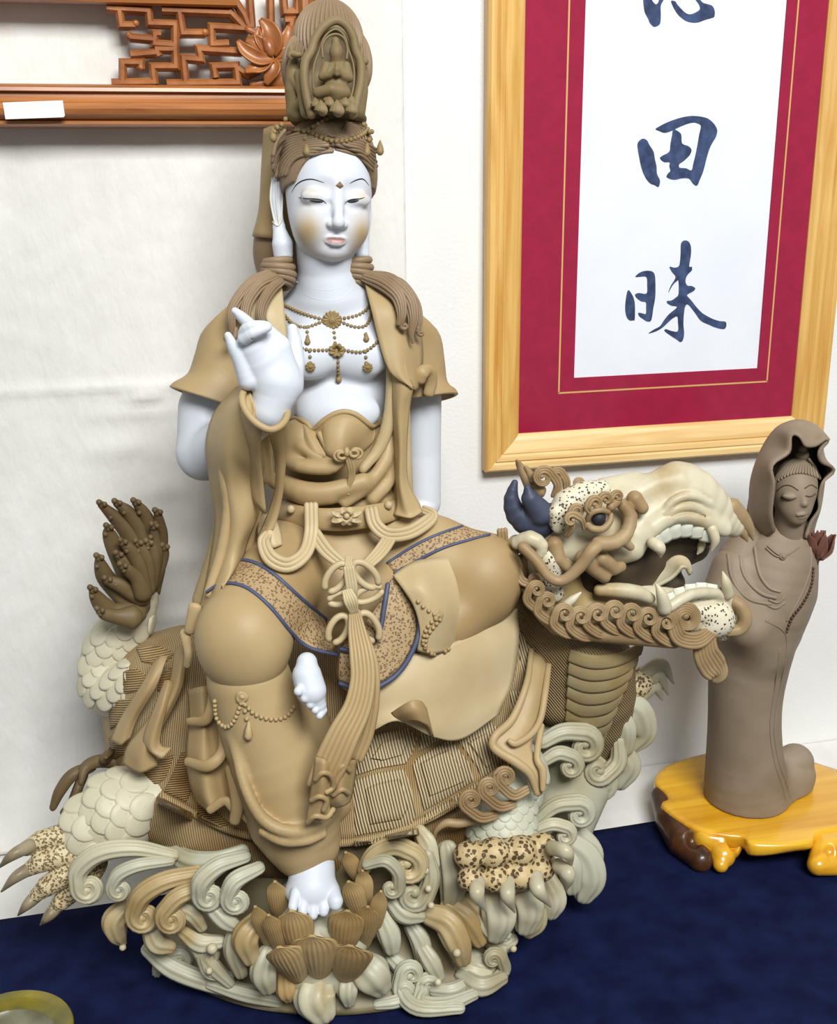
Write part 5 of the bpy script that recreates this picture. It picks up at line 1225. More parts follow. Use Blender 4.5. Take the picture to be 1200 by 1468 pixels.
# ------------------------------------------------------------------ cords, knots and tassels
m_cord = m_pale
for pts, k in (([(446, 724, -0.05, 10), (446, 765, -0.062, 10), (436, 795, -0.085, 10), (412, 810, -0.095, 11), (388, 800, -0.092, 11), (378, 778, -0.075, 9), (384, 765, -0.06, 7)], 3), ([(532, 730, -0.05, 10), (538, 752, -0.06, 10), (556, 766, -0.066, 10), (585, 764, -0.06, 10), (610, 750, -0.05, 10), (620, 738, -0.04, 8), (606, 730, -0.03, 6)], 3),
               ([(450, 765, -0.06, 10), (468, 790, -0.085, 10), (492, 810, -0.1, 8)], 3), ([(562, 765, -0.06, 10), (546, 790, -0.085, 10), (524, 812, -0.1, 8)], 4)):
    cords(pts, k, over=1.35, n=8).build('cord', m_cord, ST)
pc = grid_sheet([[(370, 742, -0.03), (382, 735, -0.04), (396, 745, -0.045)], [(368, 765, -0.045), (385, 760, -0.06), (404, 765, -0.055)], [(376, 782, -0.06), (392, 785, -0.07), (405, 780, -0.065)]], 5, 4)
obj('waist_fold', mesh_from('waist_fold', pc[0], pc[1]), m_pale, ST)
KD = -0.128
mb = MB()
def loop(cx, cy, rx, ry, rot, d, r=4.4, k=2):
    for q in range(k):
        t = np.linspace(0.5, 5.8, 16); a = math.radians(rot); f_ = 1 - 0.0 * q
        pts = []
        for w_ in t:
            x, y = rx * math.cos(w_ + math.pi) , ry * math.sin(w_) * (0.65 + 0.35 * math.cos(w_ + 0))
            x, y = rx * math.cos(w_), ry * math.sin(w_)
            pts.append((cx + x * math.cos(a) - y * math.sin(a), cy + x * math.sin(a) + y * math.cos(a), d + 0.006 * (q - 0.5) - 0.0, r))
        mb.add(*sweep(*pxpath(pts, 3), 8))
loop(482, 828, 23, 12, 125, KD, 5); loop(524, 824, 23, 12, 45, KD, 5); loop(488, 858, 17, 8, 165, KD + 0.002, 4.6); loop(528, 852, 21, 9, -22, KD + 0.002, 4.6); loop(485, 902, 21, 12, 118, KD - 0.004, 5); loop(529, 899, 22, 12, 62, KD - 0.004, 5)
addmb(mb, cords([(500, 798, KD - 0.004, 5), (500, 812, KD - 0.008, 6)], 4)); addmb(mb, cords([(500, 814, KD - 0.012, 8), (504, 840, KD - 0.014, 8.5), (504, 852, KD - 0.012, 8)], 4, over=1.4)); addmb(mb, cords([(497, 846, KD - 0.014, 7), (503, 862, KD - 0.018, 10), (508, 878, KD - 0.014, 6)], 5, over=1.4))
mb.build('knot', m_cord, ST)
cords([(508, 876, -0.14, 8), (512, 905, -0.15, 13), (518, 940, -0.165, 17), (520, 975, -0.175, 18), (512, 1015, -0.185, 20), (492, 1055, -0.195, 23), (474, 1095, -0.2, 24), (458, 1130, -0.2, 20)], 6, over=1.35, n=8).build('long_tassel', m_tan, ST)
cords([(515, 905, -0.14, 10), (530, 950, -0.155, 12), (530, 1000, -0.165, 14), (520, 1050, -0.17, 16), (508, 1085, -0.175, 14)], 4, over=1.35, n=8).build('long_tassel', m_tan, ST)
TF = [[[(452, 1085, -0.2), (466, 1090, -0.208), (478, 1095, -0.2)], [(446, 1125, -0.2), (462, 1125, -0.212), (474, 1135, -0.202)], [(440, 1165, -0.196), (458, 1160, -0.206), (474, 1165, -0.2)], [(438, 1180, -0.194), (452, 1178, -0.203), (478, 1172, -0.196)]],
      [[(478, 1085, -0.19), (495, 1090, -0.2), (512, 1090, -0.186)], [(474, 1120, -0.194), (490, 1118, -0.206), (510, 1115, -0.186)], [(470, 1150, -0.194), (488, 1145, -0.206), (506, 1138, -0.186)], [(478, 1160, -0.192), (492, 1156, -0.2), (502, 1150, -0.186)]]]
for s_ in TF:
    v, f, uv = grid_sheet(s_, 5, 5); obj('tassel_end', mesh_from('tassel_end', v, f), m_tan, ST)
for r in ([(452, 1118, -0.21, 4), (462, 1108, -0.214, 4), (474, 1112, -0.212, 4), (478, 1128, -0.208, 4), (468, 1136, -0.21, 4)], [(446, 1148, -0.206, 4), (458, 1142, -0.212, 4), (468, 1148, -0.21, 4), (464, 1162, -0.208, 4)], [(480, 1110, -0.204, 4), (492, 1098, -0.206, 4), (502, 1106, -0.2, 4)], [(478, 1140, -0.204, 4), (490, 1132, -0.208, 4), (500, 1138, -0.2, 4)], [(440, 1180, -0.2, 4), (452, 1170, -0.208, 4), (468, 1172, -0.206, 4), (478, 1160, -0.2, 4)]):
    MB().add(*sweep(*pxpath(r, 5), 8, flat=0.7)).build('tassel_fold', m_tan, ST)
# bead strings at the knees
kb = MB()
for pts in ([(309, 1005), (312, 1030), (325, 1042), (337, 1032), (346, 1008)], [(352, 1010), (366, 1024), (388, 1031), (408, 1028), (420, 1014)], [(349, 1008), (354, 1030)]):
    addmb(kb, chn(lk, pts, 3.6, 1.5))
kbo = kb.build('knee_beads', m_tan, ST); rosette(lk, 347, 999, 9, 3, 'medallion', m_tan, kbo)
p, n = lk.hit(357, 1048); u = sc(p); MB().add(*sweep(np.array([p + EU * u * 14 + n * u * 2, p + EU * u * 4 + n * u * 3, p - EU * u * 6 + n * u * 3]), np.array([2, 5, 6.5]) * u, 10, ribs=5)).build('bead_tassel', m_tan, kbo)
fk = Skin(skirt, bpy.data.objects['calf_flap'])
kb = MB()
for pts in ([(600, 862), (610, 872), (622, 880)], [(624, 886), (616, 894), (610, 905), (607, 918)], [(630, 888), (620, 900), (612, 912), (610, 925)], [(607, 922), (614, 934), (628, 938), (642, 930)]):
    addmb(kb, chn(fk, pts, 3.4, 1.5))
kbo = kb.build('knee_beads', m_tan, ST); rosette(fk, 627, 882, 8, 3, 'medallion', m_tan, kbo)
# ------------------------------------------------------------------ shell and body of the dragon turtle
def linemat(name, a, b, vec, scale, dist=1.5, strength=0.7, c3=None, phase=0.45):
    """combed clay: fine parallel grooves across vec"""
    m = bpy.data.materials.new(name); m.use_nodes = True; nt = m.node_tree; bs = nt.nodes['Principled BSDF']; bs.inputs['Roughness'].default_value = 0.6
    tc = nt.nodes.new('ShaderNodeTexCoord'); dp = nt.nodes.new('ShaderNodeVectorMath'); dp.operation = 'DOT_PRODUCT'; dp.inputs[1].default_value = tuple(np.array(vec) / np.linalg.norm(vec))
    nt.links.new(tc.outputs['Object'], dp.inputs[0])
    nz = nt.nodes.new('ShaderNodeTexNoise'); nz.inputs['Scale'].default_value = 18; nz.inputs['Detail'].default_value = 3; nt.links.new(tc.outputs['Object'], nz.inputs['Vector'])
    ml = nt.nodes.new('ShaderNodeMath'); ml.operation = 'MULTIPLY'; ml.inputs[1].default_value = scale; nt.links.new(dp.outputs['Value'], ml.inputs[0])
    m2 = nt.nodes.new('ShaderNodeMath'); m2.operation = 'MULTIPLY_ADD'; m2.inputs[1].default_value = dist * 6; nt.links.new(nz.outputs[0], m2.inputs[0]); nt.links.new(ml.outputs[0], m2.inputs[2])
    sn = nt.nodes.new('ShaderNodeMath'); sn.operation = 'SINE'; nt.links.new(m2.outputs[0], sn.inputs[0])
    mr = nt.nodes.new('ShaderNodeMapRange'); mr.inputs[1].default_value = -1; mr.inputs[2].default_value = 1; nt.links.new(sn.outputs[0], mr.inputs[0])
    rp = nt.nodes.new('ShaderNodeValToRGB'); rp.color_ramp.elements[0].position = 0.1; rp.color_ramp.elements[0].color = lin(b) + (1,); rp.color_ramp.elements[1].position = phase; rp.color_ramp.elements[1].color = lin(a) + (1,)
    nt.links.new(mr.outputs[0], rp.inputs[0])
    col = rp.outputs[0]
    if c3:
        n3 = nt.nodes.new('ShaderNodeTexNoise'); n3.inputs['Scale'].default_value = 14; nt.links.new(tc.outputs['Object'], n3.inputs['Vector'])
        r3 = nt.nodes.new('ShaderNodeValToRGB'); r3.color_ramp.elements[0].position = 0.42; r3.color_ramp.elements[1].position = 0.62; nt.links.new(n3.outputs[0], r3.inputs[0])
        mx = nt.nodes.new('ShaderNodeMix'); mx.data_type = 'RGBA'; mx.blend_type = 'MULTIPLY'; nt.links.new(r3.outputs[0], mx.inputs[0]); nt.links.new(col, mx.inputs[6]); mx.inputs[7].default_value = lin(c3) + (1,); col = mx.outputs[2]
    nt.links.new(col, bs.inputs['Base Color'])
    bp = nt.nodes.new('ShaderNodeBump'); bp.inputs['Strength'].default_value = strength; bp.inputs['Distance'].default_value = 0.0015; nt.links.new(mr.outputs[0], bp.inputs['Height']); nt.links.new(bp.outputs[0], bs.inputs['Normal'])
    return m
def poremat(name, a, b, scale, size=0.32):
    m = bpy.data.materials.new(name); m.use_nodes = True; nt = m.node_tree; bs = nt.nodes['Principled BSDF']; bs.inputs['Roughness'].default_value = 0.55
    tc = nt.nodes.new('ShaderNodeTexCoord'); vo = nt.nodes.new('ShaderNodeTexVoronoi'); vo.inputs['Scale'].default_value = scale; vo.inputs['Randomness'].default_value = 1.0
    nz = nt.nodes.new('ShaderNodeTexNoise'); nz.inputs['Scale'].default_value = scale * 1.1; nt.links.new(tc.outputs['Object'], nz.inputs['Vector'])
    va = nt.nodes.new('ShaderNodeVectorMath'); va.operation = 'MULTIPLY_ADD'; va.inputs[1].default_value = (0.9 / scale,) * 3; nt.links.new(nz.outputs['Color'], va.inputs[0]); nt.links.new(tc.outputs['Object'], va.inputs[2]); nt.links.new(va.outputs[0], vo.inputs['Vector'])
    rp = nt.nodes.new('ShaderNodeValToRGB'); rp.color_ramp.elements[0].position = size * 0.75; rp.color_ramp.elements[0].color = lin(b) + (1,); rp.color_ramp.elements[1].position = size; rp.color_ramp.elements[1].color = lin(a) + (1,)
    nt.links.new(vo.outputs['Distance'], rp.inputs[0]); nt.links.new(rp.outputs[0], bs.inputs['Base Color'])
    bp = nt.nodes.new('ShaderNodeBump'); bp.inputs['Strength'].default_value = 1.0; bp.inputs['Distance'].default_value = 0.003; nt.links.new(rp.outputs[0], bp.inputs['Height']); nt.links.new(bp.outputs[0], bs.inputs['Normal'])
    return m
m_shell = linemat('combed_shell', (206, 190, 150), (104, 78, 48), ER + 0.25 * EU, 1900, 1.0, 0.9, phase=0.6)
m_shell_l = linemat('combed_shell_side', (190, 164, 112), (110, 82, 50), EU - 0.2 * ER, 2500, 1.0, 0.9, c3=(190, 160, 110), phase=0.6)
m_shell_b = linemat('shell_ground', (186, 164, 120), (124, 98, 64), ER + 0.1 * EU, 2700, 1.4, 0.6, c3=(226, 212, 186), phase=0.6)
m_neck = linemat('combed_neck', (146, 126, 88), (98, 74, 46), ER * 0.75 + EU * 0.65, 2400, 2.0, 0.7)
m_belly = linemat('combed_belly', (160, 138, 96), (110, 84, 52), ER + 0.15 * EU, 2400, 2.2, 0.5, c3=(220, 202, 170))
m_pore = poremat('pitted_clay', (206, 188, 146), (92, 68, 40), 230, 0.5)
m_pore_h = poremat('pitted_head', (212, 204, 178), (78, 62, 44), 230, 0.34)
m_pore2 = poremat('fine_pitted_clay', (200, 184, 144), (128, 100, 62), 330, 0.5)
m_tuft = mat('umber_clay', (112, 94, 62), 0.55, (86, 68, 42), 18, 0.1, 260)
m_curl = mat('sand_clay', (166, 143, 106), 0.5, (140, 114, 78), 20, 0.05, 260)
m_scale = mat('cream_scale', (192, 186, 160), 0.45)
rim = [(150, 1090, 0.07), (180, 1110, 0.0), (245, 1148, -0.06), (335, 1192, -0.1), (430, 1208, -0.115), (515, 1206, -0.125), (590, 1184, -0.125), (655, 1150, -0.115), (722, 1095, -0.095), (762, 1030, -0.075), (785, 950, -0.04)]
r1 = [(146, 1020, 0.08), (178, 1040, 0.01), (245, 1070, -0.045), (330, 1110, -0.085), (430, 1120, -0.1), (515, 1125, -0.108), (590, 1105, -0.108), (650, 1075, -0.1), (705, 1030, -0.08), (745, 970, -0.055), (775, 900, -0.02)]
r2 = [(155, 955, 0.09), (195, 960, 0.03), (255, 985, -0.02), (330, 1010, -0.05), (430, 1030, -0.068), (515, 1040, -0.075), (590, 1030, -0.075), (645, 1005, -0.065), (690, 970, -0.05), (728, 920, -0.028), (762, 870, 0.0)]
r3 = [(180, 918, 0.12), (215, 914, 0.085), (265, 905, 0.06), (340, 910, 0.03), (430, 920, 0.02), (515, 930, 0.01), (590, 930, 0.01), (640, 915, 0.01), (680, 895, 0.012), (715, 870, 0.022), (748, 845, 0.04)]
r4 = [(x + (8 if x < 300 else 0), y + 4, d + 0.07) for x, y, d in r3]; r5 = [(x * 0.9 + 46, y + 120, min(d + 0.13, 0.19)) for x, y, d in r3]
v, f, uv = grid_sheet([r5, r4, r3, r2, r1, rim], 5, 6)
shell = obj('shell', mesh_from('shell', v, f, uv=uv), m_shell_b, ST)
sk = Skin(shell)
MB().add(*sweep(*pxpath([r + (6,) for r in rim], 6), 10, flat=0.9)).build('shell_rim', m_shell_b, shell)
def patch(sk, poly, lift, name, m, parent, inset=0.9, res=3, rings=(1.0, 0.97, 0.9, 0.6, 0.3, 0.02)):
    A = np.array(poly, float); c = A.mean(0); out = []
    L = []
    for i in range(len(A)):
        for k in range(res): L.append(A[i] + (A[(i + 1) % len(A)] - A[i]) * k / res)
    L = np.array(L); n = len(L)
    for j, s in enumerate(rings):
        lf = (-1.5, lift * 0.7, lift, lift, lift, lift)[j]
        for q in L:
            x, y = c + (q - c) * s; p, nn = sk.hit(x, y)
            if p is None: p = V(x, y, out[-1][1] - Y0 if out else -0.1); nn = EF
            if nn @ EF < 0: nn = -nn
            out.append(p + nn * lf * sc(p))
    v = np.array(out); f = np.array([[i * n + j, (i + 1) * n + j, (i + 1) * n + (j + 1) % n, i * n + (j + 1) % n] for i in range(len(rings) - 1) for j in range(n)])
    me = mesh_from(name, v, f[:, ::-1]); me.set_sharp_from_angle(angle=0.9)
    return obj(name, me, m, parent)
OC = [[(506, 1118), (540, 1107), (580, 1101), (590, 1130), (597, 1168), (589, 1184), (508, 1199)], [(590, 1098), (598, 1086), (645, 1058), (675, 1096), (679, 1119), (640, 1144), (606, 1163)], [(512, 1090), (534, 1054), (585, 1044), (599, 1058), (591, 1081), (582, 1095), (540, 1102), (508, 1112)], [(650, 1055), (700, 1032), (728, 1056), (734, 1084), (690, 1116), (682, 1099)], [(604, 1050), (640, 1047), (644, 1052), (600, 1077)],
      [(508, 1204), (548, 1196), (548, 1206), (508, 1213)], [(553, 1195), (600, 1186), (602, 1195), (553, 1205)], [(608, 1168), (644, 1147), (648, 1156), (610, 1178)], [(648, 1144), (684, 1121), (688, 1130), (652, 1154)], [(690, 1118), (734, 1088), (738, 1096), (692, 1127)]]
IC = [[(522, 1130), (542, 1121), (572, 1115), (580, 1132), (584, 1158), (575, 1173), (529, 1181)], [(600, 1094), (624, 1081), (641, 1074), (661, 1101), (664, 1118), (640, 1129), (613, 1141)], [(530, 1088), (546, 1066), (578, 1058), (584, 1066), (576, 1082), (546, 1090)], [(668, 1064), (694, 1050), (712, 1062), (720, 1080), (694, 1100), (686, 1088)]]
for p_ in OC: patch(sk, p_, 4, 'scute', m_shell, shell, rings=(1.0, 0.97, 0.94, 0.6, 0.3, 0.02))
for p_ in IC: patch(sk, p_, 9, 'scute', m_shell, shell)
SL = [[(160, 968), (196, 958), (214, 972), (206, 990), (160, 998)], [(196, 930), (230, 928), (252, 938), (232, 956), (204, 950)], [(156, 1006), (204, 998), (196, 1020), (160, 1046)], [(158, 1056), (184, 1044), (180, 1080), (162, 1090)], [(262, 1075), (290, 1095), (268, 1150), (236, 1134), (250, 1105)], [(218, 1092), (250, 1082), (238, 1116), (222, 1126), (200, 1118)], [(284, 1150), (306, 1160), (330, 1180), (318, 1186), (282, 1170)], [(228, 1138), (280, 1164), (276, 1176), (224, 1150)], [(232, 968), (256, 950), (262, 975), (244, 1000), (226, 990)]]
for p_ in SL: patch(sk, p_, 4, 'scute', m_shell_l, shell)
sr = [[(742, 900), (768, 888), (778, 920), (776, 970), (756, 985), (745, 950)], [(730, 990), (756, 990), (768, 1010), (752, 1040), (736, 1040)]]
for p_ in sr: patch(sk, p_, 3, 'scute', m_shell, shell)
# belly and base of the body
c = Clay(0.0036)
c.chain([(215, 1150, -0.02, 52), (270, 1175, -0.045, 52), (340, 1200, -0.06, 50), (450, 1215, -0.07, 48)], 16).chain([(450, 1215, -0.07, 48), (560, 1200, -0.08, 46), (660, 1165, -0.07, 50)], 16)
c.chain([(300, 1120, 0.04, 90), (480, 1120, 0.03, 90), (640, 1080, 0.03, 80)], 20)
belly = c.build('belly', m_belly, ST)
# ------------------------------------------------------------------ legs, scales, paws
SM = None
def scale_mesh(m):
    t = np.linspace(0, 2 * np.pi, 16, endpoint=False); rg = []
    for s, h in ((0.02, 0.16), (0.5, 0.15), (0.85, 0.11), (0.97, 0.04), (1.0, -0.12)):
        x = np.cos(t) * s; y = np.sin(t) * s * 1.15 - 0.1 * (s ** 2) * (np.sin(t) < 0) * 0; rg.append(np.stack([x, y, np.full(16, h) + 0.16 * (-y) * 1.0], 1))
    v = np.concatenate(rg); f = np.array([[i * 16 + j, i * 16 + (j + 1) % 16, (i + 1) * 16 + (j + 1) % 16, (i + 1) * 16 + j] for i in range(4) for j in range(16)])
    me = mesh_from('scale', v, f[:, ::-1]); me.materials.append(m); return me
ME_SC = {}
def scales(sk, parent, pts, r, dirv, m=None, lift=0.5):
    """overlapping scales pinned on a surface; dirv: world direction the free edge points to"""
    m = m or m_scale
    if m.name not in ME_SC: ME_SC[m.name] = scale_mesh(m)
    for (x, y) in pts:
        p, n = sk.hit(x, y)
        if p is None: continue
        if n @ EF < 0: n = -n
        yv = -np.asarray(dirv, float); yv = yv - n * (n @ yv); yv /= np.linalg.norm(yv) + 1e-9; xv = np.cross(yv, n); u = sc(p) * r
        o = bpy.data.objects.new('scale', ME_SC[m.name]); COL.objects.link(o); o.parent = parent
        M = Matrix([[xv[i] * u, yv[i] * u, n[i] * u, p[i] + n[i] * lift * sc(p)] for i in range(3)] + [[0, 0, 0, 1]])
        o.matrix_local = M
def stag(x0, x1, y0, y1, sx, sy, ang=0, cen=None, keep=None):
    out = []; a = math.radians(ang); cx, cy = cen or ((x0 + x1) / 2, (y0 + y1) / 2)
    for j, y in enumerate(np.arange(y0, y1 + 1, sy)):
        for x in np.arange(x0 + (sx / 2 if j % 2 else 0), x1 + 1, sx):
            X_ = cx + (x - cx) * math.cos(a) - (y - cy) * math.sin(a); Y_ = cy + (x - cx) * math.sin(a) + (y - cy) * math.cos(a)
            if keep is None or keep(X_, Y_): out.append((X_, Y_))
    return out
c = Clay(0.002)
c.chain([(220, 1150, -0.02, 56), (170, 1165, -0.025, 60), (135, 1185, -0.03, 50), (110, 1210, -0.035, 38)], 12)
rleg = c.build('hind_leg', m_scale, ST); k2 = Skin(rleg)
scales(k2, rleg, stag(92, 226, 1098, 1236, 29, 19, -20, keep=lambda x, y: x < 212), 20, -ER - 0.25 * EU + 0.1 * EF)
c = Clay(0.0014)
DG = [[(104, 1200, -0.045, 20), (82, 1200, -0.05, 17), (58, 1206, -0.052, 15), (38, 1216, -0.052, 11)], [(105, 1222, -0.055, 20), (82, 1228, -0.06, 17), (58, 1236, -0.062, 15), (40, 1247, -0.062, 10)], [(112, 1245, -0.06, 20), (90, 1256, -0.066, 17), (68, 1270, -0.068, 15), (52, 1283, -0.068, 10)], [(122, 1262, -0.058, 18), (105, 1276, -0.064, 16), (88, 1292, -0.066, 13), (78, 1302, -0.066, 9)]]
for dg in DG:
    for (x, y, d, r) in dg[:3]: c.ell(x, y, d, (r, r * 0.85, r), 4, rot=25)
    c.chain(dg, 3)
c.ell(118, 1235, -0.04, (36, 34, 30), 10)
paw = c.build('hind_paw', m_pore2, ST)
for a, b, e in (((38, 1216), (18, 1226), (-2, 1244)), ((40, 1247), (22, 1258), (2, 1278)), ((52, 1283), (40, 1296), (26, 1312)), ((78, 1302), (70, 1313), (58, 1326))):
    MB().add(*sweep(*pxpath([(a[0] + 6, a[1] - 4, -0.06, 10), (b[0], b[1], -0.072, 8), (e[0], e[1], -0.066, 1.5)], 6), 10)).build('claw', mat('horn_claw', (150, 138, 112), 0.4, (112, 98, 74), 40), paw)
# tail and its tuft
c = Clay(0.002)
c.chain([(205, 985, 0.06, 46), (165, 985, 0.085, 44), (150, 955, 0.1, 36), (168, 915, 0.105, 38), (190, 885, 0.1, 30), (200, 860, 0.1, 27), (208, 830, 0.1, 20)], 14, res=3)
tail = c.build('tail', m_scale, ST); tk_ = Skin(tail)
scales(tk_, tail, stag(112, 215, 885, 1010, 24, 15, 10, keep=lambda x, y: y > 900 - (x - 150) * 0.2), 15, -EU - 0.3 * ER)
FG = [[(196, 850, 20), (205, 800, 16), (185, 765, 12), (165, 742, 9), (146, 724, 5)], [(205, 840, 16), (212, 795, 14), (200, 760, 11), (184, 735, 9), (168, 722, 5)], [(212, 840, 14), (220, 800, 12), (214, 755, 10), (206, 735, 8), (195, 721, 5)], [(215, 845, 14), (228, 810, 9), (232, 770, 8), (229, 750, 7), (226, 735, 5)], [(214, 840, 12), (234, 800, 7), (236, 785, 5)], [(196, 860, 18), (180, 820, 13), (165, 785, 12), (157, 766, 9), (156, 757, 5)], [(200, 855, 14), (192, 822, 12), (180, 805, 10), (170, 796, 5)],
      [(198, 870, 18), (170, 850, 12), (152, 828, 12), (145, 812, 9), (142, 800, 5)], [(204, 855, 14), (186, 848, 10), (172, 838, 10), (154, 832, 6)], [(196, 878, 16), (165, 878, 12), (148, 868, 12), (138, 855, 9), (133, 846, 5)], [(205, 850, 12), (200, 815, 10), (188, 790, 9), (176, 778, 5)], [(210, 845, 12), (212, 812, 9), (204, 790, 8), (198, 779, 5)], [(214, 840, 10), (222, 810, 8), (218, 785, 7), (213, 779, 4)], [(190, 885, 16), (168, 884, 10), (150, 880, 8), (143, 876, 4)], [(205, 852, 12), (196, 830, 9), (184, 818, 8), (176, 812, 4)], [(216, 832, 8), (226, 800, 7), (222, 770, 6), (221, 755, 4)]]
for i, fg in enumerate(FG):
    dd = (0.1, 0.1, 0.1, 0.1, 0.09, 0.08, 0.07, 0.07, 0.06, 0.06, 0.065, 0.07, 0.075, 0.05, 0.05, 0.085)[i]
    mb = MB().add(*sweep(*pxpath([(x, y, dd - 0.004 * k, r) for k, (x, y, r) in enumerate([(x, y, r * 1.15) for x, y, r in fg])], 5), 10, flat=0.8)); x, y, r = fg[-1]
    mb.add(*ball(x, y, dd - 0.004 * (len(fg) - 1), 6)); mb.add(*ball(x - 4, y - 4, dd - 0.004 * (len(fg) - 1) - 0.003, 4.5)); mb.add(*ball(x + 4, y - 1, dd - 0.004 * (len(fg) - 1) - 0.004, 4)); mb.add(*ball(fg[-2][0] - 6, fg[-2][1], dd - 0.004 * (len(fg) - 2) - 0.005, 4)); mb.build('tail_tuft', m_tuft, tail)
for pts, r in (([(165, 1092, 0.03, 9), (140, 1092, 0.03, 9), (122, 1102, 0.02, 8), (116, 1122, 0.01, 5)], 0), ([(130, 1100, 0.03, 8), (104, 1112, 0.02, 9), (86, 1135, 0.015, 8), (76, 1158, 0.01, 5)], 0), ([(120, 1110, 0.02, 7), (112, 1130, 0.01, 7), (104, 1150, 0.005, 7), (90, 1165, 0.0, 4)], 0), ([(150, 1088, 0.02, 8), (158, 1078, 0.02, 6), (152, 1086, 0.0, 3)], 0)):
    MB().add(*sweep(*pxpath(pts, 6), 10, ribs=5, ramp=0.1)).build('leg_hair', m_tuft, ST)
# front leg
c = Clay(0.0018)
c.chain([(735, 1110, -0.07, 52), (722, 1140, -0.09, 50), (718, 1175, -0.105, 52), (720, 1200, -0.115, 52)], 12)
fleg = c.build('front_leg', mat('grey_scale', (186, 186, 164), 0.45), ST); k3 = Skin(fleg)
scales(k3, fleg, stag(664, 790, 1090, 1212, 17, 11, 0, keep=lambda x, y: not (690 < x < 735 and 1130 < y < 1150)), 11, -EU, MATS['grey_scale'])
c = Clay(0.0014)
for (x, y, r) in ((672, 1226, 22), (708, 1222, 24), (746, 1220, 23), (778, 1212, 20), (674, 1260, 19), (710, 1260, 21), (746, 1256, 20), (778, 1246, 17)): c.ell(x, y, (-0.163 if y < 1240 else -0.174) + (0.008 if x > 765 else 0), (r, r * 0.9, r), 7)
c.ell(728, 1236, -0.148, (66, 44, 34), 10)
fpaw = c.build('front_paw', poremat('holed_clay', (192, 170, 124), (84, 62, 38), 170, 0.46), ST)
m_claw = mat('grey_claw', (190, 184, 160), 0.35, (166, 156, 124), 30)
for a, b, e in (((686, 1262), (684, 1282), (696, 1306)), ((728, 1262), (728, 1284), (738, 1308)), ((768, 1256), (772, 1276), (790, 1300)), ((800, 1240), (815, 1254), (812, 1276)), ((790, 1215), (812, 1222), (820, 1240))):
    MB().add(*sweep(*pxpath([(a[0], a[1], -0.18, 11), (b[0], b[1], -0.198, 11), (e[0], e[1], -0.194, 1.5)], 6), 10, flat=0.8)).build('claw', m_claw, fpaw)
for (x, y, t0) in (((700, 1165), (668, 1172), (664, 1150)), ((730, 1152), (702, 1156), (694, 1132)), ((752, 1140), (730, 1146), (714, 1120))) and (((712, 1168), (690, 1172), (668, 1158)), ((738, 1152), (716, 1156), (694, 1140)), ((756, 1132), (736, 1140), (716, 1124))):
    scroll([(x[0], x[1], -0.145, 7), (y[0], y[1], -0.152, 8), (t0[0], t0[1], -0.155, 8)], 13, 1, 1.35, 0.4, k=3).build('leg_curl', m_curl, ST)
MB().add(*sweep(*pxpath([(690, 1172, -0.14, 7), (660, 1180, -0.14, 7), (640, 1180, -0.138, 6), (626, 1190, -0.135, 4), (622, 1202, -0.13, 3)], 6), 8)).build('leg_hair', m_curl, ST)
# far front paw
c = Clay(0.0016); c.chain([(880, 1010, 0.0, 22), (900, 990, -0.005, 22), (918, 976, -0.008, 20)], 6).ell(906, 982, -0.01, (24, 18, 20), 6)
p2 = c.build('far_paw', m_pore, ST)
for a, b, e in (((922, 968), (948, 952), (966, 980)), ((926, 980), (944, 968), (958, 996)), ((920, 996), (938, 984), (950, 1004))):
    MB().add(*sweep(*pxpath([(a[0], a[1], -0.012, 11), (b[0], b[1], -0.016, 10), (e[0], e[1], -0.014, 1.5)], 6), 10, flat=0.8)).build('claw', m_claw, p2)
# ------------------------------------------------------------------ neck
c = Clay(0.003)
c.chain([(800, 850, -0.03, 56), (818, 905, -0.02, 66), (840, 960, -0.01, 70), (850, 1020, 0.0, 58), (850, 1060, 0.02, 50)], 16, res=2)
c.chain([(770, 840, -0.02, 36), (785, 900, -0.02, 40), (800, 1000, -0.02, 40)], 14)
neck_ = c.build('neck', m_neck, ST); nk_ = Skin(neck_)
for k in range(8):                                     # throat plates
    y = 925 + k * 17; w_ = 70 - abs(k - 2) * 4
    o = under(nk_, [(818 - k * 1, y + 4), (850 - k * 3, y + 14), (888 - k * 4, y + 10), (920 - k * 7, y - 6)], [(814 - k * 1, y + 22), (846 - k * 3, y + 34), (886 - k * 4, y + 30), (916 - k * 7, y + 14)], (2, 3.5), n=6, res=5, thick=4, name='throat_plate', m=mat('throat_clay', (158, 144, 108), 0.45, (136, 116, 76), 14), parent=neck_, bulge=2)
# ------------------------------------------------------------------ dragon head
HDd = -0.055                      # centre plane of the head
m_head = mat('dragon_bone', (200, 192, 164), 0.42, (164, 140, 94), 12, 0.06, 200, lo=0.34, hi=0.56)
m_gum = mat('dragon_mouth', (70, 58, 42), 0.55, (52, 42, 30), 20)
m_tooth = mat('tooth_white', (208, 208, 190), 0.4)
c = Clay(0.0016)
c.chain([(815, 770, HDd, 44), (860, 755, HDd, 50), (905, 742, HDd, 46), (945, 722, HDd, 42), (975, 706, HDd, 44), (1005, 722, HDd, 38), (1030, 742, HDd, 28), (1048, 752, HDd, 20)], 12, res=2)
c.chain([(890, 720, HDd - 0.012, 20), (940, 695, HDd - 0.01, 20), (968, 688, HDd - 0.008, 26)], 10).chain([(870, 710, HDd, 26), (910, 700, HDd + 0.005, 24)], 10)
c.chain([(915, 770, HDd - 0.03, 18), (935, 755, HDd - 0.036, 15), (965, 738, HDd - 0.036, 13), (1000, 742, HDd - 0.03, 13), (1035, 758, HDd - 0.022, 14)], 8, res=2)   # upper lip
c.chain([(880, 790, HDd - 0.02, 22), (905, 785, HDd - 0.03, 20), (912, 770, HDd - 0.03, 16)], 8)
c.ell(975, 806, HDd, (86, 34, 90), 8, sub=True, rot=14)
GD = HDd - 0.040
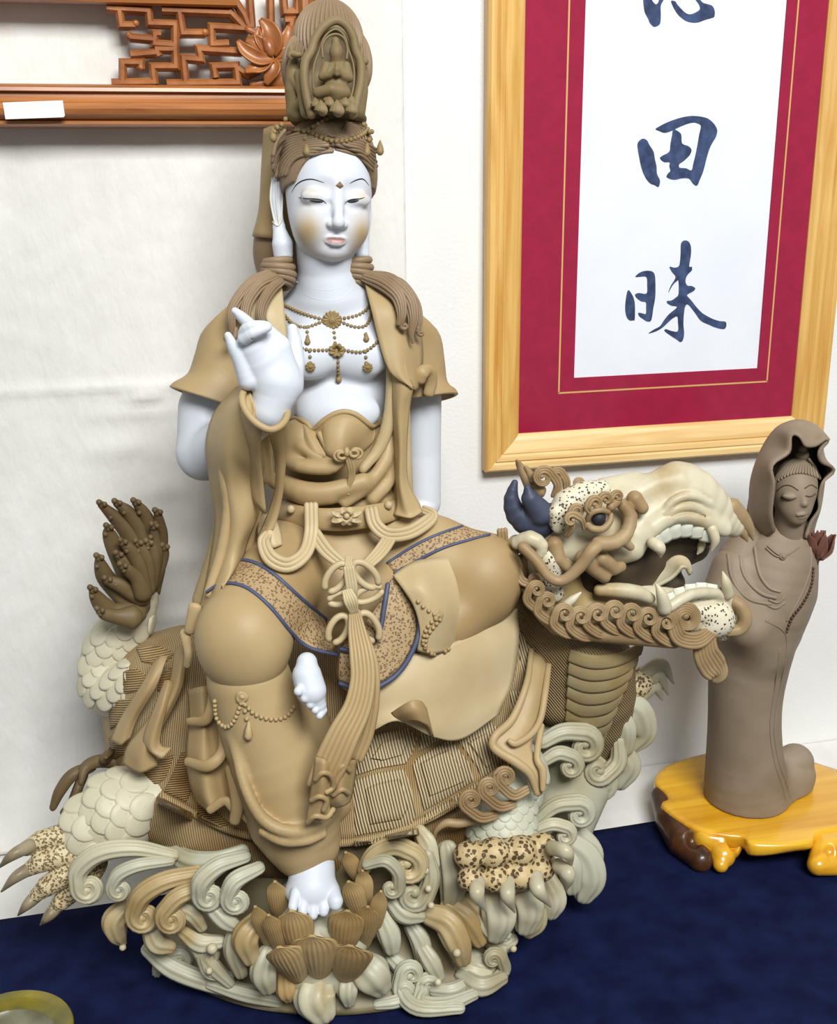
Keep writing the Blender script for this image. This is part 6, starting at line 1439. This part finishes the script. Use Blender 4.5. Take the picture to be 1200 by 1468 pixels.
for pts in ([(946, 758, GD, 3), (958, 742, GD, 5), (982, 731, GD, 5), (1012, 742, GD + 0.006, 2)], [(950, 742, GD, 3), (964, 727, GD, 5), (988, 718, GD, 5), (1016, 730, GD + 0.006, 2)], [(956, 724, GD + 0.002, 3), (970, 710, GD + 0.002, 5), (992, 703, GD + 0.002, 5), (1018, 716, GD + 0.008, 2)], [(950, 690, GD + 0.004, 4), (932, 712, GD + 0.002, 5), (915, 738, GD, 5), (908, 756, GD, 3)], [(905, 690, GD + 0.008, 4), (885, 700, GD + 0.006, 4)]):
    c.groove(pts, 5, 4)
for pts in ([(940, 772, HDd - 0.032, 5), (956, 750, HDd - 0.035, 6.5), (984, 740, HDd - 0.035, 7), (1014, 750, HDd - 0.029, 6), (1040, 764, HDd - 0.02, 5)], [(944, 756, HDd - 0.034, 5), (962, 734, HDd - 0.036, 6.5), (988, 726, HDd - 0.036, 7), (1018, 737, HDd - 0.028, 5)], [(948, 740, HDd - 0.035, 5), (966, 718, HDd - 0.036, 6.5), (992, 711, HDd - 0.035, 7), (1020, 724, HDd - 0.027, 5)]):
    c.chain(pts, 3, 3)
dh = c.build('dragon_head', m_head, ST)
# lower jaw
c = Clay(0.0016)
c.chain([(800, 862, HDd, 34), (850, 868, HDd - 0.005, 36), (905, 868, HDd - 0.01, 36), (955, 872, HDd - 0.012, 38), (1000, 874, HDd - 0.01, 36), (1030, 872, HDd - 0.004, 26)], 10, res=2)
c.chain([(790, 800, HDd, 40), (800, 840, HDd, 40)], 12)
c.chain([(860, 846, HDd - 0.04, 9), (885, 846, HDd - 0.046, 11), (915, 850, HDd - 0.048, 11), (932, 858, HDd - 0.046, 8)], 4, res=2).chain([(935, 880, HDd - 0.045, 8), (960, 870, HDd - 0.05, 8), (990, 852, HDd - 0.045, 8), (1025, 850, HDd - 0.03, 8), (1045, 862, HDd - 0.018, 8)], 6, res=2)
c.ell(955, 828, HDd, (110, 20, 26), 6, sub=True)
jaw = c.build('jaw', m_head, dh)
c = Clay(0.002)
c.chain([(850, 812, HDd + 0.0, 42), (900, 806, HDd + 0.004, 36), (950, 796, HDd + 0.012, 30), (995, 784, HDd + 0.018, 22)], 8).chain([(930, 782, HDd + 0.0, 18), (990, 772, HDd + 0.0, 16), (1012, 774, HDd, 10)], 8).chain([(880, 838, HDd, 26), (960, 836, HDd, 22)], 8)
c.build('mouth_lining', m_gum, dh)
MB().add(*leaf([(930, 836, HDd - 0.012, 10), (955, 822, HDd - 0.02, 12), (972, 806, HDd - 0.026, 11), (985, 808, HDd - 0.028, 8), (992, 822, HDd - 0.026, 2)], 0.25, 5, nrm=EU * 0.7 + EF * 0.7)).build('tongue', m_head, dh)
# teeth, one by one
UT = [(938, 768, -24), (952, 759, -16), (968, 753, -6), (985, 751, 2), (1001, 753, 8), (1015, 758, 14)]
for i, (x, y, a) in enumerate(UT):
    a = math.radians(a); dx, dy = -math.sin(a), math.cos(a); dd = HDd - 0.041 + 0.0022 * i
    MB().add(*leaf([(x - dx * 12, y - dy * 12, dd + 0.002, 8.8), (x, y + 4, dd - 0.003, 9.2), (x + dx * 20, y + dy * 20, dd, 8.6)], -0.2, 5)).build('tooth', m_tooth, dh)
LT = [(962, 862, 20), (976, 854, 14), (991, 849, 6), (1006, 847, 0), (1020, 849, -8), (1032, 854, -16)]
for i, (x, y, a) in enumerate(LT):
    a = math.radians(a); dx, dy = math.sin(a) * -1, -math.cos(a); dd = HDd - 0.047 + 0.0036 * i
    MB().add(*leaf([(x - dx * 14, y - dy * 14, dd + 0.002, 8.6), (x, y, dd, 9), (x + dx * 12, y + dy * 12, dd + 0.003, 8)], -0.2, 5)).build('tooth', m_tooth, jaw)
for pts, o_ in (([(936, 778, HDd - 0.05, 9), (946, 786, HDd - 0.056, 9), (947, 798, HDd - 0.054, 2)], dh), ([(1020, 758, HDd - 0.034, 8), (1025, 774, HDd - 0.036, 7), (1020, 790, HDd - 0.034, 2)], dh), ([(953, 872, HDd - 0.056, 11), (948, 852, HDd - 0.06, 8), (941, 838, HDd - 0.058, 2)], jaw), ([(1044, 852, HDd - 0.03, 8), (1040, 834, HDd - 0.034, 7), (1036, 820, HDd - 0.032, 1.5)], jaw), ([(805, 872, HDd - 0.045, 6), (820, 860, HDd - 0.05, 6), (832, 850, HDd - 0.05, 2)], jaw), ([(1006, 780, HDd - 0.015, 6), (1004, 788, HDd - 0.015, 5), (1000, 794, HDd - 0.015, 1.5)], dh)):
    MB().add(*sweep(*pxpath(pts, 6), 10)).build('fang', m_bone, o_)
# beak-like nose tip
for pts in ([(1048, 726, HDd - 0.01, 14), (1062, 742, HDd - 0.008, 13), (1074, 758, HDd - 0.006, 8), (1080, 774, HDd - 0.004, 1.5)], [(1054, 750, HDd - 0.008, 10), (1064, 762, HDd - 0.006, 8), (1072, 776, HDd - 0.004, 1.5)]):
    MB().add(*sweep(*pxpath(pts, 6), 12, flat=0.8)).build('nose_horn', m_curl, dh)
# eye with its lids
MB().add(*ball(858, 743, HDd - 0.056, 11)).build('eye', m_dark, dh, label='dark hollow eye')
mb = MB().add(*sweep(*pxpath([(842, 752, HDd - 0.055, 5), (850, 758, HDd - 0.06, 5.5), (864, 758, HDd - 0.06, 5.5), (874, 748, HDd - 0.058, 5), (876, 738, HDd - 0.055, 4)], 5), 8))
mb.add(*sweep(*pxpath([(842, 745, HDd - 0.055, 4), (848, 735, HDd - 0.06, 5), (860, 731, HDd - 0.062, 5), (872, 734, HDd - 0.058, 4)], 5), 8)); mb.build('eyelid', m_curl, dh)
# pitted brow and chin
c = Clay(0.0014); c.chain([(800, 740, HDd - 0.02, 18), (812, 722, HDd - 0.022, 20), (835, 708, HDd - 0.022, 18), (862, 702, HDd - 0.018, 14)], 8).chain([(798, 735, HDd - 0.03, 12), (800, 755, HDd - 0.03, 10)], 6); c.build('pitted_brow', m_pore_h, dh)
c = Clay(0.0014); c.ell(1018, 890, HDd - 0.024, (36, 26, 26), 6).chain([(985, 878, HDd - 0.036, 12), (1030, 880, HDd - 0.026, 20), (1034, 905, HDd - 0.02, 14)], 6); c.build('pitted_chin', m_pore_h, jaw)
c = Clay(0.0016); c.chain([(790, 800, HDd - 0.03, 20), (786, 830, HDd - 0.025, 18), (795, 850, HDd - 0.03, 14)], 8); c.build('pitted_cheek', m_pore_h, dh)
# horns
c = Clay(0.0014)
c.chain([(796, 742, HDd, 22), (768, 748, HDd - 0.004, 25), (742, 738, HDd - 0.004, 17), (733, 715, HDd - 0.004, 11), (738, 692, HDd - 0.004, 5)], 8, res=2).chain([(775, 735, HDd - 0.018, 19), (760, 715, HDd - 0.02, 13), (756, 699, HDd - 0.02, 5)], 6)
c.build('horn', mat('slate_horn', (72, 78, 97), 0.5, (58, 63, 80), 20), dh, label='slate blue forked horn')
# ear
c = Clay(0.0013); c.chain([(742, 778, HDd - 0.02, 10), (760, 772, HDd - 0.03, 12), (776, 782, HDd - 0.035, 10), (774, 794, HDd - 0.035, 8)], 5, res=2).ell(757, 780, HDd - 0.046, (12, 5, 10), 3, sub=True, rot=-10); c.build('ear', m_head, dh)
# whisker
MB().add(*sweep(*pxpath([(750, 784, HDd - 0.04, 8), (770, 805, HDd - 0.05, 8), (788, 828, HDd - 0.056, 7.5), (808, 832, HDd - 0.06, 8), (832, 812, HDd - 0.064, 9), (848, 790, HDd - 0.066, 10), (862, 778, HDd - 0.06, 9)], 6), 12)).build('whisker', m_curl, dh)
c = Clay(0.0013)
c.chain([(893, 724, HDd - 0.046, 9), (904, 740, HDd - 0.05, 10), (898, 765, HDd - 0.056, 10), (880, 778, HDd - 0.06, 11), (858, 780, HDd - 0.06, 11)], 4, res=2).chain([(890, 772, HDd - 0.058, 8), (904, 784, HDd - 0.056, 6)], 3).chain([(862, 800, HDd - 0.05, 12), (880, 815, HDd - 0.046, 10), (890, 812, HDd - 0.044, 8)], 4).chain([(836, 800, HDd - 0.05, 12), (850, 815, HDd - 0.048, 10), (866, 826, HDd - 0.046, 10)], 5).chain([(910, 715, HDd - 0.04, 12), (920, 728, HDd - 0.044, 10)], 4).chain([(884, 718, HDd - 0.05, 8), (876, 726, HDd - 0.056, 7)], 3)
c.chain([(795, 780, HDd - 0.035, 12), (800, 800, HDd - 0.04, 10), (812, 812, HDd - 0.04, 8)], 5)
c.build('cheek_fold', m_curl, dh)
# curls: brow, mane top, jaw row
for pts, r, tr in (([(812, 768, HDd - 0.045, 5), (820, 755, HDd - 0.052, 6), (818, 735, HDd - 0.056, 6)], 9, 1), ([(838, 758, HDd - 0.055, 4), (834, 745, HDd - 0.06, 5), (824, 738, HDd - 0.06, 6)], 8, -1), ([(848, 738, HDd - 0.058, 4), (842, 728, HDd - 0.062, 6), (846, 718, HDd - 0.062, 6)], 8, 1), ([(862, 732, HDd - 0.056, 4), (857, 722, HDd - 0.06, 6), (862, 712, HDd - 0.06, 6)], 7, 1), ([(880, 728, HDd - 0.05, 4), (874, 718, HDd - 0.056, 6), (880, 708, HDd - 0.055, 5)], 6, 1)):
    scroll([(a, b, d_, w_ * 0.85) for a, b, d_, w_ in pts], r * 1.15, tr, 0.85, 0.5, k=2).build('brow_curl', m_curl, dh)
for pts, r, tr in (([(795, 712, HDd - 0.01, 6), (800, 695, HDd - 0.014, 7), (790, 678, HDd - 0.016, 7)], 13, -1), ([(812, 708, HDd + 0.004, 5), (812, 690, HDd, 6), (806, 678, HDd, 6)], 9, -1), ([(830, 702, HDd, 5), (834, 696, HDd, 5)], 6, -1), ([(720, 760, HDd, 8), (722, 776, HDd, 8), (732, 786, HDd, 8)], 10, -1)):
    scroll(pts, r, tr, 1.3, 0.4, k=3).build('mane_curl', m_curl, dh)
for pts in ([(760, 700, HDd + 0.004, 8), (752, 682, HDd + 0.004, 7), (745, 668, HDd + 0.004, 5), (741, 660, HDd, 2)], [(768, 698, HDd, 7), (762, 684, HDd, 6), (754, 670, HDd, 3)], [(774, 705, HDd - 0.005, 9), (768, 692, HDd - 0.005, 7), (763, 690, HDd - 0.005, 3)]):
    MB().add(*sweep(*pxpath(pts, 6), 10, ribs=5)).build('mane_tuft', m_curl, dh)
JC = [(766, 858), (781, 874), (804, 892), (827, 896), (851, 892), (876, 888), (900, 892), (924, 898), (950, 904)]
for i, (x, y) in enumerate(JC):
    r = 11 if i < 2 else 13.5; y_ = y - 5
    pts = [(x + 26, y_ + 24, HDd - 0.035, 4), (x + 8, y_ + 22, HDd - 0.045, 6.5), (x - 10, y_ + 8, HDd - 0.05, 6.5), (x - 7, y_ - 10, HDd - 0.052, 5.5)]
    scroll(pts, r, 1, 1.15, 0.4, k=3, over=1.4, shrink=0.25).build('beard_curl', m_curl, jaw)
scroll([(1020, 905, HDd - 0.04, 10), (1000, 918, HDd - 0.046, 13), (975, 914, HDd - 0.05, 13), (966, 894, HDd - 0.05, 12)], 19, 1, 1.25, 0.4, k=5, over=1.5).build('beard_curl', m_curl, jaw)
c = Clay(0.0018); c.chain([(770, 862, HDd - 0.03, 14), (800, 895, HDd - 0.032, 16), (860, 905, HDd - 0.034, 16), (920, 910, HDd - 0.034, 16), (965, 916, HDd - 0.034, 14)], 8, res=2); c.build('beard_root', m_curl, jaw)
cords([(1012, 908, HDd - 0.035, 13), (1012, 935, HDd - 0.04, 18), (1022, 955, HDd - 0.038, 20), (1030, 966, HDd - 0.036, 14), (1026, 978, HDd - 0.034, 4)], 7, over=1.6).build('beard_tuft', m_curl, jaw)
for pts in ([(1052, 862, HDd - 0.02, 10), (1062, 870, HDd - 0.026, 10), (1068, 888, HDd - 0.03, 10), (1060, 902, HDd - 0.03, 9), (1042, 906, HDd - 0.03, 7)],):
    MB().add(*sweep(*pxpath(pts, 6), 14, ribs=5, ramp=0.08)).build('chin_hook', m_curl, jaw)
for pts in ([(748, 838, HDd - 0.02, 8), (760, 850, HDd - 0.03, 8)], [(752, 800, HDd, 10), (745, 830, HDd, 12), (760, 860, HDd, 14), (775, 890, HDd, 12)]):
    MB().add(*sweep(*pxpath(pts, 6), 10)).build('mane_root', m_tuft, dh)
scroll([(742, 815, HDd - 0.02, 6), (748, 832, HDd - 0.03, 7), (762, 838, HDd - 0.035, 6)], 8, -1, 1.2, 0.4, k=3).build('beard_curl', m_curl, jaw)
# ------------------------------------------------------------------ wave base
bc = np.array([0.155, 1.122]); ph = np.linspace(0, 2 * np.pi, 96, endpoint=False); ca_, sa_ = math.cos(math.radians(-13)), math.sin(math.radians(-13))
rings = []
for (z, rx, ry) in ((0.0006, 0.0, 0.0), (0.0006, 0.205, 0.138), (0.004, 0.216, 0.148), (0.012, 0.214, 0.146), (0.02, 0.19, 0.12), (0.05, 0.165, 0.09), (0.1, 0.17, 0.085), (0.14, 0.18, 0.085), (0.18, 0.17, 0.08), (0.22, 0.12, 0.06), (0.23, 0.0, 0.0)):
    w_ = 1 + (0.03 * np.sin(7 * ph + z * 30) + 0.02 * np.sin(13 * ph - z * 50)) * (0.01 < z)
    x_, y_ = rx * w_ * np.cos(ph), ry * w_ * np.sin(ph)
    rings.append(np.stack([bc[0] + x_ * ca_ - y_ * sa_, bc[1] + x_ * sa_ + y_ * ca_, np.full(96, z)], 1))
v = np.concatenate(rings); f = np.array([[i * 96 + j, i * 96 + (j + 1) % 96, (i + 1) * 96 + (j + 1) % 96, (i + 1) * 96 + j] for i in range(len(rings) - 1) for j in range(96)])
base = obj('wave_base', mesh_from('wave_base', v, f), mat('base_clay', (150, 142, 112), 0.5, (116, 100, 68), 14, 0.1, 160), ST)
m_wavet = mat('tan_wave_clay', (188, 170, 128), 0.42, (158, 132, 86), 12, 0.05, 300, lo=0.36, hi=0.6)
def lift(pts):
    out = []
    for (x, y, d, r) in pts:
        p = V(x, y, d); u = sc(p)
        if p[2] < r * u * 1.15 + 0.005: d = G(x, y, r * u * 1.15 + 0.005)[1] - Y0
        out.append((x, y, d, r))
    return out
def wv(pts, r, tr, m=None, turns=1.1, tip=0.5, ribs=0, w2=None, **kw):
    scroll(lift(pts), r, tr, turns, tip, n=32, flat=0.9, ribs=ribs or 8, ramp=0.12, **kw).build('wave_scroll', m or m_wave, base)
def lobe(pts, m=None, ribs=7, bead=None, flat=0.75):
    mb = MB().add(*sweep(*pxpath(lift(pts), 6), 36, flat=flat, ribs=ribs, ramp=0.1)); mb.build('wave_lobe', m or m_wave, base)
def drop(*L):
    for (x, y, d, r) in lift(L): MB().add(*ball(x, y, d, r)).build('water_drop', m_bone, base)
# left
wv([(250, 1226, -0.1, 8), (195, 1216, -0.1, 11), (145, 1222, -0.095, 13), (114, 1246, -0.09, 13), (112, 1272, -0.09, 12)], 16, -1, m_wave)
wv([(245, 1234, -0.105, 7), (200, 1240, -0.11, 9), (172, 1252, -0.108, 10), (161, 1268, -0.106, 9)], 13, -1, m_wave2)
wv([(295, 1250, -0.12, 10), (240, 1262, -0.125, 13), (205, 1282, -0.125, 14), (192, 1306, -0.122, 13)], 17, -1, m_wavet)
wv([(300, 1268, -0.13, 9), (258, 1284, -0.138, 12), (236, 1306, -0.138, 12)], 16, -1, m_wavet)
wv([(352, 1228, -0.135, 9), (315, 1240, -0.145, 12), (290, 1262, -0.15, 13), (286, 1282, -0.148, 12)], 15, -1, m_wave2)
wv([(372, 1244, -0.145, 9), (338, 1262, -0.155, 12), (326, 1284, -0.155, 11)], 15, -1, m_wave2)
lobe([(180, 1300, -0.08, 12), (164, 1320, -0.085, 17), (168, 1340, -0.085, 14), (176, 1352, -0.08, 6)], m_wavet)
lobe([(215, 1330, -0.11, 12), (225, 1352, -0.115, 15), (245, 1358, -0.115, 10)]); lobe([(300, 1295, -0.14, 12), (322, 1318, -0.15, 14), (340, 1330, -0.15, 8)], m_wave2)
lobe([(250, 1300, -0.12, 9), (275, 1310, -0.13, 12), (290, 1330, -0.13, 8)]); wv([(330, 1400, -0.13, 7), (300, 1395, -0.13, 8), (290, 1375, -0.13, 8)], 12, 1, m_wave2)
drop((304, 1360, -0.145, 8), (176, 1358, -0.085, 5), (300, 1392, -0.14, 5)); lobe([(270, 1340, -0.12, 10), (300, 1380, -0.13, 12), (330, 1410, -0.135, 8)], m_wave2); lobe([(210, 1360, -0.08, 10), (250, 1390, -0.1, 14), (320, 1415, -0.12, 12), (380, 1425, -0.13, 8)], m_wave2)
lobe([(240, 1215, -0.07, 10), (270, 1235, -0.1, 16), (310, 1235, -0.12, 14), (350, 1220, -0.12, 10)], m_wave2)
# centre right
wv([(520, 1250, -0.15, 8), (535, 1225, -0.155, 11), (565, 1213, -0.16, 13), (592, 1222, -0.162, 13)], 22, 1, m_wavet, 0.9)
wv([(525, 1240, -0.16, 7), (552, 1234, -0.168, 9), (570, 1250, -0.17, 9), (572, 1272, -0.168, 9)], 11, 1, m_wave2, 0.8)
wv([(612, 1225, -0.15, 9), (618, 1258, -0.155, 12), (608, 1288, -0.158, 13)], 18, 1, m_wave2, 0.8)
lobe([(600, 1190, -0.13, 10), (612, 1210, -0.14, 14), (620, 1240, -0.145, 11)]); lobe([(640, 1215, -0.13, 14), (650, 1260, -0.14, 20), (645, 1300, -0.14, 12)], m_wave2); lobe([(668, 1290, -0.14, 14), (690, 1315, -0.15, 18), (696, 1338, -0.15, 9)], m_wavet)
drop((610, 1248, -0.165, 5), (614, 1274, -0.17, 5), (618, 1298, -0.172, 5), (655, 1366, -0.19, 6), (628, 1408, -0.185, 5), (748, 1322, -0.165, 5), (736, 1360, -0.16, 5), (595, 1446, -0.175, 5))
lobe([(612, 1310, -0.15, 14), (640, 1322, -0.165, 19), (656, 1350, -0.175, 19), (664, 1378, -0.175, 11)], m_wavet); lobe([(606, 1360, -0.155, 11), (620, 1382, -0.165, 13), (630, 1402, -0.165, 8)], m_wave2)
wv([(680, 1425, -0.14, 8), (640, 1440, -0.16, 11), (606, 1438, -0.17, 12), (604, 1412, -0.168, 10)], 12, 1, m_wave2, 0.9); wv([(660, 1445, -0.15, 8), (600, 1445, -0.17, 11), (574, 1420, -0.17, 11), (576, 1394, -0.165, 10)], 14, 1, m_wave2, 0.9)
lobe([(670, 1370, -0.14, 13), (690, 1385, -0.15, 16), (715, 1375, -0.145, 9)], m_wave2); lobe([(660, 1400, -0.14, 12), (690, 1415, -0.15, 14), (722, 1402, -0.14, 9)], m_wave2); lobe([(700, 1340, -0.13, 12), (722, 1352, -0.14, 14), (736, 1346, -0.14, 9)])
# right, under the paw
lobe([(705, 1270, -0.15, 18), (716, 1310, -0.168, 24), (710, 1342, -0.165, 14)], m_wave); lobe([(745, 1270, -0.145, 18), (758, 1300, -0.162, 22), (752, 1332, -0.16, 13)], m_wave); lobe([(780, 1262, -0.13, 18), (792, 1288, -0.142, 20), (788, 1310, -0.142, 12)], m_wave)
lobe([(800, 1200, -0.08, 14), (835, 1225, -0.085, 22), (846, 1258, -0.09, 22), (836, 1286, -0.09, 13)], m_wave2); lobe([(796, 1215, -0.1, 12), (816, 1240, -0.11, 17), (820, 1275, -0.11, 12)], m_wave2)
wv([(765, 1180, -0.09, 8), (796, 1155, -0.095, 11), (828, 1150, -0.095, 12)], 17, 1, m_wave2, 1.0); wv([(768, 1190, -0.1, 7), (792, 1182, -0.105, 9), (812, 1186, -0.105, 9)], 12, 1, m_wave, 0.9)
# right, behind
wv([(778, 1064, -0.06, 10), (806, 1050, -0.06, 12), (838, 1050, -0.06, 13)], 20, 1, m_wave2, 1.0); wv([(778, 1092, -0.07, 8), (800, 1080, -0.07, 10), (820, 1084, -0.07, 10)], 15, 1, m_wave2, 0.9)
wv([(886, 1060, -0.04, 9), (886, 1092, -0.045, 12), (866, 1114, -0.05, 12)], 15, 1, m_wave2, 0.9)
lobe([(885, 1005, -0.02, 18), (912, 1020, -0.02, 22), (922, 1050, -0.02, 18), (908, 1072, -0.02, 9)], m_wave2); lobe([(865, 1020, -0.03, 16), (890, 1040, -0.035, 20), (894, 1075, -0.035, 14)], m_wave2); lobe([(870, 1070, -0.02, 18), (896, 1095, -0.02, 22), (886, 1122, -0.02, 14)], m_wave2); lobe([(840, 1090, -0.03, 20), (862, 1120, -0.03, 24), (848, 1142, -0.03, 14)], m_wave2)
c = Clay(0.0034); c.chain([(800, 1060, 0.0, 50), (820, 1120, -0.01, 56), (800, 1180, -0.03, 50), (770, 1240, -0.06, 50)], 16).chain([(870, 1050, 0.02, 36), (850, 1100, 0.01, 36)], 12); c.build('wave_mass', m_wave2, base)
for a, m_ in (([(640, 1296, -0.14, 12), (668, 1318, -0.155, 17), (688, 1350, -0.16, 11)], m_wavet), ([(588, 1325, -0.14, 10), (604, 1352, -0.15, 14), (606, 1384, -0.15, 9)], m_wave2), ([(688, 1330, -0.13, 11), (712, 1352, -0.14, 15), (714, 1382, -0.14, 9)], m_wave), ([(560, 1372, -0.15, 9), (576, 1388, -0.155, 12), (586, 1410, -0.155, 8)], m_wave2), ([(340, 1328, -0.14, 11), (336, 1362, -0.15, 15), (346, 1396, -0.15, 10)], m_wave2),
              ([(262, 1335, -0.12, 10), (288, 1352, -0.13, 14), (318, 1350, -0.135, 9)], m_wave), ([(650, 1380, -0.14, 10), (676, 1396, -0.15, 14), (700, 1398, -0.15, 9)], m_wave), ([(620, 1420, -0.16, 8), (650, 1420, -0.165, 11), (676, 1404, -0.16, 8)], m_wave2), ([(690, 1300, -0.15, 12), (704, 1330, -0.16, 16), (726, 1342, -0.16, 9)], m_wave), ([(770, 1290, -0.14, 10), (770, 1320, -0.15, 14), (756, 1338, -0.15, 9)], m_wave2), ([(560, 1290, -0.15, 10), (580, 1310, -0.16, 14), (604, 1314, -0.16, 9)], m_wave2), ([(830, 1190, -0.07, 10), (850, 1220, -0.075, 14), (852, 1250, -0.075, 8)], m_wave2), ([(300, 1410, -0.12, 8), (350, 1425, -0.14, 11), (400, 1436, -0.15, 9)], m_wave2)):
    lobe(a, m_)
for a, r_, t_, m_ in (([(225, 1395, -0.07, 7), (232, 1372, -0.08, 9), (256, 1364, -0.09, 9)], 12, 1, m_wave2), ([(700, 1410, -0.15, 7), (722, 1392, -0.16, 9), (718, 1372, -0.165, 9)], 11, -1, m_wave2), ([(540, 1440, -0.16, 7), (566, 1436, -0.165, 9), (584, 1428, -0.165, 8)], 10, -1, m_wave2)):
    wv(a, r_, t_, m_, 1.0)
# ------------------------------------------------------------------ lotus under the foot
c = Clay(0.002); c.ell(455, 1345, -0.15, (74, 46, 50), 10).chain([(440, 1300, -0.14, 46), (450, 1380, -0.14, 56)], 12); lotus = c.build('lotus_pod', m_wave2, base)
LD = -0.155
def pt(tip, base_, w, dt, db, ribs=9, m=None):
    """open cupped petal with a pointed lip that curls outwards"""
    (tx, ty), (bx_, by) = tip, base_
    def at(k): return bx_ + (tx - bx_) * k, by + (ty - by) * k
    P = [at(0) + (db, w * 0.45), at(0.3) + (db * 0.6 + dt * 0.4 - 0.014, w * 0.85), at(0.62) + (db * 0.2 + dt * 0.8 - 0.018, w * 1.05), at(0.84) + (dt - 0.018, w * 0.86), at(0.95) + (dt - 0.02, w * 0.4), at(1.02) + (dt - 0.022, 1.0)]
    Pw, R = pxpath(P, 4); T, N, B = frames(Pw); t = np.linspace(-1, 1, 33); k = np.linspace(0, 1, len(Pw))
    h = -0.42 * t[None] ** 2 * (1 - 0.9 * k[:, None] ** 2) + 0.035 * np.cos(ribs * math.pi * t)[None] * np.sin(np.clip(k, 0, 0.93) / 0.93 * math.pi)[:, None] ** 0.5 + 0.10 * (np.abs(t)[None] ** 3) * (k[:, None] > 0.5) * k[:, None] ** 4
    Pn = Pw[:, None] + B[:, None] * (R[:, None] * t[None])[..., None] + N[:, None] * (R[:, None] * h)[..., None]
    v, f, uv = solid(Pn, 3.2); obj('lotus_petal', mesh_from('lotus_petal', v, f), m_lot, lotus)
m_lot = mat('lotus_clay', (188, 162, 114), 0.5, (164, 134, 86), 16, 0.05, 260)
for a in (((394, 1266), (402, 1330), 15, -0.15, -0.14), ((366, 1302), (392, 1372), 13, -0.165, -0.15), ((385, 1314), (405, 1375), 14, -0.18, -0.16), ((496, 1224), (520, 1275), 12, -0.13, -0.125), ((520, 1250), (525, 1310), 13, -0.14, -0.14), ((500, 1266), (520, 1325), 16, -0.155, -0.145), ((546, 1280), (535, 1345), 12, -0.16, -0.15),
          ((418, 1308), (430, 1378), 26, -0.185, -0.17), ((498, 1308), (490, 1372), 26, -0.185, -0.17), ((527, 1302), (520, 1362), 18, -0.185, -0.165), ((447, 1344), (455, 1408), 33, -0.2, -0.178), ((400, 1360), (428, 1412), 27, -0.198, -0.175), ((502, 1358), (492, 1412), 34, -0.2, -0.176)):
    pt(*a)
lobe([(372, 1315, -0.155, 12), (352, 1345, -0.165, 19), (360, 1375, -0.165, 13)], m_wavet); lobe([(385, 1365, -0.165, 14), (378, 1395, -0.175, 19), (384, 1418, -0.175, 12)], m_wave2); lobe([(408, 1395, -0.165, 12), (410, 1420, -0.172, 14), (414, 1432, -0.172, 8)], m_lot)
lobe([(455, 1405, -0.17, 22), (452, 1430, -0.182, 30), (462, 1452, -0.185, 22)], m_wave); lobe([(500, 1400, -0.17, 13), (498, 1420, -0.18, 15), (500, 1438, -0.18, 9)], m_wave2); lobe([(515, 1380, -0.165, 20), (532, 1398, -0.178, 28), (545, 1415, -0.18, 18)], m_wave2); lobe([(545, 1310, -0.15, 12), (558, 1340, -0.16, 16), (562, 1362, -0.16, 11)], m_wave2)
c = Clay(0.002); c.ell(470, 1325, -0.155, (40, 22, 36), 6); c.build('lotus_heart', m_wave2, lotus)
